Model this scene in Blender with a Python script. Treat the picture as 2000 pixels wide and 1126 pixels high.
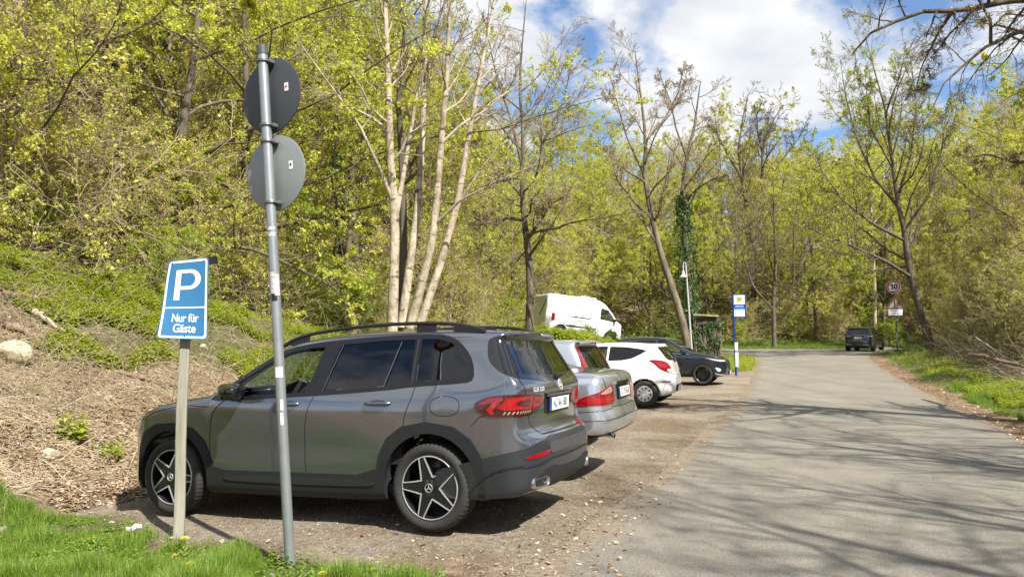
import bpy, bmesh, math, random
import numpy as np
from mathutils import Vector, Matrix, Euler
from mathutils.geometry import delaunay_2d_cdt

for o in list(bpy.data.objects):
    bpy.data.objects.remove(o, do_unlink=True)
SC = bpy.context.scene
COL = SC.collection
R = math.radians

# ---------------------------------------------------------------- camera
F_PX, PITCH, CAM_H = 1430.0, 0.0698, 1.6
cam_d = bpy.data.cameras.new("camera")
cam_d.sensor_width = 36.0
cam_d.lens = F_PX / 2000.0 * 36.0
cam_d.clip_start = 0.05
cam_d.clip_end = 2000.0
cam = bpy.data.objects.new("camera", cam_d)
cam.location = (0, 0, CAM_H)
cam.rotation_euler = (math.pi / 2 + PITCH, 0, 0)
COL.objects.link(cam)
SC.camera = cam

# ---------------------------------------------------------------- sun, sky, exposure
SUN_EL = R(47.0)
SUN_AZ = (0.60, -0.80)          # horizontal direction towards the sun
_sn = math.hypot(*SUN_AZ)
SUN_DIR = Vector((SUN_AZ[0] / _sn * math.cos(SUN_EL), SUN_AZ[1] / _sn * math.cos(SUN_EL), math.sin(SUN_EL)))
sl = bpy.data.lights.new("sun", 'SUN')
sl.energy = 5.0
sl.angle = R(0.53)
sl.color = (1.0, 0.955, 0.88)
sun = bpy.data.objects.new("sun", sl)
sun.rotation_euler = SUN_DIR.to_track_quat('Z', 'Y').to_euler()
sun.location = (20, -20, 40)
COL.objects.link(sun)

W = bpy.data.worlds.new("World")
SC.world = W
W.use_nodes = True
wt = W.node_tree
wt.nodes.clear()
def wn(t, **k):
    n = wt.nodes.new(t)
    for a, v in k.items():
        setattr(n, a, v)
    return n
def wl(a, b):
    wt.links.new(a, b)
sky = wn('ShaderNodeTexSky', sky_type='NISHITA', sun_disc=False, sun_elevation=SUN_EL,
         sun_rotation=math.atan2(SUN_AZ[0], SUN_AZ[1]), air_density=1.0, dust_density=0.1, ozone_density=5.0)
bg_sky = wn('ShaderNodeBackground')
bg_sky.inputs['Strength'].default_value = 0.09
wl(sky.outputs[0], bg_sky.inputs['Color'])
# clouds: noise on a flat layer high above the ground (direction / height)
tc = wn('ShaderNodeTexCoord')
sep = wn('ShaderNodeSeparateXYZ'); wl(tc.outputs['Generated'], sep.inputs[0])
mx = wn('ShaderNodeMath', operation='MAXIMUM'); wl(sep.outputs[2], mx.inputs[0]); mx.inputs[1].default_value = 0.03
ad = wn('ShaderNodeMath', operation='ADD'); wl(mx.outputs[0], ad.inputs[0]); ad.inputs[1].default_value = 0.16
dx = wn('ShaderNodeMath', operation='DIVIDE'); wl(sep.outputs[0], dx.inputs[0]); wl(ad.outputs[0], dx.inputs[1])
dy = wn('ShaderNodeMath', operation='DIVIDE'); wl(sep.outputs[1], dy.inputs[0]); wl(ad.outputs[0], dy.inputs[1])
cmb = wn('ShaderNodeCombineXYZ'); wl(dx.outputs[0], cmb.inputs[0]); wl(dy.outputs[0], cmb.inputs[1])
mp_ = wn('ShaderNodeMapping'); wl(cmb.outputs[0], mp_.inputs[0])
CLOUD_OFF = (27.192318778648588, 3.3613881388334663, 0.0)
mp_.inputs['Location'].default_value = CLOUD_OFF
mp_.inputs['Scale'].default_value = (1.0, 1.0, 1.0)
nz = wn('ShaderNodeTexNoise'); wl(mp_.outputs[0], nz.inputs['Vector'])
nz.inputs['Scale'].default_value = 2.0
nz.inputs['Detail'].default_value = 9.0
nz.inputs['Roughness'].default_value = 0.56
nz.inputs['Distortion'].default_value = 0.35
cr = wn('ShaderNodeValToRGB'); wl(nz.outputs[0], cr.inputs[0])
cr.color_ramp.elements[0].position = 0.425
cr.color_ramp.elements[0].color = (0, 0, 0, 1)
cr.color_ramp.elements[1].position = 0.525
cr.color_ramp.elements[1].color = (1, 1, 1, 1)
nz2 = wn('ShaderNodeTexNoise'); wl(mp_.outputs[0], nz2.inputs['Vector'])
nz2.inputs['Scale'].default_value = 3.5
nz2.inputs['Detail'].default_value = 5.0
cr2 = wn('ShaderNodeValToRGB'); wl(nz2.outputs[0], cr2.inputs[0])
cr2.color_ramp.elements[0].position = 0.3
cr2.color_ramp.elements[0].color = (0.66, 0.70, 0.78, 1)
cr2.color_ramp.elements[1].position = 0.62
cr2.color_ramp.elements[1].color = (0.95, 0.95, 0.96, 1)
bg_cl = wn('ShaderNodeBackground'); wl(cr2.outputs[0], bg_cl.inputs['Color'])
bg_cl.inputs['Strength'].default_value = 0.52
mixw = wn('ShaderNodeMixShader')
wl(cr.outputs[0], mixw.inputs[0]); wl(bg_sky.outputs[0], mixw.inputs[1]); wl(bg_cl.outputs[0], mixw.inputs[2])
wo = wn('ShaderNodeOutputWorld'); wl(mixw.outputs[0], wo.inputs['Surface'])

SC.view_settings.view_transform = 'Standard'
SC.view_settings.look = 'None'
SC.view_settings.gamma = 1.0
SC.view_settings.exposure = 1.08
SC.render.engine = 'CYCLES'
SC.cycles.max_bounces = 8
SC.cycles.transparent_max_bounces = 24
SC.cycles.use_denoising = True

# ---------------------------------------------------------------- materials
MATS = {}
def mat(name, col=(0.5, 0.5, 0.5), rough=0.6, metal=0.0, coat=0.0, spec=0.5, noise=None, bump=None, emit=None, trans=0.0, ior=1.45, coat_rough=0.03):
    """noise=(scale, amount, colour2[, detail]); bump=(scale, strength, distance)"""
    if name in MATS:
        return MATS[name]
    m = bpy.data.materials.new(name)
    m.use_nodes = True
    nt = m.node_tree
    b = nt.nodes['Principled BSDF']
    b.inputs['Base Color'].default_value = (*col, 1)
    b.inputs['Roughness'].default_value = rough
    b.inputs['Metallic'].default_value = metal
    b.inputs['Coat Weight'].default_value = coat
    b.inputs['Coat Roughness'].default_value = coat_rough
    if name.endswith('paint'): b.inputs['Coat IOR'].default_value = 1.7
    b.inputs['Specular IOR Level'].default_value = spec
    b.inputs['IOR'].default_value = ior
    if trans:
        b.inputs['Transmission Weight'].default_value = trans
    t = None
    if noise or bump:
        t = nt.nodes.new('ShaderNodeTexCoord')
    if noise:
        n = nt.nodes.new('ShaderNodeTexNoise')
        nt.links.new(t.outputs['Object'], n.inputs['Vector'])
        n.inputs['Scale'].default_value = noise[0]
        n.inputs['Detail'].default_value = noise[3] if len(noise) > 3 else 5
        n.inputs['Roughness'].default_value = 0.65
        r = nt.nodes.new('ShaderNodeMapRange')
        nt.links.new(n.outputs[0], r.inputs[0])
        r.inputs[1].default_value = 0.5 - noise[1] * 0.5
        r.inputs[2].default_value = 0.5 + noise[1] * 0.5
        x = nt.nodes.new('ShaderNodeMix'); x.data_type = 'RGBA'
        nt.links.new(r.outputs[0], x.inputs[0])
        x.inputs[6].default_value = (*col, 1)
        x.inputs[7].default_value = (*noise[2], 1)
        nt.links.new(x.outputs[2], b.inputs['Base Color'])
    if bump:
        n = nt.nodes.new('ShaderNodeTexNoise')
        nt.links.new(t.outputs['Object'], n.inputs['Vector'])
        n.inputs['Scale'].default_value = bump[0]
        n.inputs['Detail'].default_value = 4
        bb = nt.nodes.new('ShaderNodeBump')
        bb.inputs['Strength'].default_value = bump[1]
        bb.inputs['Distance'].default_value = bump[2]
        nt.links.new(n.outputs[0], bb.inputs['Height'])
        nt.links.new(bb.outputs[0], b.inputs['Normal'])
    if emit:
        b.inputs['Emission Color'].default_value = (*emit[0], 1)
        b.inputs['Emission Strength'].default_value = emit[1]
    MATS[name] = m
    return m

def glass_mat(name, tint, refl=1.0, rough=0.0, ior=1.5):
    if name in MATS:
        return MATS[name]
    m = bpy.data.materials.new(name); m.use_nodes = True
    nt = m.node_tree; nt.nodes.clear()
    o = nt.nodes.new('ShaderNodeOutputMaterial')
    tr = nt.nodes.new('ShaderNodeBsdfTransparent'); tr.inputs[0].default_value = (*tint, 1)
    gl = nt.nodes.new('ShaderNodeBsdfGlossy'); gl.inputs['Roughness'].default_value = rough
    gl.inputs['Color'].default_value = (refl, refl, refl, 1)
    fr = nt.nodes.new('ShaderNodeFresnel')
    ge = nt.nodes.new('ShaderNodeNewGeometry'); mr = nt.nodes.new('ShaderNodeMapRange')
    nt.links.new(ge.outputs['Backfacing'], mr.inputs[0]); mr.inputs[3].default_value = ior; mr.inputs[4].default_value = 1 / ior
    nt.links.new(mr.outputs[0], fr.inputs['IOR'])
    mx = nt.nodes.new('ShaderNodeMixShader')
    nt.links.new(fr.outputs[0], mx.inputs[0]); nt.links.new(tr.outputs[0], mx.inputs[1]); nt.links.new(gl.outputs[0], mx.inputs[2])
    nt.links.new(mx.outputs[0], o.inputs[0])
    MATS[name] = m
    return m

# ---------------------------------------------------------------- object helpers
def tag(o, label=None, cat=None, group=None, kind=None):
    if label: o['label'] = label
    if cat: o['category'] = cat
    if group: o['group'] = group
    if kind: o['kind'] = kind
    return o

def thing(name, label, cat, loc=(0, 0, 0), rz=0.0, group=None, parent=None):
    o = bpy.data.objects.new(name, None)
    o.empty_display_size = 0.3
    o.location = loc
    o.rotation_euler = (0, 0, rz)
    COL.objects.link(o)
    if parent: o.parent = parent
    tag(o, label, cat, group)
    return o

def link(name, me, parent=None, m=None):
    o = bpy.data.objects.new(name, me)
    COL.objects.link(o)
    if parent is not None: o.parent = parent
    if m is not None:
        for x in (m if isinstance(m, (list, tuple)) else [m]):
            me.materials.append(x)
    return o

def mesh_np(name, V, F, smooth=True, sharp=None, mi=None):
    """V (n,3); F (m,3) or (m,4) array, or list of such arrays"""
    Fs = F if isinstance(F, list) else [F]
    Fs = [np.asarray(f, np.int32) for f in Fs if len(f)]
    me = bpy.data.meshes.new(name)
    V = np.asarray(V, np.float32)
    me.vertices.add(len(V)); me.vertices.foreach_set('co', V.ravel())
    li = np.concatenate([f.ravel() for f in Fs])
    tot = np.concatenate([np.full(len(f), f.shape[1], np.int32) for f in Fs])
    st = np.concatenate([[0], np.cumsum(tot)[:-1]]).astype(np.int32)
    me.loops.add(len(li)); me.loops.foreach_set('vertex_index', li)
    me.polygons.add(len(tot)); me.polygons.foreach_set('loop_start', st)
    if mi is not None:
        me.polygons.foreach_set('material_index', np.asarray(mi, np.int32))
    me.update(calc_edges=True)
    me.polygons.foreach_set('use_smooth', np.full(len(tot), bool(smooth)))
    if sharp is not None:
        me.set_sharp_from_angle(angle=R(sharp))
    return me

class MB:
    """collects simple solids into one mesh"""
    def __init__(s):
        s.V = []; s.Q = []; s.T = []; s.n = 0
    def add(s, V, Q=(), T=()):
        V = np.asarray(V, float).reshape(-1, 3)
        s.V.append(V)
        if len(Q): s.Q.append(np.asarray(Q, int) + s.n)
        if len(T): s.T.append(np.asarray(T, int) + s.n)
        s.n += len(V)
        return s
    def box(s, c, d, M=None, bev=0.0):
        x, y, z = [k / 2 for k in d]
        b = min(bev, x * .9, y * .9, z * .9)
        if b <= 0:
            V = np.array([[i, j, k] for i in (-x, x) for j in (-y, y) for k in (-z, z)])
            Q = [(0, 1, 3, 2), (4, 6, 7, 5), (0, 4, 5, 1), (2, 3, 7, 6), (0, 2, 6, 4), (1, 5, 7, 3)]
            T = []
        else:
            bm = bmesh.new()
            bmesh.ops.create_cube(bm, size=1)
            bmesh.ops.scale(bm, vec=d, verts=bm.verts)
            bmesh.ops.bevel(bm, geom=bm.edges[:], offset=b, segments=2, affect='EDGES', profile=0.6)
            bmesh.ops.triangulate(bm, faces=[f for f in bm.faces if len(f.verts) > 4])
            bm.verts.index_update()
            V = np.array([v.co[:] for v in bm.verts])
            Q = [[v.index for v in f.verts] for f in bm.faces if len(f.verts) == 4]
            T = [[v.index for v in f.verts] for f in bm.faces if len(f.verts) == 3]
            bm.free()
        if M is not None:
            V = V @ np.array(M.to_3x3()).T
        return s.add(V + np.array(c, float), Q, T)
    def tube(s, P, r, k=8, cap=True):
        P = np.asarray(P, float); n = len(P)
        r = np.broadcast_to(np.asarray(r, float), (n,))
        T = np.gradient(P, axis=0); T /= np.linalg.norm(T, axis=1)[:, None] + 1e-12
        up = np.array([0, 0, 1.]) if abs(T[:, 2]).mean() < .8 else np.array([1., 0, 0])
        A = np.cross(T, up); A /= np.linalg.norm(A, axis=1)[:, None] + 1e-12
        B = np.cross(T, A)
        th = np.arange(k) * 2 * np.pi / k
        V = P[:, None] + r[:, None, None] * (np.cos(th)[None, :, None] * A[:, None] + np.sin(th)[None, :, None] * B[:, None])
        i = np.arange(n - 1)[:, None] * k; j = np.arange(k)[None]; j2 = (j + 1) % k
        Q = np.stack([i + j, i + j2, i + k + j2, i + k + j], -1).reshape(-1, 4)
        V = V.reshape(-1, 3); Tt = []
        if cap:
            V = np.concatenate([V, P[:1], P[-1:]])
            c0, c1 = n * k, n * k + 1
            Tt = [(c0, (a + 1) % k, a) for a in range(k)] + [(c1, (n - 1) * k + a, (n - 1) * k + (a + 1) % k) for a in range(k)]
        return s.add(V, Q, Tt)
    def lathe(s, prof, seg=32, axis='y', c=(0, 0, 0)):
        """prof: (radius, offset along axis)"""
        prof = np.asarray(prof, float); n = len(prof)
        th = np.arange(seg) * 2 * np.pi / seg
        a = prof[:, 0][:, None] * np.cos(th); b = prof[:, 0][:, None] * np.sin(th); h = np.repeat(prof[:, 1][:, None], seg, 1)
        V = {'y': np.stack([a, h, -b], -1), 'z': np.stack([a, b, h], -1), 'x': np.stack([h, a, b], -1)}[axis].reshape(-1, 3)
        i = np.arange(n - 1)[:, None] * seg; j = np.arange(seg)[None]; j2 = (j + 1) % seg
        Q = np.stack([i + j, i + j2, i + seg + j2, i + seg + j], -1).reshape(-1, 4)
        return s.add(V + np.array(c, float), Q)
    def prism(s, poly, h0, h1, M=None, c=(0, 0, 0)):
        """2D polygon extruded along local z from h0 to h1"""
        n = len(poly)
        r = delaunay_2d_cdt([Vector(p) for p in poly], [], [list(range(n))], 1, 1e-7)
        P = np.array([v[:] for v in r[0]]); F = np.array([f for f in r[2]])
        m = len(P)
        V = np.concatenate([np.c_[P, np.full(m, h0)], np.c_[P, np.full(m, h1)]])
        T = np.concatenate([F[:, ::-1], F + m])
        e = {}
        for f in F:
            for a in range(3):
                e[(f[a], f[(a + 1) % 3])] = 1
        Q = [(a, b, b + m, a + m) for (a, b) in e if (b, a) not in e]
        if M is not None:
            V = V @ np.array(M.to_3x3()).T
        return s.add(V + np.array(c, float), Q, T)
    def build(s, name, m, parent=None, smooth=True, sharp=35):
        Fs = []
        if s.Q: Fs.append(np.concatenate(s.Q))
        if s.T: Fs.append(np.concatenate(s.T))
        me = mesh_np(name, np.concatenate(s.V), Fs, smooth, sharp if smooth else None)
        return link(name, me, parent, m)

def chaikin(P, k=2, closed=True):
    P = np.asarray(P, float)
    for _ in range(k):
        if closed:
            Q = np.roll(P, -1, 0)
            P = np.stack([.75 * P + .25 * Q, .25 * P + .75 * Q], 1).reshape(-1, P.shape[1])
        else:
            Q = P[1:]; A = P[:-1]
            M = np.stack([.75 * A + .25 * Q, .25 * A + .75 * Q], 1).reshape(-1, P.shape[1])
            P = np.concatenate([P[:1], M, P[-1:]])
    return P

def text_mesh(txt, size=0.1, bold=0.0, align='CENTER', space=1.0, sx=1.0):
    """the builtin font as a flat mesh in the xy plane"""
    cu = bpy.data.curves.new('txt', 'FONT')
    cu.body = txt; cu.size = size; cu.align_x = align; cu.align_y = 'CENTER'
    cu.offset = bold; cu.space_character = space
    cu.resolution_u = 4
    o = bpy.data.objects.new('txt', cu)
    COL.objects.link(o)
    bpy.context.view_layer.update()
    me = bpy.data.meshes.new_from_object(o.evaluated_get(bpy.context.evaluated_depsgraph_get()))
    bpy.data.objects.remove(o, do_unlink=True)
    bpy.data.curves.remove(cu)
    if sx != 1.0:
        for v in me.vertices: v.co.x *= sx
    return me

def pix_ray(u, v):
    c, s = math.cos(PITCH), math.sin(PITCH)
    up = (563 - v) / F_PX
    return Vector(((u - 1000) / F_PX, c - up * s, s + up * c))
def at(u, v, Y):
    """world point seen at pixel (u, v) of the 2000 px photograph, Y metres ahead"""
    r = pix_ray(u, v)
    return Vector((0, 0, CAM_H)) + r * (Y / r.y)
# ================================================================ car builder
def poly_sdf(P, X, Y):
    """signed distance to closed polygon, negative inside"""
    d = np.full(X.shape, 1e9); ins = np.zeros(X.shape, bool)
    n = len(P)
    for i in range(n):
        a = P[i]; b = P[(i + 1) % n]
        e = b - a; L = e @ e
        if L < 1e-14: continue
        wx = X - a[0]; wy = Y - a[1]
        t = np.clip((wx * e[0] + wy * e[1]) / L, 0, 1)
        d = np.minimum(d, (wx - t * e[0]) ** 2 + (wy - t * e[1]) ** 2)
        c = ((a[1] <= Y) != (b[1] <= Y))
        if abs(e[1]) > 1e-12:
            ins ^= c & (X < a[0] + (Y - a[1]) * e[0] / e[1])
    return np.where(ins, -1, 1) * np.sqrt(d)

def in_poly(P, X, Y):
    ins = np.zeros(X.shape, bool); n = len(P)
    for i in range(n):
        a = P[i]; b = P[(i + 1) % n]
        if a[1] == b[1]: continue
        ins ^= ((a[1] <= Y) != (b[1] <= Y)) & (X < a[0] + (Y - a[1]) * (b[0] - a[0]) / (b[1] - a[1]))
    return ins

def smax(a, b, k):
    h = np.maximum(k - np.abs(a - b), 0) / k
    return np.maximum(a, b) + h * h * k * .25

class Tab:
    def __init__(s, poly, k=3, res=.01, pad=.35):
        P = chaikin(poly, k)
        s.lo = P.min(0) - pad; hi = P.max(0) + pad
        s.res = res
        n = np.ceil((hi - s.lo) / res).astype(int) + 1
        X, Y = np.meshgrid(s.lo[0] + np.arange(n[0]) * res, s.lo[1] + np.arange(n[1]) * res, indexing='ij')
        s.T = poly_sdf(P, X, Y); s.n = n
    def __call__(s, x, y):
        u = np.clip((x - s.lo[0]) / s.res, 0, s.n[0] - 1.001); v = np.clip((y - s.lo[1]) / s.res, 0, s.n[1] - 1.001)
        i = u.astype(int); j = v.astype(int); u = u - i; v = v - j
        T = s.T
        return (T[i, j] * (1 - u) + T[i + 1, j] * u) * (1 - v) + (T[i, j + 1] * (1 - u) + T[i + 1, j + 1] * u) * v

def sm_interp(z, Z, Wd, k=2):
    P = chaikin(np.c_[Z, Wd], k, closed=False)
    return np.interp(z, P[:, 0], P[:, 1])

class Body:
    """a car body as a smooth implicit surface: x forward from the rear axle, y left, z up"""
    def __init__(s, side, plan, wz, arches, arch_r, cr=.10, cf=.12, k=.07, extra=None, mid=1.2, k2=None, axz=.34, carve=None):
        s.S = Tab(side, 2); 
        P = np.array(plan, float)
        full = np.concatenate([P, (P * [1, -1])[::-1]])
        full = full[np.r_[True, np.abs(np.diff(full, axis=0)).sum(1) > 1e-6]]
        s.P = Tab(full, 2)
        s.wz = np.array(wz, float); s.k = k; s.k2 = k2 or k
        s.arches = arches; s.ar = arch_r; s.cr = cr; s.cf = cf; s.extra = extra; s.mid = mid; s.axz = axz; s.carve = carve
        A = np.array(side); B_ = np.array(plan)
        s.lo = np.array([A[:, 0].min() - .06, -B_[:, 1].max() - .06, A[:, 1].min() - .06])
        s.hi = np.array([A[:, 0].max() + .06, B_[:, 1].max() + .06, A[:, 1].max() + .06])
    def F(s, x, y, z, cut=True):
        ay = np.abs(y)
        t = np.clip((x - s.mid) / 1.5, -1, 1)
        xe = x + np.where(t < 0, s.cr, s.cf) * t * y * y * 1.0
        a = s.S(xe, z)
        if s.carve is not None: a = a + s.carve(x, y, z)
        b = s.P(x, ay)
        w = sm_interp(z, s.wz[:, 0], s.wz[:, 1])
        if s.extra is not None:
            w = w + s.extra(x, z)
        c = (ay - w) * .96
        f = smax(smax(a, c, s.k), b, s.k2)
        if cut:
            for ax in s.arches:
                q = np.minimum(s.ar - np.hypot(x - ax, z - s.axz), ay - .52)
                f = smax(f, q, .012)
        return f
    def grad(s, p, cut=True):
        e = 2e-3
        x, y, z = p.T
        g = np.stack([s.F(x + e, y, z, cut) - s.F(x - e, y, z, cut), s.F(x, y + e, z, cut) - s.F(x, y - e, z, cut), s.F(x, y, z + e, cut) - s.F(x, y, z - e, cut)], 1)
        return g / (2 * e)
    def surface(s, res=.025):
        lo = s.lo; n = np.ceil((s.hi - lo) / res).astype(int) + 1
        ax = [lo[i] + np.arange(n[i]) * res for i in range(3)]
        V = s.F(ax[0][:, None, None], ax[1][None, :, None] + 0 * ax[0][:, None, None], ax[2][None, None, :] + 0 * ax[0][:, None, None] + 0 * ax[1][None, :, None]) if False else None
        X, Y, Z = np.meshgrid(*ax, indexing='ij')
        V = s.F(X, Y, Z)
        ins = V < 0
        cell = np.zeros(tuple(n - 1), int)
        for i in (0, 1):
            for j in (0, 1):
                for k in (0, 1):
                    cell += ins[i:n[0] - 1 + i, j:n[1] - 1 + j, k:n[2] - 1 + k]
        act = (cell > 0) & (cell < 8)
        idx = -np.ones(act.shape, int); ci = np.argwhere(act); idx[act] = np.arange(len(ci))
        acc = np.zeros((len(ci), 3)); cnt = np.zeros(len(ci))
        cor = [(i, j, k) for i in (0, 1) for j in (0, 1) for k in (0, 1)]
        for a in range(8):
            for b in range(a + 1, 8):
                d = np.abs(np.array(cor[a]) - cor[b])
                if d.sum() != 1: continue
                va = V[tuple((ci + cor[a]).T)]; vb = V[tuple((ci + cor[b]).T)]
                m = (va < 0) != (vb < 0)
                t = np.where(m, va / np.where(m, va - vb, 1), 0)
                p = np.array(cor[a]) + t[:, None] * (np.array(cor[b]) - cor[a])
                acc += np.where(m[:, None], p, 0); cnt += m
        P = lo + (ci + acc / cnt[:, None]) * res
        Q = []
        for axx in range(3):
            sl0 = [slice(1, n[q] - 1) for q in range(3)]; sl0[axx] = slice(0, n[axx] - 1)
            sl1 = list(sl0); sl1[axx] = slice(1, n[axx])
            A = ins[tuple(sl0)]; B = ins[tuple(sl1)]
            e = np.argwhere(A != B); up = A[tuple(e.T)]
            off = np.array([1, 1, 1]); off[axx] = 0
            e = e + off
            u, v = [(1, 2), (2, 0), (0, 1)][axx]
            du = np.zeros(3, int); du[u] = 1; dv = np.zeros(3, int); dv[v] = 1
            q = np.stack([idx[tuple((e - du - dv).T)], idx[tuple((e - dv).T)], idx[tuple(e.T)], idx[tuple((e - du).T)]], 1)
            q[~up] = q[~up][:, ::-1]
            Q.append(q)
        Q = np.concatenate(Q)
        for _ in range(3):
            g = s.grad(P); f = s.F(*P.T)
            st = (f / np.maximum((g * g).sum(1), .05))[:, None] * g
            L = np.linalg.norm(st, axis=1)[:, None]
            P = P - st * np.minimum(1, res * .5 / (L + 1e-9))
        return P, Q
    # ---- mappings: (u, v) -> ray origin, direction
    def ray(s, mp, uv):
        u, v = uv[:, 0], uv[:, 1]
        one = np.ones_like(u); zero = np.zeros_like(u)
        if mp == 'L': return np.stack([u, one * 1.4, v], 1), np.stack([zero, -one, zero], 1)
        if mp == 'R': return np.stack([u, -one * 1.4, v], 1), np.stack([zero, one, zero], 1)
        if mp == 'B': return np.stack([one * (s.lo[0] - .3), u, v], 1), np.stack([one, zero, zero], 1)
        if mp == 'F': return np.stack([one * (s.hi[0] + .3), u, v], 1), np.stack([-one, zero, zero], 1)
        if mp == 'T': return np.stack([u, v, one * (s.hi[2] + .3)], 1), np.stack([zero, zero, -one], 1)
        # 'W': wraps rear and both sides; |u|<yc straight rear, then a quarter turn of nominal length .45, then the side
        # 'V': the same round the front
        sg = np.sign(u); au = np.abs(u); yc = .55
        cx = s.wrap[0] if mp == 'W' else s.wrap[1]
        th = np.clip((au - yc) / .45, 0, 1) * np.pi / 2
        rest = np.maximum(au - yc - .45, 0)
        q = 1 if mp == 'W' else -1
        ox = cx - q * np.cos(th) * 1.4 + q * rest
        oy = np.minimum(au, yc) + np.sin(th) * 1.4
        dxx = q * np.cos(th); dyy = -np.sin(th)
        return np.stack([ox, sg * oy, v], 1), np.stack([dxx, sg * dyy, zero], 1)
    def wu(s, x, y, mp='W'):
        """wrap coordinate of a surface point"""
        yc = .55; q = 1 if mp == 'W' else -1
        cx = s.wrap[0] if mp == 'W' else s.wrap[1]
        sg = 1 if y >= 0 else -1; ay = abs(y)
        dxx = (x - cx) * q
        if ay <= yc: return y
        if dxx >= 0: return sg * (yc + .45 + dxx)
        return sg * (yc + .45 * math.atan2(ay - yc, -dxx) / (math.pi / 2))
    def project(s, mp, uv, cut=False):
        uv = np.asarray(uv, float)
        O, D = s.ray(mp, uv)
        t = np.zeros(len(O)); hit = np.zeros(len(O), bool); best = np.full(len(O), 1e9); bt = np.zeros(len(O))
        for i in range(100):
            p = O + D * t[:, None]
            f = s.F(*p.T, cut)
            m = (f < best) & ~hit; best[m] = f[m]; bt[m] = t[m]
            hit |= f <= 1e-4
            t = np.where(hit, t, t + np.maximum(f * .8, 2e-4))
            if hit.all() or (t > 3.2)[~hit].all(): break
        # bisection polish
        t = np.where(hit, t, bt)
        p = O + D * t[:, None]
        N = s.grad(p, cut); N /= np.linalg.norm(N, axis=1)[:, None] + 1e-9
        return p, N

def roundc(P, r=.05, n=4):
    """round the corners of a closed outline; r scalar or one per corner"""
    P = np.asarray(P, float); m = len(P); out = []
    rs = np.broadcast_to(np.asarray(r, float), (m,))
    for i in range(m):
        a, b, c = P[i - 1], P[i], P[(i + 1) % m]
        la, lc = np.linalg.norm(a - b), np.linalg.norm(c - b)
        p = b + (a - b) * min(rs[i] / la, .49); q = b + (c - b) * min(rs[i] / lc, .49)
        for t in np.linspace(0, 1, n):
            out.append((1 - t) ** 2 * p + 2 * t * (1 - t) * b + t * t * q)
    return np.array(out)

def resample(P, d, closed=True):
    P = np.asarray(P, float); out = []
    n = len(P)
    for i in range(n if closed else n - 1):
        a = P[i]; b = P[(i + 1) % n]
        L = np.linalg.norm(b - a); m = max(1, int(round(L / d)))
        for j in range(m): out.append(a + (b - a) * j / m)
    if not closed: out.append(P[-1])
    return np.array(out)

def patch_geo(B, mp, outline, off=.003, res=.03, skirt=.015, holes=(), inward=None):
    o = resample(outline, res)
    loops = [o] + [resample(h, res) for h in holes]
    pts = []; faces = []
    for L in loops:
        faces.append(list(range(len(pts), len(pts) + len(L)))); pts += [tuple(p) for p in L]
    lo = o.min(0); hi = o.max(0)
    gx, gy = np.meshgrid(np.arange(lo[0] + res * .5, hi[0], res), np.arange(lo[1] + res * .5, hi[1], res))
    gx, gy = gx.ravel(), gy.ravel()
    if len(gx):
        m = in_poly(o, gx, gy)
        for h in loops[1:]: m &= ~in_poly(h, gx, gy)
        g = np.c_[gx[m], gy[m]]
        if len(g):
            allb = np.concatenate(loops)
            dd = np.min(np.hypot(g[:, 0][:, None] - allb[:, 0], g[:, 1][:, None] - allb[:, 1]), 1)
            pts += [tuple(p) for p in g[dd > res * .45]]
    r = delaunay_2d_cdt([Vector(p) for p in pts], [], faces, 1 if len(loops) == 1 else 2, 1e-7)
    P2 = np.array([v[:] for v in r[0]]); T = np.array(r[2])
    if len(loops) > 1:
        c = P2[T].mean(1); keep = np.ones(len(T), bool)
        for h in loops[1:]: keep &= ~in_poly(h, c[:, 0], c[:, 1])
        T = T[keep]
    P, N = B.project(mp, P2)
    V = P + N * off
    # orient
    a = V[T[:, 1]] - V[T[:, 0]]; b = V[T[:, 2]] - V[T[:, 0]]
    if (np.cross(a, b) * N[T[:, 0]]).sum() < 0: T = T[:, ::-1]
    Q = np.zeros((0, 4), int)
    if skirt:
        e = {}
        for f in T:
            for k in range(3): e[(f[k], f[(k + 1) % 3])] = 1
        bd = [(a, b) for (a, b) in e if (b, a) not in e]
        n = len(V)
        V = np.concatenate([V, V - N * skirt])
        Q = np.array([(b, a, a + n, b + n) for a, b in bd])
    return V, T, Q

def patch(B, mp, outline, name, m, parent, off=.003, res=.03, skirt=.015, holes=(), extra=None):
    mb = MB()
    todo = [(mp, outline, holes)] + (extra or [])
    for a, o, h in todo:
        V, T, Q = patch_geo(B, a, o, off, res, skirt, h)
        mb.add(V, Q, T)
    return mb.build(name, m, parent, sharp=50)

def strip_geo(B, mp, line, w=.007, off=.0015, res=.03):
    L = resample(line, res, closed=False)
    T = np.gradient(L, axis=0); T /= np.linalg.norm(T, axis=1)[:, None] + 1e-9
    Nn = np.c_[-T[:, 1], T[:, 0]] * w / 2
    P, N = B.project(mp, np.concatenate([L + Nn, L - Nn]))
    V = P + N * off
    n = len(L); i = np.arange(n - 1)
    Q = np.stack([i, i + n, i + n + 1, i + 1], 1)
    a = V[Q[:, 1]] - V[Q[:, 0]]; b = V[Q[:, 2]] - V[Q[:, 0]]
    if (np.cross(a, b) * N[Q[:, 0]]).sum() < 0: Q = Q[:, ::-1]
    return V, Q

def strips(B, lines, name, m, parent, w=.007, off=.0015):
    for l in lines:
        mb = MB()
        V, Q = strip_geo(B, l[0], l[1], l[2] if len(l) > 2 else w, off)
        mb.add(V, Q)
        o = mb.build(name.rstrip('s') if name != 'lens_ticks' else 'lens_tick', m, parent, sharp=50)
    return o

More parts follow.
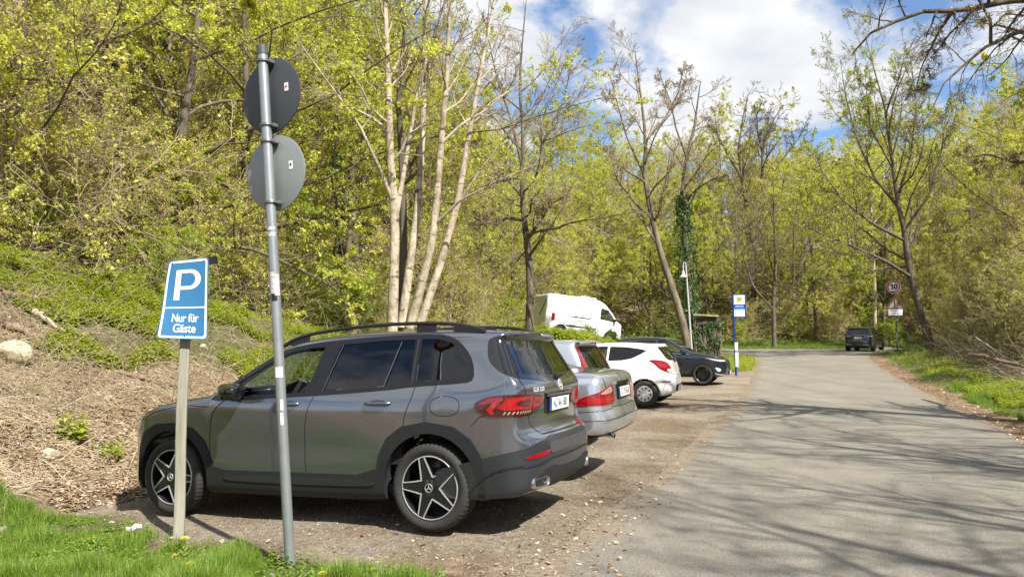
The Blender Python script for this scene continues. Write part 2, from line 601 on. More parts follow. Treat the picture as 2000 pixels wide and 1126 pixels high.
def body_mesh(B, name, m, parent, cuts=(), res=.025):
    """cuts: (mapping, outline) regions removed from the shell (behind glass)"""
    P, Q = B.surface(res)
    c = P[Q].mean(1)
    keep = np.ones(len(Q), bool)
    g = B.grad(c)
    g /= np.linalg.norm(g, axis=1)[:, None] + 1e-9
    for mp, o in cuts:
        if mp == 'L': h = in_poly(o, c[:, 0], c[:, 2]) & (c[:, 1] > .3) & (g[:, 1] > .3)
        elif mp == 'R': h = in_poly(o, c[:, 0], c[:, 2]) & (c[:, 1] < -.3) & (g[:, 1] < -.3)
        elif mp == 'B': h = in_poly(o, c[:, 1], c[:, 2]) & (c[:, 0] < B.mid) & (g[:, 0] < -.15)
        elif mp == 'F': h = in_poly(o, c[:, 1], c[:, 2]) & (c[:, 0] > B.mid) & (g[:, 0] > .1)
        keep &= ~h
    me = mesh_np(name, P, Q[keep], True, 40)
    return link(name, me, parent, m)

def shrink(P, d):
    """inset a closed 2D outline by d"""
    P = np.asarray(P, float)
    a = np.roll(P, 1, 0); b = np.roll(P, -1, 0)
    t1 = P - a; t1 /= np.linalg.norm(t1, axis=1)[:, None] + 1e-9
    t2 = b - P; t2 /= np.linalg.norm(t2, axis=1)[:, None] + 1e-9
    n = np.c_[-(t1 + t2)[:, 1], (t1 + t2)[:, 0]]; n /= np.linalg.norm(n, axis=1)[:, None] + 1e-9
    c = np.clip((n * np.c_[-t1[:, 1], t1[:, 0]]).sum(1), .5, 1)
    area = .5 * np.sum(P[:, 0] * b[:, 1] - b[:, 0] * P[:, 1])
    return P + n * (d / c)[:, None] * (1 if area > 0 else -1)

def window(B, mp, outline, car, fr_mat, gl_mat, fw=.03, name='window', k=2, glass_off=-.004, fname='frame'):
    """window pane with its frame band; the frame band hides the cut edge of the shell"""
    o = chaikin(outline, k) if k else np.asarray(outline, float)
    inner = shrink(o, fw)
    pane = patch(B, mp, shrink(o, fw * .6), name, gl_mat, car, off=glass_off, res=.05, skirt=0)
    patch(B, mp, o, fname, fr_mat, pane, off=.003, res=.03, skirt=.02, holes=[inner])
    return (mp, shrink(o, fw * .5))

RUB = mat('tyre_rubber', (.012, .012, .012), .8, noise=(9, .8, (.034, .030, .026)), bump=(60, .2, .002))
RUB2 = RUB
GAP = mat('panel_gap', (.006, .006, .006), .8)
PLAST = mat('black_trim', (.012, .0125, .014), .55, spec=.3, noise=(14, .8, (.020, .020, .021)), bump=(300, .12, .001))
GLOSSB = mat('gloss_black', (.006, .006, .007), .08, coat=1.0)
CHROME = mat('chrome', (.62, .63, .64), .12, metal=1.0)
SILV = mat('machined_alloy', (.66, .67, .69), .3, metal=.7)
DARKIN = mat('dark_interior', (.012, .012, .013), .8)
SEATM = mat('seat_fabric', (.03, .03, .033), .85)
RIMBLK = mat('rim_black', (.009, .009, .011), .3, coat=.3)
WHITEP = mat('plate_white', (.72, .73, .72), .4)
EUBLUE = mat('plate_blue', (.01, .06, .35), .4)
INK = mat('plate_black', (.008, .008, .008), .5)

def tyre(Rr, rim, w, parent, tread=True):
    h = w / 2
    n = 160
    prof = [(rim - .012, h * .78), (rim + .004, h * .90), (rim + .02, h * .98), (rim + (Rr - rim) * .45, h * 1.06), (rim + (Rr - rim) * .75, h * 1.0),
            (Rr - .014, h * .92), (Rr - .004, h * .80), (Rr, h * .66), (Rr, h * .40), (Rr - .008, h * .38), (Rr - .008, h * .34), (Rr, h * .32), (Rr, h * .06), (Rr - .008, h * .04)]
    prof = prof + [(a, -b) for a, b in prof[::-1]]
    mb = MB(); mb.lathe(prof, n)
    V = mb.V[0].reshape(len(prof), n, 3)
    if tread:
        r = np.hypot(V[..., 0], V[..., 2]); f = (r > Rr - .02)
        k = (np.arange(n) % 3 == 0)
        sc = np.where(f & k[None], (r - .007) / r, 1)
        V[..., 0] *= sc; V[..., 2] *= sc
    mb.V[0] = V.reshape(-1, 3)
    return mb.build('tyre', RUB, parent, sharp=60)

def bar2(mb, a, b, w0, w1, y0, y1):
    """flat bar from (r,angle) point a to b in the wheel plane (x,z), thickness y0..y1"""
    a = np.array(a, float); b = np.array(b, float)
    t = b - a; t /= np.linalg.norm(t); n = np.array([-t[1], t[0]])
    q = [a + n * w0 / 2, a - n * w0 / 2, b - n * w1 / 2, b + n * w1 / 2]
    V = [(p[0], y, p[1]) for y in (y0, y1) for p in q]
    if np.isscalar(y0): pass
    mb.add(V, [(0, 1, 2, 3), (7, 6, 5, 4), (0, 4, 5, 1), (1, 5, 6, 2), (2, 6, 7, 3), (3, 7, 4, 0)])

def pol(r, th): return (r * math.cos(th), r * math.sin(th))

def make_wheel(parent, loc, side, Rr, rim, w, style, rot=0.0, turn=0.0, low=False):
    """side=+1: outer face towards +y"""
    wh = bpy.data.objects.new('wheel', None); COL.objects.link(wh); wh.parent = parent
    wh.location = loc; wh.rotation_euler = (0, 0, (0 if side > 0 else math.pi) + turn)
    tyre(Rr, rim, w, wh, tread=not low)
    yo = w * .42
    rm = MB()
    rm.lathe([(rim - .002, yo), (rim - .010, yo + .006), (rim - .018, yo), (rim - .022, yo - .02), (rim - .04, -yo * .2), (rim - .05, -yo), (.05, -yo * .8)], 64)
    ro = rm.build('rim', RIMBLK if style in ('star', 'black') else mat('rim_grey', (.20, .21, .22), .35, metal=.8), wh)
    d = MB(); d.lathe([(.0, .0), (.155, .0), (.155, -.02), (.0, -.02)], 40, c=(0, yo * .1, 0))
    d.build('brake_disc', mat('brake_disc', (.05, .048, .046), .5, metal=.6), wh)
    if style == 'star':
        s = MB(); e = MB()
        re = rim - .010
        for k in range(5):
            a = rot + k * 2 * math.pi / 5
            ca, sa = math.cos(a), math.sin(a)
            def W2(r, t): return (r * ca - t * sa, r * sa + t * ca)
            # dark spoke body
            q = [W2(.03, .045), W2(.03, -.045), W2(.10, -.050), W2(re, -.027), W2(re, .027), W2(.10, .050)]
            s.prism(q, -yo - .008, -yo + .028, Matrix(((1, 0, 0), (0, 0, -1), (0, 1, 0))))
            for sg in (1, -1):
                bar2(e, W2(.112, sg * .047), W2(re, sg * .0245), .011, .0075, yo + .004, yo + .014)
                b = a + sg * math.pi / 5
                bar2(e, W2(.116, sg * .048), pol(.092, b), .011, .011, yo + .004, yo + .0138)
        hb = MB(); hb.lathe([(.075, yo - .02), (.07, yo + .008), (.038, yo + .012), (.036, yo + .020), (.033, yo + .021), (.031, yo + .018), (0, yo + .018)], 32)
        e.lathe([(rim - .004, yo + .006), (rim - .008, yo + .0125), (rim - .0135, yo + .012), (rim - .015, yo + .004)], 72)
        e.lathe([(.037, yo + .016), (.035, yo + .024), (.032, yo + .024), (.031, yo + .018)], 32)
        for k in range(3):
            bar2(e, (0, 0), pol(.032, math.pi / 2 + k * 2.0944), .011, .003, yo + .018, yo + .023)
        for k in range(5):
            a = rot + (k + .5) * 2 * math.pi / 5
            hb.lathe([(.010, yo - .01), (.010, yo + .006), (0, yo + .006)], 10, c=(.058 * math.cos(a), 0, .058 * math.sin(a)))
        s.build('spokes', RIMBLK, ro, sharp=30); hb.build('hub_cap', GLOSSB, ro); e.build('spoke_edges', SILV, ro, sharp=30)
    elif style == 'cap':
        c = MB(); nsp = 9
        c.lathe([(rim - .004, yo - .004), (rim - .008, yo + .012), (rim - .030, yo + .016), (rim - .034, yo + .004)], 54)
        for k in range(nsp):
            a = rot + k * 2 * math.pi / nsp
            bar2(c, pol(.05, a), pol(rim - .028, a), .050, .060, yo, yo + .018)
        c.lathe([(.105, yo + .004), (.10, yo + .022), (.035, yo + .026), (.03, yo + .020), (0, yo + .020)], 36)
        c.build('hub_cap', mat('hubcap_silver', (.50, .51, .52), .35, metal=.55), ro, sharp=35)
    elif style == 'black':
        c = MB()
        for k in range(5):
            a = rot + k * 2 * math.pi / 5
            for dt in (-.16, .16):
                bar2(c, pol(.06, a + dt * 1.8), pol(rim - .02, a + dt), .030, .026, yo - .004, yo + .014)
            bar2(c, pol(.17, a - .25), pol(.17, a + .25), .02, .02, yo - .004, yo + .010)
        c.lathe([(.08, yo), (.075, yo + .012), (.03, yo + .016), (0, yo + .016)], 24)
        c.build('spokes', mat('rim_black_satin', (.015, .015, .016), .35, metal=.4), ro)
    else:
        c = MB()
        for k in range(7):
            a = rot + k * 2 * math.pi / 7
            bar2(c, pol(.05, a), pol(rim - .02, a), .05, .04, yo - .004, yo + .012)
        c.lathe([(.08, yo), (.075, yo + .014), (0, yo + .014)], 24)
        c.build('spokes', SILV, ro)
    return wh

def put_text(me, M, name, m, parent):
    me.transform(M)
    o = link(name, me, parent, m)
    return o

def plate(parent, txt, M, w=.52, h=.11, frame_extra=.018, sx=.78):
    """number plate; local x right, y up, z out; M places it in the car frame"""
    b = MB(); b.box((0, -.006, -.008), (w + .02, h + .03, .012), bev=.003)
    fr = b.build('number_plate', PLAST, parent)
    fr.data.transform(M)
    b = MB(); b.box((.01, 0, 0), (w - .022, h, .006), bev=.0015)
    o = b.build('plate_face', WHITEP, fr); o.data.transform(M)
    b = MB(); b.box((-w / 2 + .021, 0, .0004), (.042, h * .98, .006))
    o = b.build('plate_band', EUBLUE, fr); o.data.transform(M)
    me = text_mesh(txt, h * .98, bold=.0018, sx=sx)
    me.transform(Matrix.Translation((.022, .002, .0042)))
    put_text(me, M, 'plate_lettering', INK, fr)
    return fr

def star_badge(parent, M, r=.045, m=None):
    b = MB()
    b.lathe([(r, 0), (r, .005), (r * .86, .005), (r * .86, 0)], 28, axis='z')
    for k in range(3):
        a = math.pi / 2 + k * 2.0944
        p = [(r * .9 * math.cos(a), r * .9 * math.sin(a)), (.16 * r * math.cos(a + 1.047), .16 * r * math.sin(a + 1.047)), (0, 0), (.16 * r * math.cos(a - 1.047), .16 * r * math.sin(a - 1.047))]
        b.prism(p, 0, .004)
    o = b.build('badge', m or CHROME, parent); o.data.transform(M)
    return o

def seat_mesh(mb, x, y, z0=.45, hgt=.62):
    mb.box((x, y, z0), (.5, .48, .16), bev=.05)
    mb.box((x - .30, y, z0 + .33), (.14, .46, hgt), Matrix.Rotation(-.25, 3, 'Y'), bev=.05)
    mb.box((x - .40, y, z0 + .33 + hgt * .5 + .12), (.10, .26, .19), Matrix.Rotation(-.2, 3, 'Y'), bev=.04)

def place_car(car, pose):
    x, y, z, a, gp, gr = pose
    c, s = math.cos(a), math.sin(a)
    Fv = Vector((-c, s, gp)).normalized()
    L = Vector((-s, -c, gr)); L = (L - Fv * L.dot(Fv)).normalized()
    U = Fv.cross(L)
    M = Matrix((Fv, L, U)).transposed().to_4x4()
    M.translation = (x, y, z)
    car.matrix_world = M
# ================================================================ terrain
P0 = np.array([2.15, 9.3]); RD = np.array([.3805, .9248]); ND = np.array([-.9248, .3805])
VANZ = 1.72
def ST(x, y):
    dx = np.asarray(x, float) - P0[0]; dy = np.asarray(y, float) - P0[1]
    return dx * ND[0] + dy * ND[1], dx * RD[0] + dy * RD[1]
def XY(s, t):
    s = np.asarray(s, float); t = np.asarray(t, float)
    return P0[0] + s * ND[0] + t * RD[0], P0[1] + s * ND[1] + t * RD[1]
def sst(a, b, x):
    u = np.clip((x - a) / (b - a), 0, 1)
    return u * u * (3 - 2 * u)
_rng = np.random.RandomState(7)
_LAT = _rng.rand(3, 64, 64)
def vnoise(x, y, sc, k=0):
    u = np.asarray(x) / sc + 100.3 + 7.7 * k; v = np.asarray(y) / sc + 100.7
    i = np.floor(u).astype(int); j = np.floor(v).astype(int); fu = u - i; fv = v - j
    fu = fu * fu * (3 - 2 * fu); fv = fv * fv * (3 - 2 * fv)
    L = _LAT[k % 3]
    a = L[i % 64, j % 64]; b = L[(i + 1) % 64, j % 64]; c = L[i % 64, (j + 1) % 64]; d = L[(i + 1) % 64, (j + 1) % 64]
    return (a * (1 - fu) + b * fu) * (1 - fv) + (c * (1 - fu) + d * fu) * fv - .5
def TZ(x, y):
    x = np.asarray(x, float); y = np.asarray(y, float)
    s, t = ST(x, y)
    base = .85 * sst(12, 52, t) * 1.0 + .9 * sst(50, 110, t)
    z = base.copy()
    z = z - .037 * (np.clip(s, 1.3, 6.0) - 1.3) * (1 - .5 * sst(5, 20, t)) * (t < 40)
    # bank on the left: high near the camera, lower further up the valley
    hb = 3.35 - 1.95 * sst(-3, 9, t) - .25 * sst(10, 28, t)
    hb = hb * (1 - sst(33, 44, t)) 
    wb = 6.6 - 3.0 * sst(-2, 8, t)
    foot = 5.35 + .5 * vnoise(x, y, 3.0) - 1.2 * sst(-5.5, -9, t) 
    u = np.clip((s - foot) / wb, 0, 1)
    bank = hb * (1 - (1 - u) ** 1.35) * (.6 + .4 * u)
    z = z + bank * sst(-15, -7.5, t)
    # foreground left tilts up a little into the bank
    # wooded hill on the left and across the far end
    hl = s - (15.5 + 5 * sst(20, 40, t))
    hf = (t - 62) * .9
    h = np.maximum(hl, hf) + np.log1p(np.exp(-np.abs(hl - hf) / 4)) * 4
    cap = 15 + 38 * sst(10, 50, s)
    hill = np.log1p(np.exp(np.clip(h / 1.6, -30, 30))) * 1.6 * .78
    hill = cap * (1 - np.exp(-hill / cap)) * sst(-22, -9, t)
    z = z + hill
    # right side: verge, then a steep brushy slope
    r = -s - 8.2
    rh = np.log1p(np.exp(np.clip(r / .8, -30, 30))) * .8 * .62 * (1 - sst(38, 50, t)) 
    rh = 17 * (1 - np.exp(-rh / 17)) * (.12 + .88 * sst(-4, 7, t))
    z = z + rh + .12 * sst(4.9, 7, -s) * (1 - sst(38, 47, t))
    # roughness off the road
    off = np.clip(np.maximum(s - 5.0, -s - 5.2), 0, 1)
    off = np.maximum(off, np.clip((t - 53) / 3, 0, 1) * 1.0)
    z = z + off * (.35 * vnoise(x, y, 2.3) + .30 * vnoise(x, y, .9, 1) + .07 * vnoise(x, y, .3, 2) + .9 * vnoise(x, y, 7, 2) * np.clip(off * (np.abs(s) - 8) / 8, 0, 1))
    near = np.clip((s - .3) / .6, 0, 1)
    z = z + near * (.05 * vnoise(x, y, 1.1, 1) + .018 * vnoise(x, y, .35, 2)) * (1 - off)
    # level spot for the van
    return z
def GZ(x, y): return float(TZ(np.array([x]), np.array([y]))[0])

def green_mask(x, y):
    """how much the ground is covered with green plants (0..1)"""
    s, t = ST(x, y)
    n = vnoise(x, y, 1.2) + .6 * vnoise(x, y, .45, 1)
    g = 0 * s
    # grass in the left foreground
    f = sst(.1, .9, s) * (1 - sst(-5.5, -4.9, t + .9 * vnoise(x, y, .8, 2) - .16 * s))
    f = f * (1 - sst(6.5, 8.5, s)) * sst(-9, -7.5, t)
    g = np.maximum(g, f)
    # upper bank
    u = sst(8.6 - 2.6 * sst(-3, 4, t), 10.4 - 2.9 * sst(-3, 4, t), s + n * 1.4)
    g = np.maximum(g, u * (1 - .8 * sst(13.5, 16, s + 2 * n)))
    # right verge
    v = sst(4.95, 5.5, -s + n * .5) 
    g = np.maximum(g, v * (1 - .75 * sst(8.0, 9.5, -s)) * sst(-12, -8, t))
    g = np.maximum(g, sst(51, 53, t + .5 * n + .12 * np.clip(s, -30, 4)) * (1 - .8 * sst(59, 62, t)))
    return np.clip(g, 0, 1)
def park_mask(x, y):
    s, t = ST(x, y)
    n = vnoise(x, y, .9)
    return np.clip((1 - sst(5.0, 5.7, s + n * .5)) * sst(-5.2, -4.2, t + n + .1 * s) * sst(-.5, .0, s), 0, 1)

def axis(lo, hi, c0, c1, d0, g):
    """non-uniform coordinates: step d0 between c0 and c1, growing by factor g outside"""
    a = list(np.arange(c0, c1, d0)); 
    d = d0; x = a[-1]
    while x < hi: d *= g; x += d; a.append(x)
    d = d0; x = a[0]; b = []
    while x > lo: d *= g; x -= d; b.append(x)
    return np.array(b[::-1] + a)

# road outline in (s, t)
L_EDGE = [(.25, -16), (.27, -8), (.30, -4.7), (.20, 0), (.18, 4), (.30, 10), (.55, 17), (.9, 25), (1.3, 32), (1.9, 37), (3.6, 40.5), (8, 43), (16, 44.5), (30, 45)]
R_EDGE = [(-4.75, -16), (-4.7, -6), (-4.68, 0), (-4.62, 8), (-4.55, 18), (-4.4, 28), (-4.35, 36), (-4.7, 41), (-5.6, 45), (-8.0, 48.5), (-13, 51), (-22, 52.5), (-40, 53)]
FAR = [(-40, 59), (-22, 58.5), (-12, 57), (-4, 54), (3, 51.5), (10, 50), (18, 49.5), (30, 49.5)]
def road_poly():
    L = chaikin(L_EDGE, 2, False); Rr = chaikin(R_EDGE, 2, False); Fr = chaikin(FAR, 2, False)
    P = np.concatenate([L, Fr[::-1], Rr[::-1]])
    return P
ROADP = road_poly()
def on_road(x, y, grow=0.0):
    s, t = ST(x, y)
    return in_poly(ROADP, s, t)

def ground_material():
    m = bpy.data.materials.new('ground'); m.use_nodes = True
    nt = m.node_tree; N = nt.nodes; K = nt.links.new
    b = N['Principled BSDF']; b.inputs['Roughness'].default_value = .95; b.inputs['Specular IOR Level'].default_value = .2
    tcn = N.new('ShaderNodeTexCoord')
    def noise(sc, det=8, ro=.6, dist=0):
        n = N.new('ShaderNodeTexNoise'); K(tcn.outputs['Object'], n.inputs['Vector'])
        n.inputs['Scale'].default_value = sc; n.inputs['Detail'].default_value = det; n.inputs['Roughness'].default_value = ro; n.inputs['Distortion'].default_value = dist
        return n.outputs[0]
    def ramp(src, els):
        r = N.new('ShaderNodeValToRGB'); K(src, r.inputs[0])
        e = r.color_ramp.elements
        while len(e) < len(els): e.new(.5)
        for q, (p, c) in zip(e, els): q.position = p; q.color = (*c, 1)
        return r.outputs[0]
    def mix(f, a, c, typ='MIX'):
        x = N.new('ShaderNodeMix'); x.data_type = 'RGBA'; x.blend_type = typ
        if isinstance(f, float): x.inputs[0].default_value = f
        else: K(f, x.inputs[0])
        K(a, x.inputs[6]); K(c, x.inputs[7]); return x.outputs[2]
    # earth / leaf litter
    earth = ramp(noise(5.5, 12, .75, .4), [(.30, (.040, .026, .016)), (.42, (.13, .085, .050)), (.52, (.255, .175, .108)), (.64, (.40, .30, .195)), (.8, (.50, .41, .29))])
    patchy = ramp(noise(.9, 5, .6), [(.35, (.55, .5, .45)), (.65, (1, 1, 1))])
    earth = mix(.8, earth, patchy, 'MULTIPLY')
    vo = N.new('ShaderNodeTexVoronoi'); K(tcn.outputs['Object'], vo.inputs['Vector']); vo.inputs['Scale'].default_value = 42
    stone = ramp(vo.outputs['Color'], [(.0, (.13, .108, .08)), (.5, (.27, .23, .175)), (1., (.46, .40, .32))])
    gravel = ramp(noise(16, 10, .75), [(.32, (.085, .073, .056)), (.5, (.235, .205, .160)), (.68, (.42, .37, .295))])
    gravel = mix(.45, gravel, stone)
    tint = ramp(noise(.55, 4, .6, .5), [(.36, (.62, .50, .38)), (.6, (1.0, .98, .95))])
    gravel = mix(.85, gravel, tint, 'MULTIPLY')
    green = ramp(noise(9, 8, .7), [(.3, (.035, .036, .014)), (.55, (.095, .095, .033)), (.75, (.20, .18, .085))])
    at1 = N.new('ShaderNodeAttribute'); at1.attribute_name = 'green'
    at2 = N.new('ShaderNodeAttribute'); at2.attribute_name = 'park'
    c = mix(at2.outputs['Fac'], earth, gravel)
    c = mix(at1.outputs['Fac'], c, green)
    K(c, b.inputs['Base Color'])
    bp = N.new('ShaderNodeBump'); bp.inputs['Strength'].default_value = .9; bp.inputs['Distance'].default_value = .035
    K(noise(22, 10, .8), bp.inputs['Height'])
    bp2 = N.new('ShaderNodeBump'); bp2.inputs['Strength'].default_value = .5; bp2.inputs['Distance'].default_value = .012
    K(vo.outputs['Distance'], bp2.inputs['Height']); K(bp.outputs[0], bp2.inputs['Normal'])
    K(bp2.outputs[0], b.inputs['Normal'])
    return m

def asphalt_material():
    m = bpy.data.materials.new('asphalt'); m.use_nodes = True
    nt = m.node_tree; N = nt.nodes; K = nt.links.new
    b = N['Principled BSDF']; b.inputs['Roughness'].default_value = .82; b.inputs['Specular IOR Level'].default_value = .3
    tcn = N.new('ShaderNodeTexCoord')
    def noise(sc, det=8, ro=.6, vec=None, dist=0):
        n = N.new('ShaderNodeTexNoise'); K(vec or tcn.outputs['Object'], n.inputs['Vector'])
        n.inputs['Scale'].default_value = sc; n.inputs['Detail'].default_value = det; n.inputs['Roughness'].default_value = ro; n.inputs['Distortion'].default_value = dist
        return n.outputs[0]
    def ramp(src, els):
        r = N.new('ShaderNodeValToRGB'); K(src, r.inputs[0])
        e = r.color_ramp.elements
        while len(e) < len(els): e.new(.5)
        for q, (p, c) in zip(e, els): q.position = p; q.color = (*c, 1)
        return r.outputs[0]
    def mix(f, a, c, typ='MIX'):
        x = N.new('ShaderNodeMix'); x.data_type = 'RGBA'; x.blend_type = typ
        if isinstance(f, float): x.inputs[0].default_value = f
        else: K(f, x.inputs[0])
        K(a, x.inputs[6]); K(c, x.inputs[7]); return x.outputs[2]
    agg = ramp(noise(75, 6, .8), [(.25, (.052, .048, .040)), (.5, (.195, .180, .152)), (.75, (.42, .39, .335))])
    big = ramp(noise(.7, 5, .6), [(.35, (.80, .79, .77)), (.65, (1.05, 1.04, 1.0))])
    c = mix(.9, agg, big, 'MULTIPLY')
    # long worn tracks along the road
    mpn = N.new('ShaderNodeMapping'); K(tcn.outputs['Object'], mpn.inputs[0])
    mpn.inputs['Rotation'].default_value = (0, 0, math.atan2(RD[0], RD[1])); mpn.inputs['Scale'].default_value = (1.3, .05, 1)
    c = mix(.7, c, ramp(noise(1.0, 4, .6, mpn.outputs[0]), [(.35, (.86, .85, .83)), (.62, (1.08, 1.07, 1.04))]), 'MULTIPLY')
    # soil washed on to the margins
    at1 = N.new('ShaderNodeAttribute'); at1.attribute_name = 'edge'
    nn = noise(2.6, 8, .75)
    mth = N.new('ShaderNodeMath'); mth.operation = 'MULTIPLY_ADD'; K(nn, mth.inputs[0]); mth.inputs[1].default_value = 1.6; mth.inputs[2].default_value = -.80
    ad_ = N.new('ShaderNodeMath'); ad_.operation = 'ADD'; ad_.use_clamp = True; K(at1.outputs['Fac'], ad_.inputs[0]); K(mth.outputs[0], ad_.inputs[1])
    m2 = N.new('ShaderNodeMath'); m2.operation = 'MULTIPLY'; K(ad_.outputs[0], m2.inputs[0]); K(at1.outputs['Fac'], m2.inputs[1]); m2.use_clamp = True
    m3 = N.new('ShaderNodeMath'); m3.operation = 'MULTIPLY'; K(m2.outputs[0], m3.inputs[0]); m3.inputs[1].default_value = 2.4; m3.use_clamp = True
    soil = ramp(noise(18, 8, .8), [(.3, (.085, .064, .042)), (.5, (.185, .148, .105)), (.7, (.30, .25, .18))])
    c = mix(m3.outputs[0], c, soil)
    K(c, b.inputs['Base Color'])
    bp = N.new('ShaderNodeBump'); bp.inputs['Strength'].default_value = .55; bp.inputs['Distance'].default_value = .008
    K(noise(110, 5, .8), bp.inputs['Height']); K(bp.outputs[0], b.inputs['Normal'])
    return m

def build_terrain():
    xs = axis(-95, 150, -9, 12, .13, 1.045); ys = axis(-60, 230, 2.5, 22, .13, 1.035)
    X, Y = np.meshgrid(xs, ys, indexing='ij')
    Z = TZ(X, Y)
    s, t = ST(X, Y)
    # keep the soil below the asphalt sheet
    inr = in_poly(ROADP, s, t)
    for a_, b_ in ((.28, 0), (-.28, 0), (0, .3), (0, -.3)): inr &= in_poly(ROADP, s + a_, t + b_)
    Z = np.where(inr, Z - .03, Z)
    nx, ny = X.shape
    V = np.stack([X, Y, Z], -1).reshape(-1, 3)
    i = np.arange(nx - 1)[:, None] * ny; j = np.arange(ny - 1)[None]
    Q = np.stack([i + j, i + ny + j, i + ny + j + 1, i + j + 1], -1).reshape(-1, 4)
    m = ground_material()
    g = green_mask(X, Y).ravel(); p = park_mask(X, Y).ravel()
    c = V[Q].mean(1); sc, tc_ = ST(c[:, 0], c[:, 1])
    pk = (sc > -.3) & (sc < 5.4) & (tc_ > -5) & (tc_ < 40)
    for nm, sel in (('ground', ~pk), ('parking_area', pk)):
        q = Q[sel]; u, inv = np.unique(q, return_inverse=True)
        me = mesh_np(nm, V[u], inv.reshape(-1, 4), True)
        a = me.attributes.new('green', 'FLOAT', 'POINT'); a.data.foreach_set('value', g[u].astype(np.float32))
        a = me.attributes.new('park', 'FLOAT', 'POINT'); a.data.foreach_set('value', p[u].astype(np.float32))
        tag(link(nm, me, None, m), kind='structure')
    # road sheet
    P = ROADP.copy()
    P = resample(P, .16)
    rr = np.random.RandomState(3)
    near = (P[:, 1] < 36)
    ws = np.array([vnoise(np.array([a * 3.]), np.array([b]), 1.4)[0] * .22 + vnoise(np.array([a * 3.]), np.array([b]), .5, 1)[0] * .06 for a, b in P])
    P[:, 0] += np.where(near & (np.abs(P[:, 0]) > .0), ws, 0)
    gs = []
    sg = np.arange(-4.6, 1.0, .22)
    for tt in list(np.arange(-15.8, 12, .3)) + list(np.arange(12, 61, .8)):
        lim = np.arange(-38, 29, 1.2) if tt > 38 else sg
        for a in lim: gs.append((a + rr.rand() * .02, tt))
    gs = np.array(gs); gs = gs[in_poly(P, gs[:, 0], gs[:, 1])]
    dd = np.array([np.min(np.hypot(P[:, 0] - a, P[:, 1] - b)) for a, b in gs])
    gs = gs[dd > .1]
    pts = [Vector(q) for q in P] + [Vector(q) for q in gs]
    r = delaunay_2d_cdt(pts, [], [list(range(len(P)))], 1, 1e-7)
    q = np.array([v[:] for v in r[0]]); T = np.array(r[2])
    x, y = XY(q[:, 0], q[:, 1]); z = TZ(x, y) + .010
    # a slightly cambered surface
    V = np.c_[x, y, z]
    nn = np.cross(V[T[:, 1]] - V[T[:, 0]], V[T[:, 2]] - V[T[:, 0]])
    T = np.where((nn[:, 2] < 0)[:, None], T[:, ::-1], T)
    me = mesh_np('road', V, T, True)
    Le = chaikin(L_EDGE, 2, False); Re = chaikin(R_EDGE, 2, False)
    el = np.interp(q[:, 1], Le[:, 1], Le[:, 0]) - q[:, 0]; er = q[:, 0] - np.interp(q[:, 1], Re[:, 1], Re[:, 0])
    e = np.maximum(np.clip(1 - el / .42, 0, 1), np.clip(1 - er / .38, 0, 1))
    a = me.attributes.new('edge', 'FLOAT', 'POINT'); a.data.foreach_set('value', e.astype(np.float32))
    tag(link('road', me, None, asphalt_material()), kind='structure')
build_terrain()
# ================================================================ grey SUV (nearest car)
def flare(xs, amt, r=.5, zc=.55):
    def f(x, z):
        v = 0
        for a in xs:
            v = v + amt * np.exp(-((x - a) / r) ** 2) * np.exp(-((z - zc) / .34) ** 2)
        return v
    return f

TINT = glass_mat('tinted_glass', (.012, .014, .02), 1.0, 0.0, 1.62)
TINT2 = glass_mat('rear_glass_tint', (.05, .055, .06), 1.0, 0.0, 1.62)
CLEARG = glass_mat('clear_glass', (.62, .68, .64), 1.0, 0.0, 1.5)
REDL = mat('red_lens', (.26, .003, .007), .10, coat=1.0, noise=(22, .9, (.12, .002, .005), 2))
REDD = mat('dark_red_lens', (.045, .002, .004), .15, coat=1.0)
REDB = mat('bright_red_lens', (.38, .004, .009), .10, coat=1.0, noise=(26, .8, (.20, .003, .006), 2))
CLEARL = mat('clear_lens', (.55, .53, .50), .12, coat=1.0, noise=(40, .9, (.8, .8, .8)))

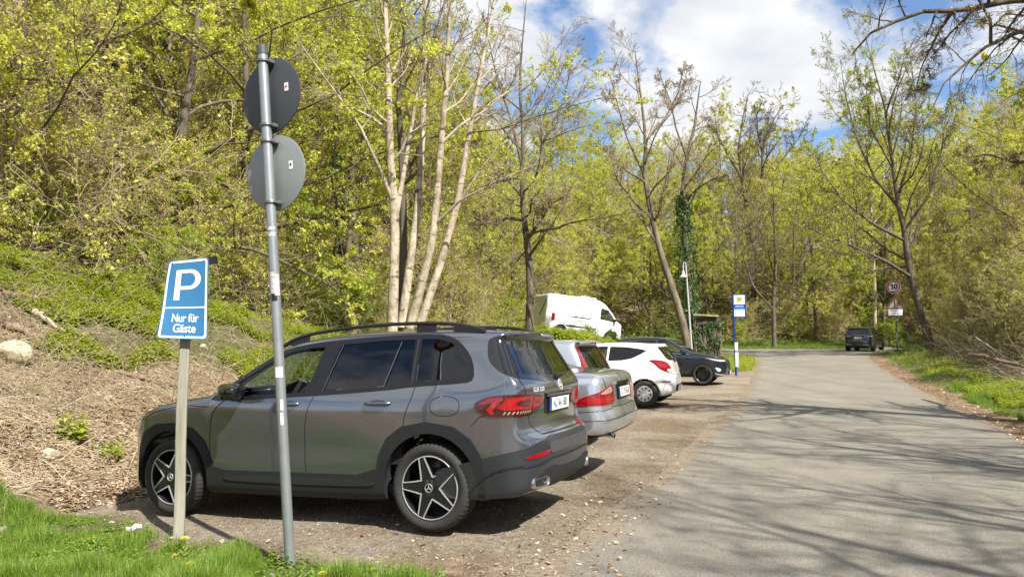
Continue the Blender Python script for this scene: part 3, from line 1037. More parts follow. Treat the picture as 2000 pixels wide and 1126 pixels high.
def build_grey_suv():
    car = thing('parked_car', 'dark metallic grey parked SUV in the foreground with red tail lights and star-spoke wheels', 'car')
    side = [(-.78, .30), (-.90, .34), (-.955, .46), (-.96, .60), (-.95, .72), (-.89, .765), (-.845, .80), (-.832, .90), (-.835, 1.03), (-.865, 1.11), (-.865, 1.16), (-.84, 1.20), (-.79, 1.27), (-.665, 1.50),
            (-.63, 1.565), (-.66, 1.598), (-.65, 1.632), (-.50, 1.650), (-.1, 1.667), (.5, 1.678), (1.0, 1.668), (1.40, 1.630), (1.62, 1.575), (1.95, 1.40),
            (2.30, 1.205), (2.47, 1.130), (2.75, 1.105), (3.05, 1.06), (3.32, .985), (3.50, .885), (3.60, .76), (3.665, .60), (3.69, .42), (3.66, .28), (3.50, .23), (3.2, .225), (2.2, .225), (.6, .225), (-.3, .24)]
    plan = [(-.962, 0), (-.955, .35), (-.925, .60), (-.86, .76), (-.74, .855), (-.50, .905), (-.1, .921), (.6, .922), (1.4, .922), (2.5, .922), (2.95, .915), (3.22, .875), (3.42, .79), (3.58, .62), (3.67, .35), (3.695, 0)]
    wz = [(.20, .84), (.26, .87), (.34, .885), (.46, .893), (.56, .905), (.70, .912), (.86, .916), (.98, .918), (1.03, .912), (1.08, .898), (1.14, .880), (1.20, .862), (1.36, .806), (1.50, .756), (1.60, .716), (1.70, .66)]
    def ex(x, z):
        v = .012 * np.exp(-(x / .55) ** 2) * np.exp(-((z - .62) / .3) ** 2) + .014 * np.exp(-((x - 2.83) / .5) ** 2) * np.exp(-((z - .62) / .3) ** 2)
        # scooped lower doors and a shoulder ridge falling towards the rear light
        v = v - .016 * np.exp(-((z - .66) / .13) ** 2) * np.clip(1 - np.abs((x - 1.42) / 1.0) ** 3, 0, 1)
        v = v - .05 * np.clip((x - 2.3) / 1.0, 0, 1) * np.clip((z - .95) / .15, 0, 1)
        # tumblehome pinch towards the tail above the belt
        v = v - .055 * np.clip((-x - .05) / .7, 0, 1) * np.clip((z - 1.12) / .35, 0, 1)
        return v
    B = Body(side, plan, wz, (0, 2.829), .450, cr=.10, cf=.13, k=.065, extra=ex, mid=1.2, k2=.045, axz=.362)
    B.wrap = (-.42, 3.1)
    paint = mat('grey_metallic_paint', (.132, .143, .170), .14, metal=.78, coat=1.0, noise=(900, .9, (.165, .175, .20), 1))
    # --- window outlines (side view)
    fdoor = [(2.30, 1.100), (1.90, 1.112), (1.235, 1.135), (1.12, 1.575), (1.28, 1.566), (1.50, 1.535), (1.70, 1.455), (2.02, 1.285), (2.22, 1.165)]
    rdoor = [(1.105, 1.145), (.40, 1.178), (.175, 1.206), (.185, 1.605), (.50, 1.606), (.985, 1.585)]
    quart = [(.150, 1.210), (-.30, 1.232), (-.37, 1.25), (-.345, 1.36), (-.27, 1.47), (-.16, 1.565), (-.03, 1.600), (.155, 1.606)]
    cuts = []
    allside = []
    for mp, s in (('L', 1), ('R', -1)):
        for q, gm, nm in ((fdoor, CLEARG, 0), (rdoor, TINT, 1), (quart, TINT, 1)):
            o = roundc(q, .03)
            cuts.append((mp, shrink(o, .012)))
            pane = patch(B, mp, shrink(o, .008), 'window', gm, car, off=-.004, res=.06, skirt=0)
            tag(pane, 'clear front door window' if gm is CLEARG else 'dark tinted rear window')
        # black surround covering all three, holes for the panes
        outer = chaikin([(2.36, 1.082), (1.9, 1.094), (1.2, 1.118), (.42, 1.158), (.18, 1.186), (-.32, 1.207), (-.405, 1.235), (-.375, 1.38), (-.285, 1.505), (-.16, 1.598), (-.02, 1.628), (.4, 1.636), (1.0, 1.612), (1.3, 1.592), (1.54, 1.560), (1.74, 1.475), (2.05, 1.310), (2.32, 1.13)], 1)
        patch(B, mp, outer, 'window_surround', mat('window_seal', (.008, .008, .009), .35), car, off=.0035, res=.03, skirt=.02, holes=[shrink(roundc(q, .03), .016) for q in (fdoor, rdoor, quart)])
        strips(B, [(mp, [(.945, 1.572), (1.078, 1.157)], .008), (mp, [(.335, 1.571), (.448, 1.187)], .012), (mp, [(.168, 1.592), (.172, 1.207)], .006)], 'window_divider', mat('divider_grey', (.05, .05, .053), .4), car, off=.006)
    rglass = [(-.655, 1.235), (-.30, 1.212), (.30, 1.212), (.655, 1.235), (.655, 1.34), (.60, 1.52), (.55, 1.588), (-.55, 1.588), (-.60, 1.52), (-.655, 1.34)]
    rg = roundc(rglass, .05)
    cuts.append(('B', shrink(rg, .03)))
    patch(B, 'B', shrink(rg, .022), 'rear_window', TINT2, car, off=-.004, res=.05, skirt=0)
    wrap = roundc([(-.72, 1.235), (-.30, 1.196), (.30, 1.196), (.72, 1.235), (.80, 1.28), (.90, 1.40), (.90, 1.56), (.80, 1.588), (.54, 1.606), (-.54, 1.606), (-.80, 1.588), (-.90, 1.56), (-.90, 1.40), (-.80, 1.28)], .05)
    patch(B, 'W', wrap, 'rear_window_surround', GLOSSB, car, off=.003, res=.03, skirt=.015, holes=[shrink(rg, .032)])
    wsc = chaikin([(-.66, 1.14), (0, 1.16), (.66, 1.14), (.60, 1.42), (.53, 1.57), (0, 1.60), (-.53, 1.57), (-.60, 1.42)], 2)
    cuts.append(('F', shrink(wsc, .03)))
    wsp = patch(B, 'F', shrink(wsc, .02), 'windscreen', CLEARG, car, off=-.004, res=.06, skirt=0)
    patch(B, 'F', wsc, 'frame', GLOSSB, wsp, off=.003, res=.04, holes=[shrink(wsc, .045)])
    body_mesh(B, 'body', paint, car, cuts, .02)
    # --- lower cladding on both sides with squared arches
    for mp, s in (('L', 1), ('R', -1)):
        def arch(cx, r0=.440, n=20):
            return [(cx + r0 * math.cos(a), .362 + r0 * math.sin(a)) for a in np.linspace(-.36, math.pi + .36, n)]
        ra = arch(0); fa = arch(2.829)
        rearo = [(-.44, .27)] + ra[::-1] + [(.42, .245)]
        # rear arch band outer edge
        sill = [(.425, .228), (2.405, .228)] + [(2.829 + .440 * math.cos(a), .362 + .440 * math.sin(a)) for a in np.linspace(math.pi + .36, -.36, 24)] \
            + [(3.30, .235), (3.33, .45), (3.31, .62), (3.23, .78), (3.05, .862), (2.80, .880), (2.56, .83), (2.41, .71), (2.345, .57), (2.31, .48), (2.15, .445), (.72, .445), (.50, .50), (.475, .62), (.40, .76), (.25, .86), (.02, .898),
               (-.23, .86), (-.39, .76), (-.48, .61), (-.50, .48), (-.49, .27), (-.436, .27)] + [(.440 * math.cos(a), .362 + .440 * math.sin(a)) for a in np.linspace(math.pi + .25, -.36, 24)]
        patch(B, mp, np.array(sill), 'lower_cladding', PLAST, car, off=.012, res=.028, skirt=.05)
        patch(B, mp, chaikin([(2.12, .405), (.60, .405), (.50, .375), (.62, .345), (2.10, .345), (2.2, .375)], 2), 'sill_ridge', mat('sill_gloss', (.02, .021, .023), .25, coat=.4), car, off=.022, res=.03, skirt=.012)
    # --- panel gaps
    lines = []
    for mp in ('L', 'R'):
        lines += [(mp, chaikin([(2.18, 1.085), (2.27, 1.03), (2.335, .94), (2.352, .60), (2.33, .50), (2.30, .44)], 1, False)),
                  (mp, chaikin([(1.155, 1.13), (1.225, 1.0), (1.255, .80), (1.257, .53), (1.245, .445)], 1, False)),
                  (mp, chaikin([(.135, 1.20), (.16, 1.09), (.215, .97), (.245, .83)], 1, False)),
                  (mp, np.concatenate([chaikin([(-.02, 1.105), (-.29, 1.105), (-.29, .945), (-.02, .945)], 3)] * 1 + [[(-.02 - .0675, 1.105)]])[:-1], .006),
                  (mp, [(-.395, .865), (-.46, .93), (-.55, .965)]),
                  (mp, chaikin([(2.36, 1.03), (2.7, 1.045), (3.05, .99), (3.28, .90)], 1, False), .006)]
    W_ = lambda x, y: B.wu(x, y)
    for s in (1, -1):
        lines += [('W', [(s * .70, 1.225), (s * .665, 1.095)], .007), ('B', [(s * .635, .955), (s * .63, .86), (s * .50, .765)], .007), ('B', [(s * .52, 1.60), (s * .62, 1.64)], .006)]
    lines += [('B', [(-.50, .765), (.50, .765)], .010)]
    strips(B, lines, 'panel_gaps', GAP, car, off=.0016)
    # --- rear bumper
    bl = [(-1.36, .485), (-1.30, .52), (-1.10, .565), (-.92, .615), (-.78, .655), (-.62, .715), (-.48, .742), (.48, .742), (.62, .715), (.78, .655), (.92, .615), (1.10, .565), (1.30, .52), (1.36, .485),
          (1.36, .285), (1.1, .275), (.8, .30), (.55, .33), (-.55, .33), (-.8, .30), (-1.1, .275), (-1.36, .285)]
    bp = mat('bumper_grey', (.030, .032, .037), .36, metal=.35, coat=.4)
    bmp = patch(B, 'W', np.array(bl), 'rear_bumper', bp, car, off=.010, res=.03, skirt=.03)
    patch(B, 'B', np.array([(-.50, .70), (.50, .70), (.52, .655), (.50, .61), (-.50, .61), (-.52, .655)]), 'step_panel', mat('bumper_grey_matt', (.045, .046, .050), .45), bmp, off=.018, res=.03, skirt=.012)
    patch(B, 'W', chaikin([(-.68, .445), (-.5, .515), (-.25, .475), (.25, .475), (.5, .515), (.68, .445), (.62, .33), (-.62, .33)], 1), 'diffuser', PLAST, bmp, off=.018, res=.03, skirt=.02)
    strips(B, [('W', [(-.72, .53), (-.5, .568), (.5, .568), (.72, .53)], .010), ('W', chaikin([(1.05, .33), (.98, .42), (.86, .515), (.72, .545)], 2, False), .012), ('W', chaikin([(-1.05, .33), (-.98, .42), (-.86, .515), (-.72, .545)], 2, False), .012)], 'bumper_creases', GAP, bmp, off=.020)
    for y in (-.30, -.1, .1, .30):
        ctr = MB(); ctr.box((-.885, y, .385), (.05, .018, .09), bev=.004); ctr.build('diffuser_fin', PLAST, bmp)
    for s in (1, -1):
        f = patch(B, 'W', chaikin([(s * .50, .618), (s * .68, .590), (s * .72, .598), (s * .68, .622), (s * .52, .652)], 1), 'reflector', REDL, bmp, off=.0155, res=.02, skirt=.012)
        # exhaust trim: rounded rectangular ring
        ex_ = MB()
        o = chaikin([(-.105, -.034), (.105, -.034), (.12, 0), (.105, .038), (-.105, .038), (-.12, 0)], 2)
        i = chaikin([(-.082, -.018), (.082, -.018), (.09, 0), (.082, .020), (-.082, .020), (-.09, 0)], 2)
        n = len(o)
        V = [(-.060, a, b) for a, b in o * 1.05] + [(-.072, a, b) for a, b in o] + [(-.074, a, b) for a, b in i * 1.12] + [(-.064, a, b) for a, b in i] + [(.02, a, b) for a, b in i] + [(.03, a, b) for a, b in o]
        Q = []
        seq = [5, 0, 1, 2, 3, 4]
        for a, b in zip(seq[:-1], seq[1:]):
            for k in range(n): Q.append((a * n + k, a * n + (k + 1) % n, b * n + (k + 1) % n, b * n + k))
        ex_.add(V, Q)
        e = ex_.build('exhaust_trim', mat('exhaust_chrome', (.66, .65, .62), .2, metal=1), bmp, sharp=50)
        e.location = (-.835, s * .64, .395); e.scale = (1, .95, 1.3); e.rotation_euler = (0, 0, -s * .28)
        blk = MB(); blk.box((-.845, s * .64, .395), (.06, .17, .035), Matrix.Rotation(-s * .28, 3, 'Z'), bev=.01); blk.build('exhaust_opening', GAP, bmp)
    # --- tail lights (wrap round the corner), dark housing, red elements
    for s in (1, -1):
        def w_(pts): return np.array([(s * (.40 + (a - .34) * .80 if a < .7 else .688 + (a - .7) * .78), b) for a, b in pts])
        hous = w_([(.34, 1.085), (.64, 1.108), (.80, 1.112), (.95, 1.102), (1.06, 1.065), (1.10, 1.035), (1.06, .985), (1.00, .948), (.93, .940), (.80, .935), (.66, .940), (.50, .952), (.40, .975), (.335, 1.0)])
        L_ = patch(B, 'W', chaikin(hous, 1), 'tail_light', REDD, car, off=.012, res=.022, skirt=.02)
        patch(B, 'W', w_([(.36, 1.072), (.555, 1.086), (.555, .992), (.37, 1.005)]), 'inner_lens', REDB, L_, off=.0145, res=.022, skirt=.006)
        patch(B, 'W', w_([(.40, 1.052), (.53, 1.060), (.53, 1.022), (.41, 1.028)]), 'lens_recess', REDD, L_, off=.0165, res=.02, skirt=.004)
        patch(B, 'W', w_([(.58, 1.088), (.72, 1.092), (.83, 1.080), (.87, 1.03), (.90, 1.01), (.86, .990), (.74, .988), (.58, .985)]), 'outer_lens', REDB, L_, off=.0145, res=.022, skirt=.006)
        patch(B, 'W', chaikin(w_([(.60, 1.068), (.70, 1.070), (.77, 1.055), (.77, 1.025), (.71, 1.008), (.60, 1.012)]), 1), 'lens_recess', REDD, L_, off=.0165, res=.02, skirt=.004)
        patch(B, 'W', w_([(.86, 1.090), (.95, 1.085), (1.03, 1.05), (1.05, 1.035), (.99, 1.04), (.90, 1.05), (.85, 1.07)]), 'lens_arrow', REDL, L_, off=.0145, res=.02, skirt=.004)
        patch(B, 'W', w_([(.88, 1.055), (.93, 1.045), (.985, .995), (.95, .955), (.92, .955), (.935, .995), (.90, 1.02)]), 'lens_arrow', REDB, L_, off=.0145, res=.02, skirt=.004)
        stp = [('W', [(s * u, .975), (s * (u + .012), .953)], .007) for u in np.arange(.60, .82, .022)]
        strips(B, stp, 'lens_ticks', mat('lens_tick', (.30, .24, .17), .3), L_, off=.014)
    # --- plate, recess, badge, lettering
    rec = patch(B, 'B', np.array([(-.345, 1.088), (.345, 1.088), (.325, .93), (.30, .915), (-.30, .915), (-.325, .93)]), 'plate_recess', PLAST, car, off=.003, res=.03, skirt=.01)
    patch(B, 'B', np.array([(-.335, 1.092), (.335, 1.092), (.33, 1.07), (-.33, 1.07)]), 'handle_strip', GLOSSB, car, off=.018, res=.03, skirt=.02)
    p0, n0 = B.project('B', [(0, .995)])
    n_ = Vector(n0[0]); n_.y = 0; n_.normalize()
    xr = Vector((0, -1, 0)); up = n_.cross(xr)
    M = Matrix((xr, up, n_)).transposed().to_4x4(); M.translation = Vector(p0[0]) + n_ * .022
    pl_ = plate(car, 'AC AA 1801', M, sx=.70)
    p0, n0 = B.project('B', [(0, 1.155)])
    n_ = Vector(n0[0]); n_.normalize(); up = n_.cross(xr)
    M = Matrix((xr, up, n_)).transposed().to_4x4(); M.translation = Vector(p0[0]) + n_ * .003
    star_badge(car, M, .048, mat('badge_silver', (.75, .76, .78), .3, metal=.4))
    p0, n0 = B.project('B', [(.50, 1.135)])
    n_ = Vector(n0[0]); n_.normalize(); xr2 = (Vector((0, 0, 1)).cross(n_)).normalized(); up = n_.cross(xr2)
    M = Matrix((xr2, up, n_)).transposed().to_4x4(); M.translation = Vector(p0[0]) + n_ * .005
    me = text_mesh('GLB 250', .052, bold=.001, sx=1.15)
    put_text(me, M, 'model_lettering', mat('badge_silver', (.75, .76, .78), .3, metal=.4), car)
    # --- spoiler lip, wiper, antenna
    sp = MB()
    ys = np.linspace(-.62, .62, 25)
    V = []
    for y in ys:
        xo = -.685 + .16 * (y / .62) ** 4 * .6
        zt = 1.632 - .018 * (y / .62) ** 2
        V += [(xo, y, zt - .012), (xo + .004, y, zt + .003), (xo + .14, y, zt + .020), (xo + .14, y, zt - .03), (xo + .02, y, zt - .030)]
    Q = [(i * 5 + k, i * 5 + (k + 1) % 5, (i + 1) * 5 + (k + 1) % 5, (i + 1) * 5 + k) for i in range(24) for k in range(5)]
    sp.add(V, Q).build('spoiler', paint, car, sharp=40)
    wp = MB()
    a, _ = B.project('B', [(-.02, 1.232)]); b, _ = B.project('B', [(-.42, 1.262)])
    wp.tube([a[0] + [-.02, 0, 0], a[0] + [-.035, -.05, .01], b[0] + [-.02, 0, 0]], [.018, .014, .007], 8)
    wp.box(tuple(a[0] + [-.015, 0, 0]), (.04, .07, .04), bev=.012)
    wp.build('rear_wiper', PLAST, car)
    # --- roof rails
    for s in (1, -1):
        P = [(1.66, 1.588), (1.56, 1.640), (1.374, 1.684), (.989, 1.722), (.551, 1.738), (.167, 1.734), (-.149, 1.714), (-.29, 1.685), (-.43, 1.645)]
        P = chaikin(P, 2, False)
        b = MB()
        Y = s * (.665 - .02 * np.clip((-P[:, 0]) / .5, 0, 1))
        b.tube(np.c_[P[:, 0], Y, P[:, 1]], .0165, 10)
        for x0, x1, z in ((1.40, 1.66, 1.585), (.05, .21, 1.640), (-.42, -.16, 1.630)):
            zt = lambda x: np.interp(-x, -P[:, 0], P[:, 1])
            for k in range(9):
                x = x0 + (x1 - x0) * k / 8
                b.box((x, s * .66, (z + zt(x)) / 2), ((x1 - x0) / 8 + .002, .026, max(.02, zt(x) - z)), bev=.0)
        b.build('roof_rail', PLAST, car)
    # --- handles
    hm = mat('handle_paint', (.12, .125, .135), .2, metal=.8, coat=1.0)
    for mp, s in (('L', 1), ('R', -1)):
        for hx in (.49, 1.45):
            p, n = B.project(mp, [(hx, 1.045)])
            b = MB()
            t = np.linspace(-1, 1, 13)
            P = np.c_[hx + t * .128, np.full(13, p[0][1]) + s * (.030 - .028 * t ** 4), 1.052 + .0 * t]
            b.tube(P, (.021) * np.sqrt(1 - .80 * np.abs(t) ** 3), 12)
            h = b.build('door_handle', hm, car)
            patch(B, mp, chaikin([(hx - .085, 1.03), (hx + .085, 1.03), (hx + .10, 1.05), (hx + .07, 1.078), (hx - .07, 1.078), (hx - .10, 1.05)], 2), 'recess', GAP, h, off=.002, res=.03, skirt=0)
        # mirror
        b = MB()
        bm = bmesh.new(); bmesh.ops.create_uvsphere(bm, u_segments=24, v_segments=14, radius=1)
        for v in bm.verts:
            x, y, z = v.co
            f = lambda t: math.copysign(abs(t) ** .72, t)
            x, y, z = f(x) * .095, f(y) * .125, f(z) * .075
            x += .05 * (1 - abs(y) / .13) * (1 if x > 0 else .15)
            v.co = (x, y, z * (1 - .25 * (y * s > .05)))
        me = bpy.data.meshes.new('side_mirror'); bm.to_mesh(me); bm.free()
        me.polygons.foreach_set('use_smooth', [True] * len(me.polygons))
        mir = link('side_mirror', me, car, GLOSSB); mir.location = (1.985, s * 1.005, 1.175); mir.rotation_euler = (0, 0, s * .25)
        b.box((2.02, s * .90, 1.105), (.09, .12, .05), bev=.02); b.build('mirror_foot', GLOSSB, car)
    # --- head lights, grille
    for s in (1, -1):
        patch(B, 'V', chaikin([(s * .58, .86), (s * .70, .88), (s * .82, .88), (s * .81, .80), (s * .70, .77), (s * .58, .77)], 2), 'headlight', CLEARL, car, off=.006, res=.03)
    patch(B, 'F', chaikin([(-.48, .84), (.48, .84), (.52, .70), (.42, .55), (-.42, .55), (-.52, .70)], 1), 'grille', PLAST, car, off=.006, res=.04)
    # --- wheels
    for x, tn in ((0, 0), (2.829, .0)):
        make_wheel(car, (x, .795, .359), 1, .359, .266, .235, 'star', rot=math.radians(74 if x == 0 else 110))
        make_wheel(car, (x, -.795, .359), -1, .359, .266, .235, 'star', rot=.4)
    w = MB()
    for x in (0, 2.829):
        for s in (1, -1):
            th = np.linspace(-.12, math.pi + .12, 22)
            Va = [(x + .47 * math.cos(a), s * yy, .362 + .47 * math.sin(a)) for yy in (.50, .87) for a in th]
            w.add(Va, [(i, i + 1, i + 23, i + 22) for i in range(21)])
    w.box((1.4, 0, .30), (3.2, 1.6, .10)); w.box((0, 0, .40), (.9, 1.0, .3)); w.box((2.83, 0, .45), (.9, 1.0, .4)); w.box((-.5, 0, .42), (.6, 1.1, .2))
    w.build('underbody', DARKIN, car)
    # --- interior
    b = MB()
    for y in (.38, -.38):
        seat_mesh(b, 1.42, y); 
    b.box((.35, 0, .52), (.5, 1.25, .18), bev=.06); b.box((.08, 0, .84), (.13, 1.25, .55), Matrix.Rotation(-.2, 3, 'Y'), bev=.05)
    for y in (.36, 0, -.36): b.box((.02, y, 1.20), (.09, .24, .17), bev=.04)
    b.build('seats', SEATM, car)
    b = MB(); b.box((2.10, 0, .92), (.55, 1.45, .26), bev=.08); b.box((1.30, .0, .30), (2.6, 1.5, .02)); b.box((1.3, .80, .78), (2.0, .05, .5)); b.box((1.3, -.80, .78), (2.0, .05, .5))
    b.box((-.35, 0, .95), (.9, 1.3, .04))
    b.build('dashboard', DARKIN, car)
    b = MB()
    th = np.linspace(0, 2 * np.pi, 33)
    Mw = Matrix.Rotation(-.42, 3, 'Y')
    P = np.array([np.array(Mw @ Vector((0, .185 * math.cos(a), .185 * math.sin(a)))) for a in th]) + [1.80, .38, 1.06]
    b.tube(P, .016, 8, cap=False); b.box((1.82, .38, 1.05), (.05, .30, .05), bev=.01); b.tube([(1.82, .38, 1.05), (2.1, .38, .98)], .03, 8)
    b.build('steering_wheel', DARKIN, car)
    place_car(car, (-.332, 6.971, 0.012, .3852, -.0375, .0116))
    return car
# ================================================================ the other vehicles
def surf_M(B, mp, uv, lift=.003, level=True):
    p, n = B.project(mp, [uv]); n = Vector(n[0])
    if level: n.y = 0 if mp in 'BF' else n.y
    n.normalize()
    xr = Vector((0, 0, 1)).cross(n).normalized(); up = n.cross(xr)
    M = Matrix((xr, up, n)).transposed().to_4x4(); M.translation = Vector(p[0]) + n * lift
    return M

def basic(car, B, paint, wins, rear, front, wheels, gaps=(), res=.03, trim=None, wfr=None, seal=.025, seats=(1.25, .3), steer=None):
    """wins: [(outline, glass)] both sides; rear/front: outline or None; wheels=(x0, x1, track/2, R, rim, w, style, turn)"""
    cuts = []
    sealm = mat('window_seal', (.008, .008, .009), .35)
    for mp in ('L', 'R'):
        for o, g in wins:
            cuts.append(window(B, mp, roundc(o, .035), car, wfr or sealm, g, fw=seal, k=0))
    for mp, o, g in ((('B',) + rear) if rear else (None,) * 3, (('F',) + front) if front else (None,) * 3):
        if mp: cuts.append(window(B, mp, roundc(o, .05), car, wfr or sealm, g, fw=.03, k=0, name='rear_window' if mp == 'B' else 'windscreen'))
    body_mesh(B, 'body', paint, car, cuts, res)
    if gaps: strips(B, gaps, 'panel_gaps', GAP, car, w=.007, off=.0025)
    x0, x1, tr, Rr, rim, w, sty, turn = wheels
    for x in (x0, x1):
        for s in (1, -1):
            make_wheel(car, (x, s * tr, Rr), s, Rr, rim, w, sty, rot=.5 + x + s, turn=(turn if x == x1 else 0))
    u = MB()
    for x in (x0, x1):
        th = np.linspace(-.12, math.pi + .12, 18); r_ = B.ar + .02
        for s in (1, -1):
            u.add([(x + r_ * math.cos(a), s * yy, B.axz + r_ * math.sin(a)) for yy in (.48, tr + .06) for a in th], [(i, i + 1, i + 19, i + 18) for i in range(17)])
        u.box((x, 0, B.axz + .05), (.8, .95, .35))
    u.box(((x0 + x1) / 2, 0, .30), (x1 - x0 + .4, 1.4, .10))
    u.build('underbody', DARKIN, car)
    b = MB()
    for y in (.36, -.36): seat_mesh(b, seats[0], y, .42)
    b.box((seats[1], 0, .48), (.5, 1.15, .16), bev=.05); b.box((seats[1] - .28, 0, .78), (.13, 1.15, .5), Matrix.Rotation(-.2, 3, 'Y'), bev=.05)
    for y in (.36, -.36): b.box((seats[1] - .36, y, 1.12), (.08, .24, .16), bev=.03)
    b.build('seats', SEATM, car)

def lens(B, car, mp, pts, m, name='tail_light', sub=(), off=.008, k=2):
    L_ = patch(B, mp, chaikin(pts, k), name, m, car, off=off, res=.03, skirt=.015)
    for q, mm in sub:
        patch(B, mp, chaikin(q, 2), 'lens_segment', mm, L_, off=off + .003, res=.03, skirt=.005)
    return L_

def mirror(car, B, x, y, z, m, s):
    bm = bmesh.new(); bmesh.ops.create_uvsphere(bm, u_segments=20, v_segments=12, radius=1)
    for v in bm.verts:
        f = lambda t: math.copysign(abs(t) ** .75, t)
        v.co = (f(v.co.x) * .09, f(v.co.y) * .12, f(v.co.z) * .07)
    me = bpy.data.meshes.new('side_mirror'); bm.to_mesh(me); bm.free()
    me.polygons.foreach_set('use_smooth', [True] * len(me.polygons))
    o = link('side_mirror', me, car, m); o.location = (x, s * (y + .10), z)
    b = MB(); b.box((x + .02, s * (y - .02), z - .05), (.08, .14, .045), bev=.015); b.build('mirror_foot', PLAST, car)

def build_silver_sedan():
    car = thing('parked_car', 'silver parked saloon with half-clear rounded tail lights beside the grey SUV', 'car')
    side = [(-.85, .40), (-1.00, .43), (-1.09, .52), (-1.10, .60), (-1.06, .68), (-1.03, .74), (-1.02, .95), (-1.0, 1.06), (-.93, 1.105), (-.75, 1.125), (-.40, 1.14), (-.15, 1.20), (.25, 1.34), (.6, 1.42), (1.1, 1.445),
            (1.5, 1.42), (1.8, 1.33), (2.3, 1.08), (2.5, 1.0), (3.0, .94), (3.4, .82), (3.62, .62), (3.66, .45), (3.6, .26), (3.2, .22), (2.2, .22), (.6, .22), (-.3, .28)]
    plan = [(-1.115, 0), (-1.11, .42), (-1.07, .68), (-.98, .82), (-.75, .88), (-.4, .89), (.4, .90), (2.6, .89), (3.0, .86), (3.35, .76), (3.55, .55), (3.66, 0)]
    wz = [(.2, .80), (.35, .87), (.5, .892), (.65, .90), (.8, .895), (.92, .875), (1.02, .835), (1.09, .79), (1.2, .74), (1.35, .67), (1.45, .58), (1.5, .5)]
    B = Body(side, plan, wz, (0, 2.72), .35, cr=.08, cf=.13, k=.12, mid=1.1, k2=.09, axz=.315); B.wrap = (-.5, 3.0)
    paint = mat('silver_metallic_paint', (.50, .52, .545), .24, metal=.8, coat=1.0, noise=(700, .8, (.56, .57, .60), 1))
    wins = [([(.12, 1.02), (.95, 1.0), (.93, 1.33), (.55, 1.335), (.2, 1.20)], TINT), ([(1.0, 1.0), (1.98, .97), (1.75, 1.16), (1.42, 1.33), (.98, 1.335)], CLEARG)]
    rw = ([(-.60, 1.15), (.60, 1.15), (.52, 1.36), (.45, 1.41), (-.45, 1.41), (-.52, 1.36)], TINT)
    fw = ([(-.64, 1.06), (.64, 1.06), (.52, 1.36), (-.52, 1.36)], CLEARG)
    gaps = []
    for s in (1, -1):
        gaps += [('W', [(s * .62, 1.06), (s * .60, .95)]), ('B', [(s * .50, .93), (s * .50, .735), (0, .72)]), ('W', [(s * .5, .72), (s * .8, .70), (s * 1.2, .665), (s * 1.35, .64)]), ('W', [(s * 0, .615), (s * .8, .60), (s * 1.3, .575)])]
    for mp in ('L', 'R'):
        gaps += [(mp, [(.96, .99), (1.0, .9), (1.0, .4)]), (mp, [(.10, 1.0), (.05, .85), (.28, .62)])]
    basic(car, B, paint, wins, rw, fw, (0, 2.72, .76, .315, .20, .205, 'plain', 0), gaps, wfr=mat('chrome_trim', (.3, .3, .31), .3, metal=1), seats=(1.25, .35))
    WARM = mat('warm_clear_lens', (.30, .14, .10), .15, coat=1.0, noise=(30, .9, (.46, .34, .27)))
    for s in (1, -1):
        w = lambda P: [(s * (.40 + (a - .36) * .80), b) for a, b in P]
        lens(B, car, 'W', w([(.36, .80), (.38, .955), (.46, .985), (.60, .96), (.76, .90), (.90, .83), (.97, .785), (.92, .765), (.7, .765), (.42, .775)]), REDL,
             sub=[(w([(.43, .90), (.47, .968), (.58, .948), (.72, .898), (.70, .885), (.58, .885)]), WARM), (w([(.40, .805), (.41, .845), (.84, .845), (.89, .81), (.75, .79)]), REDB)])
    patch(B, 'B', roundc([(-.30, 1.005), (.30, 1.005), (.30, .965), (-.30, .965)], .015), 'boot_handle', CHROME, car, off=.02, res=.04, skirt=.02)
    patch(B, 'B', roundc([(-.29, .965), (.29, .965), (.29, .80), (-.29, .80)], .02), 'plate_recess', PLAST, car, off=.004, res=.04)
    plate(car, 'OT 39 KGB', surf_M(B, 'B', (0, .88), .018), sx=.72)
    star_badge(car, surf_M(B, 'B', (0, 1.065), .006), .042)
    rb = patch(B, 'W', [(-1.25, .41), (1.25, .41), (1.25, .43), (.8, .45), (-.8, .45), (-1.25, .43)], 'bumper_lip', PLAST, car, off=.006, res=.04)
    for y in (.50,):
        e = MB(); e.tube([(-.75, y, .43), (-.98, y, .42), (-1.03, y, .41)], .032, 12, cap=False); e.tube([(-.75, y, .43), (-.97, y, .42)], .026, 12)
        e.build('exhaust_pipe', CHROME, car)
    for mp, s in (('L', 1), ('R', -1)):
        h = MB(); p, n = B.project(mp, [(.75, .88)]); h.box(tuple(p[0] + n[0] * .015), (.20, .03, .035), bev=.012); h.build('door_handle', paint, car)
        mirror(car, B, 1.95, .84, 1.0, paint, s)
    place_car(car, (.40, 9.17, .085, .385, -.03, .0))

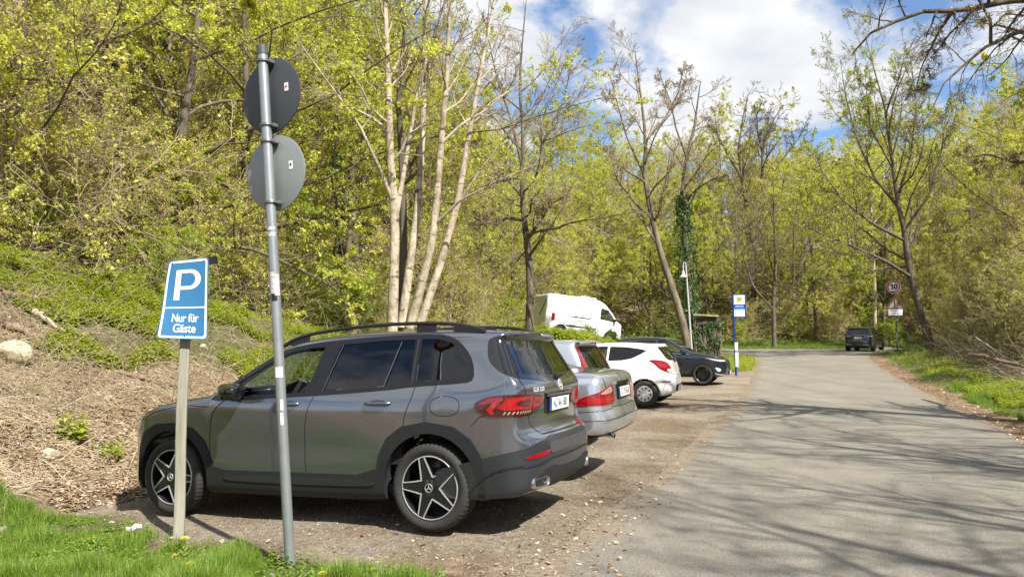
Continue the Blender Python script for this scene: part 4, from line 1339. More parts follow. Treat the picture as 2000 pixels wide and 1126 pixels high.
def build_silver_mpv():
    car = thing('parked_car', 'pale silver parked hatchback with tall red lights beside its rear window', 'car')
    side = [(-.55, .28), (-.66, .34), (-.70, .48), (-.69, .66), (-.64, .74), (-.62, 1.0), (-.58, 1.06), (-.42, 1.36), (-.34, 1.46), (-.40, 1.50), (-.30, 1.53), (.3, 1.565), (.9, 1.56), (1.35, 1.50),
            (1.7, 1.36), (2.15, 1.08), (2.5, .99), (2.9, .90), (3.08, .74), (3.12, .5), (3.05, .28), (2.7, .22), (.6, .22), (-.3, .24)]
    plan = [(-.70, 0), (-.69, .35), (-.64, .58), (-.53, .73), (-.3, .81), (.2, .84), (2.3, .84), (2.7, .79), (2.95, .62), (3.12, 0)]
    wz = [(.2, .76), (.4, .83), (.6, .845), (.8, .845), (.95, .83), (1.03, .80), (1.2, .745), (1.4, .67), (1.5, .62), (1.6, .55)]
    B = Body(side, plan, wz, (0, 2.45), .34, cr=.10, cf=.13, k=.09, mid=1.0, k2=.06, axz=.3); B.wrap = (-.15, 2.5)
    paint = mat('pale_silver_paint', (.46, .49, .52), .30, metal=.7, coat=1.0)
    wins = [([(-.16, 1.02), (.35, 1.0), (.38, 1.44), (.10, 1.40), (-.08, 1.25)], TINT2), ([(.42, 1.0), (1.15, .98), (1.13, 1.465), (.45, 1.45)], CLEARG), ([(1.2, .98), (2.0, .97), (1.75, 1.2), (1.4, 1.42), (1.19, 1.465)], CLEARG)]
    basic(car, B, paint, wins, ([(-.58, 1.03), (.58, 1.03), (.53, 1.40), (.48, 1.44), (-.48, 1.44), (-.53, 1.40)], TINT2), ([(-.64, 1.06), (.64, 1.06), (.52, 1.42), (-.52, 1.42)], CLEARG),
          (0, 2.45, .72, .295, .19, .185, 'cap', 0), [('B', [(-.55, .74), (.55, .74)])], seats=(1.15, .3))
    for s in (1, -1):
        w = lambda P: [(s * a, b) for a, b in P]
        lens(B, car, 'W', w([(.60, .95), (.57, 1.05), (.56, 1.25), (.53, 1.455), (.60, 1.47), (.68, 1.25), (.735, 1.02), (.76, .93), (.7, .92)]), REDL,
             sub=[(w([(.60, .99), (.585, 1.12), (.66, 1.14), (.72, 1.0), (.68, .96)]), CLEARL)], k=1)
    sp = MB(); ys = np.linspace(-.56, .56, 15); V = []
    for y in ys:
        xo = -.50 + .1 * (y / .56) ** 4; zt = 1.51 - .02 * (y / .56) ** 2
        V += [(xo, y, zt - .01), (xo + .005, y, zt + .005), (xo + .18, y, zt + .028), (xo + .18, y, zt - .03)]
    sp.add(V, [(i * 4 + k, i * 4 + (k + 1) % 4, (i + 1) * 4 + (k + 1) % 4, (i + 1) * 4 + k) for i in range(14) for k in range(4)]).build('spoiler', mat('grey_spoiler', (.16, .165, .17), .4, coat=.6), car)
    wp = MB(); a, _ = B.project('B', [(-.1, 1.05)]); b, _ = B.project('B', [(.20, 1.33)])
    wp.tube([a[0] + [-.02, 0, 0], a[0] + [-.035, .05, .03], b[0] + [-.015, 0, 0]], [.016, .011, .007], 8); wp.build('rear_wiper', PLAST, car)
    plate(car, 'AC 417', surf_M(B, 'B', (0, .86), .012))
    for s in (1, -1): mirror(car, B, 1.95, .80, 1.02, paint, s)
    place_car(car, (.88, 11.44, .05, .385, -.03, .0))

def build_white_hatch():
    car = thing('parked_car', 'white parked three-door hatchback with silver wheel covers and red tail lights', 'car')
    side = [(-.50, .26), (-.62, .32), (-.68, .44), (-.69, .60), (-.655, .72), (-.61, .80), (-.585, .95), (-.54, 1.06), (-.44, 1.22), (-.30, 1.385), (-.33, 1.415), (-.25, 1.44), (.1, 1.475), (.6, 1.50), (1.1, 1.485), (1.4, 1.43),
            (1.75, 1.28), (2.1, 1.08), (2.35, .985), (2.8, .90), (3.1, .78), (3.24, .6), (3.25, .4), (3.15, .25), (2.8, .2), (.6, .2), (-.3, .22)]
    plan = [(-.695, 0), (-.685, .3), (-.65, .52), (-.56, .68), (-.40, .79), (-.1, .845), (.4, .85), (2.3, .85), (2.7, .82), (3.0, .70), (3.18, .45), (3.25, 0)]
    wz = [(.2, .74), (.32, .80), (.5, .84), (.7, .852), (.85, .852), (.95, .838), (1.03, .805), (1.12, .77), (1.28, .70), (1.4, .635), (1.48, .57), (1.55, .5)]
    def ex(x, z):
        return .02 * np.exp(-(x / .38) ** 2) * np.exp(-((z - .55) / .25) ** 2) + .02 * np.exp(-((x - 2.52) / .38) ** 2) * np.exp(-((z - .55) / .25) ** 2) - .03 * np.clip((-x - .0) / .5, 0, 1) * np.clip((z - .98) / .3, 0, 1)
    B = Body(side, plan, wz, (0, 2.525), .345, cr=.11, cf=.13, k=.10, extra=ex, mid=1.0, k2=.07, axz=.302); B.wrap = (-.15, 2.5)
    paint = mat('white_paint', (.80, .80, .78), .30, coat=1.0, noise=(3, .9, (.76, .76, .74), 2))
    q = [(.12, 1.20), (.30, 1.115), (.52, 1.075), (.86, 1.06), (.84, 1.40), (.45, 1.385), (.15, 1.345), (-.06, 1.30)]
    d = [(.91, 1.055), (1.92, 1.02), (1.74, 1.16), (1.44, 1.34), (1.15, 1.40), (.89, 1.405)]
    wins = [(q, TINT2), (d, CLEARG)]
    rw = ([(-.44, 1.065), (.44, 1.065), (.58, 1.12), (.625, 1.22), (.585, 1.375), (-.585, 1.375), (-.625, 1.22), (-.58, 1.12)], TINT2)
    gaps = []
    for mp in ('L', 'R'):
        gaps += [(mp, [(.88, 1.05), (.85, .8), (.85, .3)]), (mp, chaikin([(-.33, .80), (-.05, .93), (.5, .955), (1.2, .945), (2.0, .93)], 2, False), .006)]
    for s in (1, -1): gaps += [('W', [(s * .45, .735), (s * .62, .78), (s * .80, .74), (s * .95, .69)])]
    gaps += [('B', [(-.45, .735), (.45, .735)])]
    basic(car, B, paint, wins, rw, ([(-.64, 1.04), (.64, 1.04), (.50, 1.39), (-.50, 1.39)], CLEARG), (0, 2.525, .735, .3015, .19, .185, 'cap', 0), gaps, seats=(1.15, .28))
    for s in (1, -1):
        w = lambda P: [(s * a, b) for a, b in P]
        lens(B, car, 'W', w([(.50, .80), (.52, .87), (.57, .97), (.68, 1.05), (.80, 1.085), (1.02, 1.085), (1.04, 1.06), (.92, 1.01), (.80, .88), (.68, .80), (.58, .775)]), REDL,
             sub=[(w([(.52, .80), (.56, .88), (.66, .87), (.67, .83), (.60, .79)]), CLEARL), (w([(.60, .90), (.66, .99), (.78, 1.05), (.92, 1.05), (.80, .96), (.70, .89)]), REDB)], k=1)
        lens(B, car, 'W', w([(.60, .575), (.78, .565), (.78, .592), (.60, .60)]), REDD, 'reflector', k=1)
    patch(B, 'B', roundc([(-.30, .50), (.30, .50), (.30, .345), (-.30, .345)], .02), 'plate_recess', PLAST, car, off=.006, res=.04)
    plate(car, 'AC 2290', surf_M(B, 'B', (0, .425), .02))
    patch(B, 'B', roundc([(-.60, 1.395), (.60, 1.395), (.57, 1.43), (-.57, 1.43)], .01), 'spoiler', paint, car, off=.03, res=.05, skirt=.06)
    bl = MB(); p, n = B.project('B', [(0, 1.385)]); bl.box(tuple(p[0] + [-.045, 0, 0]), (.02, .2, .02), bev=.004); bl.build('brake_light', REDL, car)
    wp = MB(); a, _ = B.project('B', [(0, 1.045)]); wp.tube([a[0] + [-.03, 0, 0], a[0] + [-.035, -.40, .02]], [.014, .006], 8); wp.box(tuple(a[0] + [-.02, 0, 0]), (.05, .06, .05), bev=.01); wp.build('rear_wiper', PLAST, car)
    for s in (1, -1): mirror(car, B, 1.85, .80, 1.0, paint, s)
    for mp, s in (('L', 1), ('R', -1)):
        p, n = B.project(mp, [(1.0, .90)]); h = MB(); h.box(tuple(p[0] + n[0] * .015), (.18, .03, .035), bev=.012); h.build('door_handle', paint, car)
    place_car(car, (3.49, 18.42, .0, .385, -.01, .0)); car.scale = (1.03,) * 3

def build_dark_crossover():
    car = thing('parked_car', 'dark blue-black parked crossover with black alloy wheels, its nose towards the road', 'car')
    side = [(-.6, .30), (-.78, .40), (-.83, .6), (-.80, .8), (-.78, 1.0), (-.60, 1.25), (-.42, 1.46), (-.46, 1.53), (-.3, 1.565), (.2, 1.61), (.8, 1.625), (1.2, 1.605), (1.5, 1.54), (1.9, 1.33), (2.25, 1.15),
            (2.45, 1.09), (2.8, 1.055), (3.15, .99), (3.38, .90), (3.48, .78), (3.53, .62), (3.53, .45), (3.50, .32), (3.3, .26), (2.8, .25), (.6, .25), (-.3, .27)]
    plan = [(-.83, 0), (-.81, .4), (-.74, .65), (-.6, .80), (-.3, .88), (.4, .915), (2.5, .915), (2.9, .90), (3.15, .84), (3.35, .72), (3.47, .5), (3.535, 0)]
    wz = [(.2, .84), (.35, .88), (.5, .90), (.7, .905), (.88, .91), (1.0, .90), (1.06, .875), (1.12, .85), (1.3, .79), (1.45, .72), (1.57, .66), (1.65, .58)]
    def ex(x, z):
        return .018 * np.exp(-((x - 2.665) / .42) ** 2) * np.exp(-((z - .7) / .3) ** 2) - .015 * np.exp(-((z - .62) / .12) ** 2) * np.clip(1 - np.abs((x - 1.33) / .9) ** 3, 0, 1) - .10 * np.clip((x - 2.3) / 1.1, 0, 1) * np.clip((z - .95) / .15, 0, 1)
    B = Body(side, plan, wz, (0, 2.665), .375, cr=.10, cf=.13, k=.085, extra=ex, mid=1.2, k2=.07, axz=.345); B.wrap = (-.3, 2.95)
    paint = mat('blue_black_paint', (.018, .022, .034), .22, metal=.5, coat=1.0)
    wins = [([(-.15, 1.20), (.28, 1.14), (.30, 1.50), (.08, 1.44)], TINT), ([(.34, 1.13), (1.06, 1.10), (1.04, 1.535), (.34, 1.505)], TINT), ([(1.12, 1.10), (2.18, 1.06), (1.98, 1.19), (1.60, 1.44), (1.40, 1.525), (1.10, 1.535)], CLEARG)]
    gaps = []
    for mp in ('L', 'R'):
        gaps += [(mp, chaikin([(2.12, 1.03), (2.20, .95), (2.22, .6), (2.18, .35)], 1, False)), (mp, [(1.10, 1.07), (1.12, .9), (1.10, .35)]), (mp, chaikin([(2.2, 1.04), (2.6, 1.02), (3.0, .96), (3.25, .90)], 1, False))]
    basic(car, B, paint, wins, ([(-.58, 1.2), (.58, 1.2), (.52, 1.46), (-.52, 1.46)], TINT), ([(-.68, 1.13), (.68, 1.13), (.60, 1.35), (.54, 1.535), (-.54, 1.535), (-.60, 1.35)], CLEARG),
          (0, 2.665, .79, .345, .25, .225, 'black', 0), gaps, seats=(1.3, .35))
    bump = MB()
    for mp in ('L', 'R'):
        sill = [(.375, .255), (2.29, .255)] + [(2.665 + .362 * math.cos(a), .345 + .362 * math.sin(a)) for a in np.linspace(math.pi + .2, -.2, 20)] + [(3.07, .29), (3.09, .42), (3.05, .58), (2.92, .72), (2.72, .775), (2.5, .75), (2.34, .63), (2.26, .47), (2.18, .385), (.5, .385), (.4, .5), (.28, .66), (.1, .76), (-.12, .76), (-.32, .63), (-.42, .45), (-.41, .29)] + [(.362 * math.cos(a), .345 + .362 * math.sin(a)) for a in np.linspace(math.pi + .15, -.2, 20)]
        patch(B, mp, np.array(sill), 'lower_cladding', PLAST, car, off=.010, res=.035, skirt=.05)
        patch(B, mp, [(-.1, 1.135), (1.1, 1.08), (2.22, 1.035), (2.22, 1.05), (1.1, 1.097), (-.1, 1.152)], 'chrome_strip', CHROME, car, off=.006, res=.03)
    for s in (1, -1):
        w = lambda P: [(s * a, b) for a, b in P]
        HL = mat('headlight_lens', (.22, .24, .27), .08, coat=1.0, metal=.3)
        lens(B, car, 'V', w([(.52, .80), (.56, .835), (.78, .865), (1.0, .905), (1.18, .93), (1.16, .90), (1.0, .855), (.85, .80), (.70, .785)]), HL, 'headlight', sub=[(w([(.56, .80), (.60, .825), (.80, .855), (1.10, .905), (1.05, .885), (.80, .82), (.68, .80)]), CLEARL)], k=1)
        lens(B, car, 'V', w([(.70, .50), (.76, .57), (.88, .60), (.84, .52), (.78, .44)]), CLEARL, 'fog_light', k=1)
        lens(B, car, 'V', w([(.40, .88), (.46, .88), (.50, .70), (.44, .50), (.38, .50), (.44, .70)]), CHROME, 'grille_trim', k=1)
        lens(B, car, 'V', w([(.0, .30), (.5, .30), (.80, .33), (.92, .40), (.86, .40), (.75, .36), (.5, .345), (0, .345)]), mat('bumper_silver', (.45, .46, .48), .35, metal=.6), 'bumper_lip', k=1)
        lens(B, car, 'W', w([(.5, .95), (.6, 1.03), (.9, 1.05), (1.1, 1.0), (.9, .93)]), REDL)
        mirror(car, B, 2.02, .88, 1.13, GLOSSB, s)
        rr = MB(); P = chaikin([(-.2, s * .62, 1.56), (.0, s * .62, 1.60), (.8, s * .63, 1.635), (1.3, s * .61, 1.61), (1.5, s * .60, 1.55)], 2, False); rr.tube(P, .014, 8); rr.build('roof_rail', mat('rail_alloy', (.35, .36, .37), .35, metal=.9), car)
        h = MB()
        for hx in (.75, 1.40):
            p, n = B.project('L' if s > 0 else 'R', [(hx, .95)]); h = MB(); h.box(tuple(p[0] + n[0] * .015), (.2, .03, .035), bev=.012); h.build('door_handle', paint, car)
    patch(B, 'F', chaikin([(-.40, .88), (.40, .88), (.46, .70), (.38, .50), (-.38, .50), (-.46, .70)], 1), 'grille', PLAST, car, off=.004, res=.05)
    plate(car, 'AC 561', surf_M(B, 'F', (0, .42), .015))
    place_car(car, (4.43, 27.23, .05, .385 + math.pi, -.0, -.01))

def build_black_suv():
    car = thing('driving_car', 'black SUV driving away round the bend of the road', 'car')
    side = [(-.7, .30), (-.85, .38), (-.90, .55), (-.87, .75), (-.82, .8), (-.80, 1.05), (-.72, 1.2), (-.52, 1.52), (-.60, 1.575), (-.4, 1.62), (.3, 1.675), (1.0, 1.67), (1.5, 1.58), (2.3, 1.14), (2.9, 1.05), (3.4, .92), (3.6, .7), (3.62, .4), (3.5, .26), (2.8, .24), (.6, .24), (-.3, .27)]
    plan = [(-.90, 0), (-.88, .45), (-.80, .72), (-.65, .86), (-.3, .92), (.4, .94), (2.6, .94), (3.1, .88), (3.4, .72), (3.6, .3), (3.63, 0)]
    wz = [(.2, .86), (.35, .90), (.6, .93), (.9, .94), (1.02, .92), (1.1, .88), (1.3, .81), (1.5, .73), (1.65, .65), (1.72, .58)]
    B = Body(side, plan, wz, (0, 2.75), .40, cr=.10, cf=.13, k=.09, mid=1.2, k2=.07, axz=.36); B.wrap = (-.4, 3.0)
    paint = mat('black_paint', (.012, .013, .016), .2, metal=.3, coat=1.0)
    wins = [([(-.35, 1.15), (.30, 1.13), (.30, 1.56), (-.10, 1.52)], TINT), ([(.36, 1.12), (1.10, 1.11), (1.08, 1.58), (.36, 1.57)], TINT), ([(1.16, 1.1), (2.2, 1.08), (1.65, 1.46), (1.45, 1.55), (1.14, 1.58)], CLEARG)]
    basic(car, B, paint, wins, ([(-.66, 1.16), (.66, 1.16), (.58, 1.52), (-.58, 1.52)], TINT), ([(-.68, 1.16), (.68, 1.16), (.56, 1.56), (-.56, 1.56)], CLEARG), (0, 2.75, .80, .36, .25, .235, 'black', 0), [('B', [(-.6, .78), (.6, .78)], .02)], res=.04, seats=(1.3, .3))
    for s in (1, -1):
        w = lambda P: [(s * a, b) for a, b in P]
        lens(B, car, 'W', w([(.36, 1.03), (.6, 1.06), (.9, 1.07), (1.05, 1.03), (.9, .97), (.6, .965), (.38, .98)]), REDD, sub=[(w([(.40, 1.00), (.6, 1.02), (.95, 1.035), (.95, 1.015), (.6, .998), (.4, .985)]), CLEARL)], k=1)
        mirror(car, B, 2.0, .92, 1.15, GLOSSB, s)
        patch(B, 'B', roundc([(s * .35, .42), (s * .70, .44), (s * .70, .49), (s * .35, .46)], .01), 'bumper_chrome', CHROME, car, off=.012, res=.04)
    patch(B, 'B', roundc([(-.6, .66), (.6, .66), (.6, .71), (-.6, .71)], .01), 'bumper_strip', mat('strip_grey', (.14, .15, .17), .3, metal=.6), car, off=.012, res=.05)
    plate(car, 'AC 8831', surf_M(B, 'B', (0, .90), .012))
    az = math.radians(37)
    a = math.atan2(math.cos(az), -math.sin(az))
    car['pose'] = 1
    del car['pose']
    place_car(car, (at(1681, 684, 50.5).x, 50.5, GZ(at(1681, 684, 50.5).x, 50.5) + .01, a, 0, 0))

def build_van():
    van = thing('parked_van', 'white high-roof panel van parked on the raised ground behind the bushes', 'van')
    side = [(-.95, .45), (-1.02, .55), (-1.02, 1.2), (-1.0, 2.3), (-.94, 2.46), (-.7, 2.50), (.8, 2.52), (2.2, 2.50), (2.65, 2.42), (3.1, 2.10), (3.55, 1.62), (3.75, 1.35), (4.10, 1.22), (4.28, 1.02), (4.33, .7), (4.3, .42), (4.1, .36), (3.4, .34), (.5, .34), (-.6, .38)]
    plan = [(-1.02, 0), (-1.02, .80), (-.99, .93), (-.90, .99), (-.5, 1.0), (2.8, 1.0), (3.4, .97), (3.8, .90), (4.15, .70), (4.33, 0)]
    wz = [(.3, .93), (.5, .985), (.9, 1.0), (1.3, 1.0), (1.35, .99), (1.8, .955), (2.3, .915), (2.45, .90), (2.6, .87)]
    B = Body(side, plan, wz, (0, 3.25), .42, cr=.0, cf=.10, k=.055, mid=1.5, k2=.05, axz=.36); B.wrap = (-.5, 3.6)
    paint = mat('white_van_paint', (.80, .80, .79), .35, coat=.8, noise=(2.5, 1.0, (.70, .70, .68), 6))
    wins = [([(2.48, 1.38), (3.55, 1.30), (3.36, 1.58), (2.98, 1.98), (2.52, 2.05)], CLEARG)]
    gaps = []
    for mp in ('L', 'R'):
        gaps += [(mp, [(-.9, 1.98), (2.2, 1.98)], .018), (mp, [(.1, .6), (.1, 2.05)], .012), (mp, [(1.3, .6), (1.3, 2.1)], .012), (mp, [(2.38, .6), (2.38, 2.2)], .012), (mp, [(-.9, 1.12), (2.3, 1.12)], .012)]
    gaps += [('B', [(0, .6), (0, 2.35)], .014), ('B', [(-.85, 2.05), (.85, 2.05)], .012), ('B', [(-.9, 2.36), (.9, 2.36)], .012)]
    basic(van, B, paint, wins, None, ([(-.78, 1.45), (.78, 1.45), (.72, 2.05), (.66, 2.2), (-.66, 2.2), (-.72, 2.05)], CLEARG), (0, 3.25, .86, .34, .21, .22, 'cap', 0), gaps, res=.04, seats=(2.6, 2.4))
    for mp in ('L', 'R'):
        patch(B, mp, roundc([(.55, 1.28), (1.9, 1.28), (1.9, 1.335), (.55, 1.335)], .01), 'slide_rail', mat('rail_dark', (.05, .05, .055), .5), van, off=.012, res=.06, skirt=.012)
        patch(B, mp, roundc([(.3, .72), (2.3, .72), (2.3, .80), (.3, .80)], .01), 'rub_strip', PLAST, van, off=.012, res=.06, skirt=.012)
    for s in (1, -1):
        w = lambda P: [(s * a, b) for a, b in P]
        lens(B, van, 'W', w([(.90, .95), (.90, 1.38), (1.06, 1.38), (1.06, .95)]), REDL, k=0)
        mirror(van, B, 3.45, 1.02, 1.42, PLAST, s)
        patch(B, 'B', roundc([(s * .05, 1.28), (s * .13, 1.28), (s * .83, 2.10), (s * .76, 2.10)], .01), 'door_bar', PLAST, van, off=.02, res=.06, skirt=.02) if s < 0 else None
    h = MB()
    prof = [(-.35, .0), (.35, .0)]
    h.box((1.9, 0, 2.56), (1.0, 1.0, .16), bev=.07); h.box((1.7, 0, 2.60), (.6, .8, .16), bev=.07)
    h.build('roof_unit', paint, van)
    hx, hy = .935, .355
    a = math.atan2(hy, -hx)
    # rear right corner seen at pixel 1066, 42 m away
    p = at(1062, 640, 42.0)
    px, py = p.x, p.y
    # corner in the van frame: (-1.0, -.97)
    ox = px + 1.0 * hx - .97 * hy
    oy = py + 1.0 * hy + .97 * hx
    ox, oy = px + hx * 1.0 + (-hy) * .97 * 1.0, py + hy * 1.0 + hx * .97
    place_car(van, (ox, oy, VANZ, a, -.115, .0))
    return van
build_grey_suv(); build_silver_sedan(); build_silver_mpv(); build_white_hatch(); build_dark_crossover(); build_black_suv(); build_van()
# ================================================================ vegetation tools
def leaf_material(name, cols, trans=.45, rough=.5, var=.5, spec=.25):
    m = bpy.data.materials.new(name); m.use_nodes = True
    nt = m.node_tree; N = nt.nodes; K = nt.links.new; N.clear()
    o = N.new('ShaderNodeOutputMaterial')
    g = N.new('ShaderNodeNewGeometry'); oi = N.new('ShaderNodeObjectInfo')
    r = N.new('ShaderNodeValToRGB'); 
    a = N.new('ShaderNodeMath'); a.operation = 'MULTIPLY_ADD'
    K(g.outputs['Random Per Island'], a.inputs[0]); a.inputs[1].default_value = 1 - var * .5
    a2 = N.new('ShaderNodeMath'); a2.operation = 'MULTIPLY'; K(oi.outputs['Random'], a2.inputs[0]); a2.inputs[1].default_value = var * .5
    K(a2.outputs[0], a.inputs[2]); K(a.outputs[0], r.inputs[0])
    e = r.color_ramp.elements
    while len(e) < len(cols): e.new(.5)
    for i, (q, c) in enumerate(zip(e, cols)): q.position = i / (len(cols) - 1); q.color = (*c, 1)
    d = N.new('ShaderNodeBsdfPrincipled'); K(r.outputs[0], d.inputs['Base Color']); d.inputs['Roughness'].default_value = rough; d.inputs['Specular IOR Level'].default_value = spec
    t = N.new('ShaderNodeBsdfTranslucent')
    hs = N.new('ShaderNodeHueSaturation'); hs.inputs['Saturation'].default_value = 1.1; hs.inputs['Value'].default_value = 1.25; K(r.outputs[0], hs.inputs['Color']); K(hs.outputs[0], t.inputs[0])
    x = N.new('ShaderNodeMixShader'); x.inputs[0].default_value = trans
    K(d.outputs[0], x.inputs[1]); K(t.outputs[0], x.inputs[2]); K(x.outputs[0], o.inputs[0])
    return m

def bark_material(name, c1, c2, sc=6, stretch=.25, bump=.02, marks=False):
    m = bpy.data.materials.new(name); m.use_nodes = True
    nt = m.node_tree; N = nt.nodes; K = nt.links.new
    b = N['Principled BSDF']; b.inputs['Roughness'].default_value = .9; b.inputs['Specular IOR Level'].default_value = .2
    t = N.new('ShaderNodeTexCoord'); mp = N.new('ShaderNodeMapping'); K(t.outputs['Object'], mp.inputs[0]); mp.inputs['Scale'].default_value = (1, 1, stretch)
    n = N.new('ShaderNodeTexNoise'); K(mp.outputs[0], n.inputs['Vector']); n.inputs['Scale'].default_value = sc; n.inputs['Detail'].default_value = 9; n.inputs['Roughness'].default_value = .75
    r = N.new('ShaderNodeValToRGB'); K(n.outputs[0], r.inputs[0]); e = r.color_ramp.elements
    e[0].position = .35; e[0].color = (*c1, 1); e[1].position = .65; e[1].color = (*c2, 1)
    K(r.outputs[0], b.inputs['Base Color'])
    if marks:      # knots and dark cross marks of a smooth-barked tree
        m3 = N.new('ShaderNodeMapping'); K(t.outputs['Object'], m3.inputs[0]); m3.inputs['Scale'].default_value = (2.2, 2.2, 7)
        v = N.new('ShaderNodeTexNoise'); K(m3.outputs[0], v.inputs['Vector']); v.inputs['Scale'].default_value = 1.6; v.inputs['Detail'].default_value = 3
        r2 = N.new('ShaderNodeValToRGB'); K(v.outputs[0], r2.inputs[0]); r2.color_ramp.elements[0].position = .30; r2.color_ramp.elements[0].color = (.25, .22, .18, 1); r2.color_ramp.elements[1].position = .42; r2.color_ramp.elements[1].color = (1, 1, 1, 1)
        mm = N.new('ShaderNodeMix'); mm.data_type = 'RGBA'; mm.blend_type = 'MULTIPLY'; mm.inputs[0].default_value = 1
        K(r.outputs[0], mm.inputs[6]); K(r2.outputs[0], mm.inputs[7]); K(mm.outputs[2], b.inputs['Base Color'])
    bp = N.new('ShaderNodeBump'); bp.inputs['Strength'].default_value = .6; bp.inputs['Distance'].default_value = bump
    K(n.outputs[0], bp.inputs['Height']); K(bp.outputs[0], b.inputs['Normal'])
    return m

def norm(a): return a / (np.linalg.norm(a, axis=-1, keepdims=True) + 1e-9)

def tubes(P, Rr, k):
    """P (N, n, 3), Rr (N, n) -> verts, quads"""
    N_, n, _ = P.shape
    T = norm(np.gradient(P, axis=1))
    d = norm(P[:, -1] - P[:, 0])
    ref = np.where(np.abs(d[:, 2:3]) < .7, np.array([[0, 0, 1.]]), np.array([[1., 0, 0]]))
    A = norm(np.cross(T, ref[:, None])); B = np.cross(T, A)
    th = np.arange(k) * 2 * np.pi / k
    V = P[:, :, None] + Rr[:, :, None, None] * (np.cos(th)[None, None, :, None] * A[:, :, None] + np.sin(th)[None, None, :, None] * B[:, :, None])
    base = (np.arange(N_) * n * k)[:, None, None]
    i = (np.arange(n - 1) * k)[None, :, None]; j = np.arange(k)[None, None]; j2 = (j + 1) % k
    Q = np.stack([base + i + j, base + i + j2, base + i + k + j2, base + i + k + j], -1).reshape(-1, 4)
    return V.reshape(-1, 3), Q

def grow(rng, P, Rr, nch, lr, ang, n, wander=.12, trop=.15, start=.25, end=1.0, rr=.5, tip=.25, droop=0.0, lenmode='taper', minlen=.05, az=None):
    """children of branches P (N,m,3); lr = length as share of the parent's length"""
    N_, m, _ = P.shape
    L = np.linalg.norm(np.diff(P, axis=1), axis=2).sum(1)
    par = np.repeat(np.arange(N_), nch)
    M = len(par)
    u = start + (end - start) * ((np.tile(np.arange(nch), N_) + rng.rand(M)) / nch)
    f = np.clip(u, 0, .999) * (m - 1); i = f.astype(int); fr = (f - i)[:, None]
    p0 = P[par, i] * (1 - fr) + P[par, i + 1] * fr
    r0 = Rr[par, i] * (1 - fr[:, 0]) + Rr[par, i + 1] * fr[:, 0]
    d0 = norm(P[par, i + 1] - P[par, i])
    rv = rng.randn(M, 3)
    side = norm(rv - d0 * (rv * d0).sum(1, keepdims=True))
    a = np.radians(ang[0] + (ang[1] - ang[0]) * rng.rand(M))[:, None]
    d = norm(d0 * np.cos(a) + side * np.sin(a))
    ln = L[par] * lr * (.65 + .7 * rng.rand(M))
    if lenmode == 'taper': ln = ln * (1.15 - .75 * u)
    ln = np.maximum(ln, minlen)
    step = (ln / (n - 1))[:, None]
    Q = np.zeros((M, n, 3)); Q[:, 0] = p0
    for k in range(1, n):
        d = norm(d + wander * rng.randn(M, 3) + np.array([0, 0, trop]) / n * 3 - np.array([0, 0, droop]) * (k / n))
        Q[:, k] = Q[:, k - 1] + d * step
    rb = np.minimum(r0 * .85, r0 * rr * (.8 + .4 * rng.rand(M)))
    w = np.linspace(1, tip, n)[None]
    return Q, rb[:, None] * w

def leaf_quads(rng, C, size, up=.35, asp=.7):
    """C (n,3) centres -> folded-free leaf quads of random tilt"""
    n = len(C)
    nrm = norm(rng.randn(n, 3) + np.array([0, 0, up * 2]))
    a = norm(np.cross(nrm, rng.randn(n, 3))); b = np.cross(nrm, a)
    s = (np.asarray(size) * (.6 + .8 * rng.rand(n)))[:, None]
    a = a * s * .5; b = b * s * .5 * asp
    V = np.stack([C - a, C - b * .9 + a * .1, C + a, C + b], 1).reshape(-1, 3)
    return V, np.arange(4 * n).reshape(n, 4)

def along(rng, P, n, start=.2, jit=.05):
    N_, m, _ = P.shape
    g_ = 24; wts = np.exp(.75 * rng.randn(N_ // g_ + 1))[np.arange(N_) // g_] * np.exp(.4 * rng.randn(N_)); wts /= wts.sum()
    par = rng.choice(N_, n, p=wts); u = start + (1 - start) * rng.rand(n)
    f = np.clip(u, 0, .999) * (m - 1); i = f.astype(int); fr = (f - i)[:, None]
    return P[par, i] * (1 - fr) + P[par, i + 1] * fr + rng.randn(n, 3) * jit

class Geo:
    def __init__(s): s.V = []; s.F = []; s.n = 0
    def add(s, VQ):
        V, Q = VQ
        s.V.append(V); s.F.append(Q + s.n); s.n += len(V); return s
    def mesh(s, name, smooth=True): 
        V = np.concatenate(s.V)
        q = [f for f in s.F if f.shape[1] == 4]; t = [f for f in s.F if f.shape[1] == 3]
        Fs = ([np.concatenate(q)] if q else []) + ([np.concatenate(t)] if t else [])
        return mesh_np(name, V, Fs, smooth)

BARK_DARK = bark_material('bark_dark', (.05, .04, .03), (.17, .14, .10), 7)
BARK_PALE = bark_material('bark_pale', (.17, .13, .09), (.52, .45, .33), 5.5, .5, .04, marks=True)
BARK_GREY = bark_material('bark_grey', (.07, .058, .042), (.24, .20, .145), 5, .3, .05)
TWIG_TAN = bark_material('twig_tan', (.20, .155, .10), (.40, .32, .21), 3)
STRAW = bark_material('straw', (.30, .23, .14), (.62, .52, .36), 2.5)
TWIG_BROWN = bark_material('twig_brown', (.075, .052, .034), (.19, .14, .095), 3)
LEAF_YG = leaf_material('leaf_yellow_green', [(.30, .36, .05), (.47, .50, .085), (.62, .60, .15), (.41, .47, .075)], .55)
LEAF_GR = leaf_material('leaf_fresh_green', [(.19, .28, .03), (.36, .44, .05), (.54, .57, .10)], .5)
LEAF_OL = leaf_material('leaf_olive', [(.30, .32, .045), (.48, .48, .08), (.62, .57, .16), (.42, .40, .09)], .5)
LEAF_IVY = leaf_material('leaf_ivy', [(.03, .06, .018), (.07, .13, .04), (.15, .21, .09)], .15, .55, .3, .2)
LEAF_DRY = leaf_material('leaf_dry', [(.10, .058, .034), (.26, .170, .098), (.44, .33, .21), (.60, .50, .37)], .12, .8, .3)
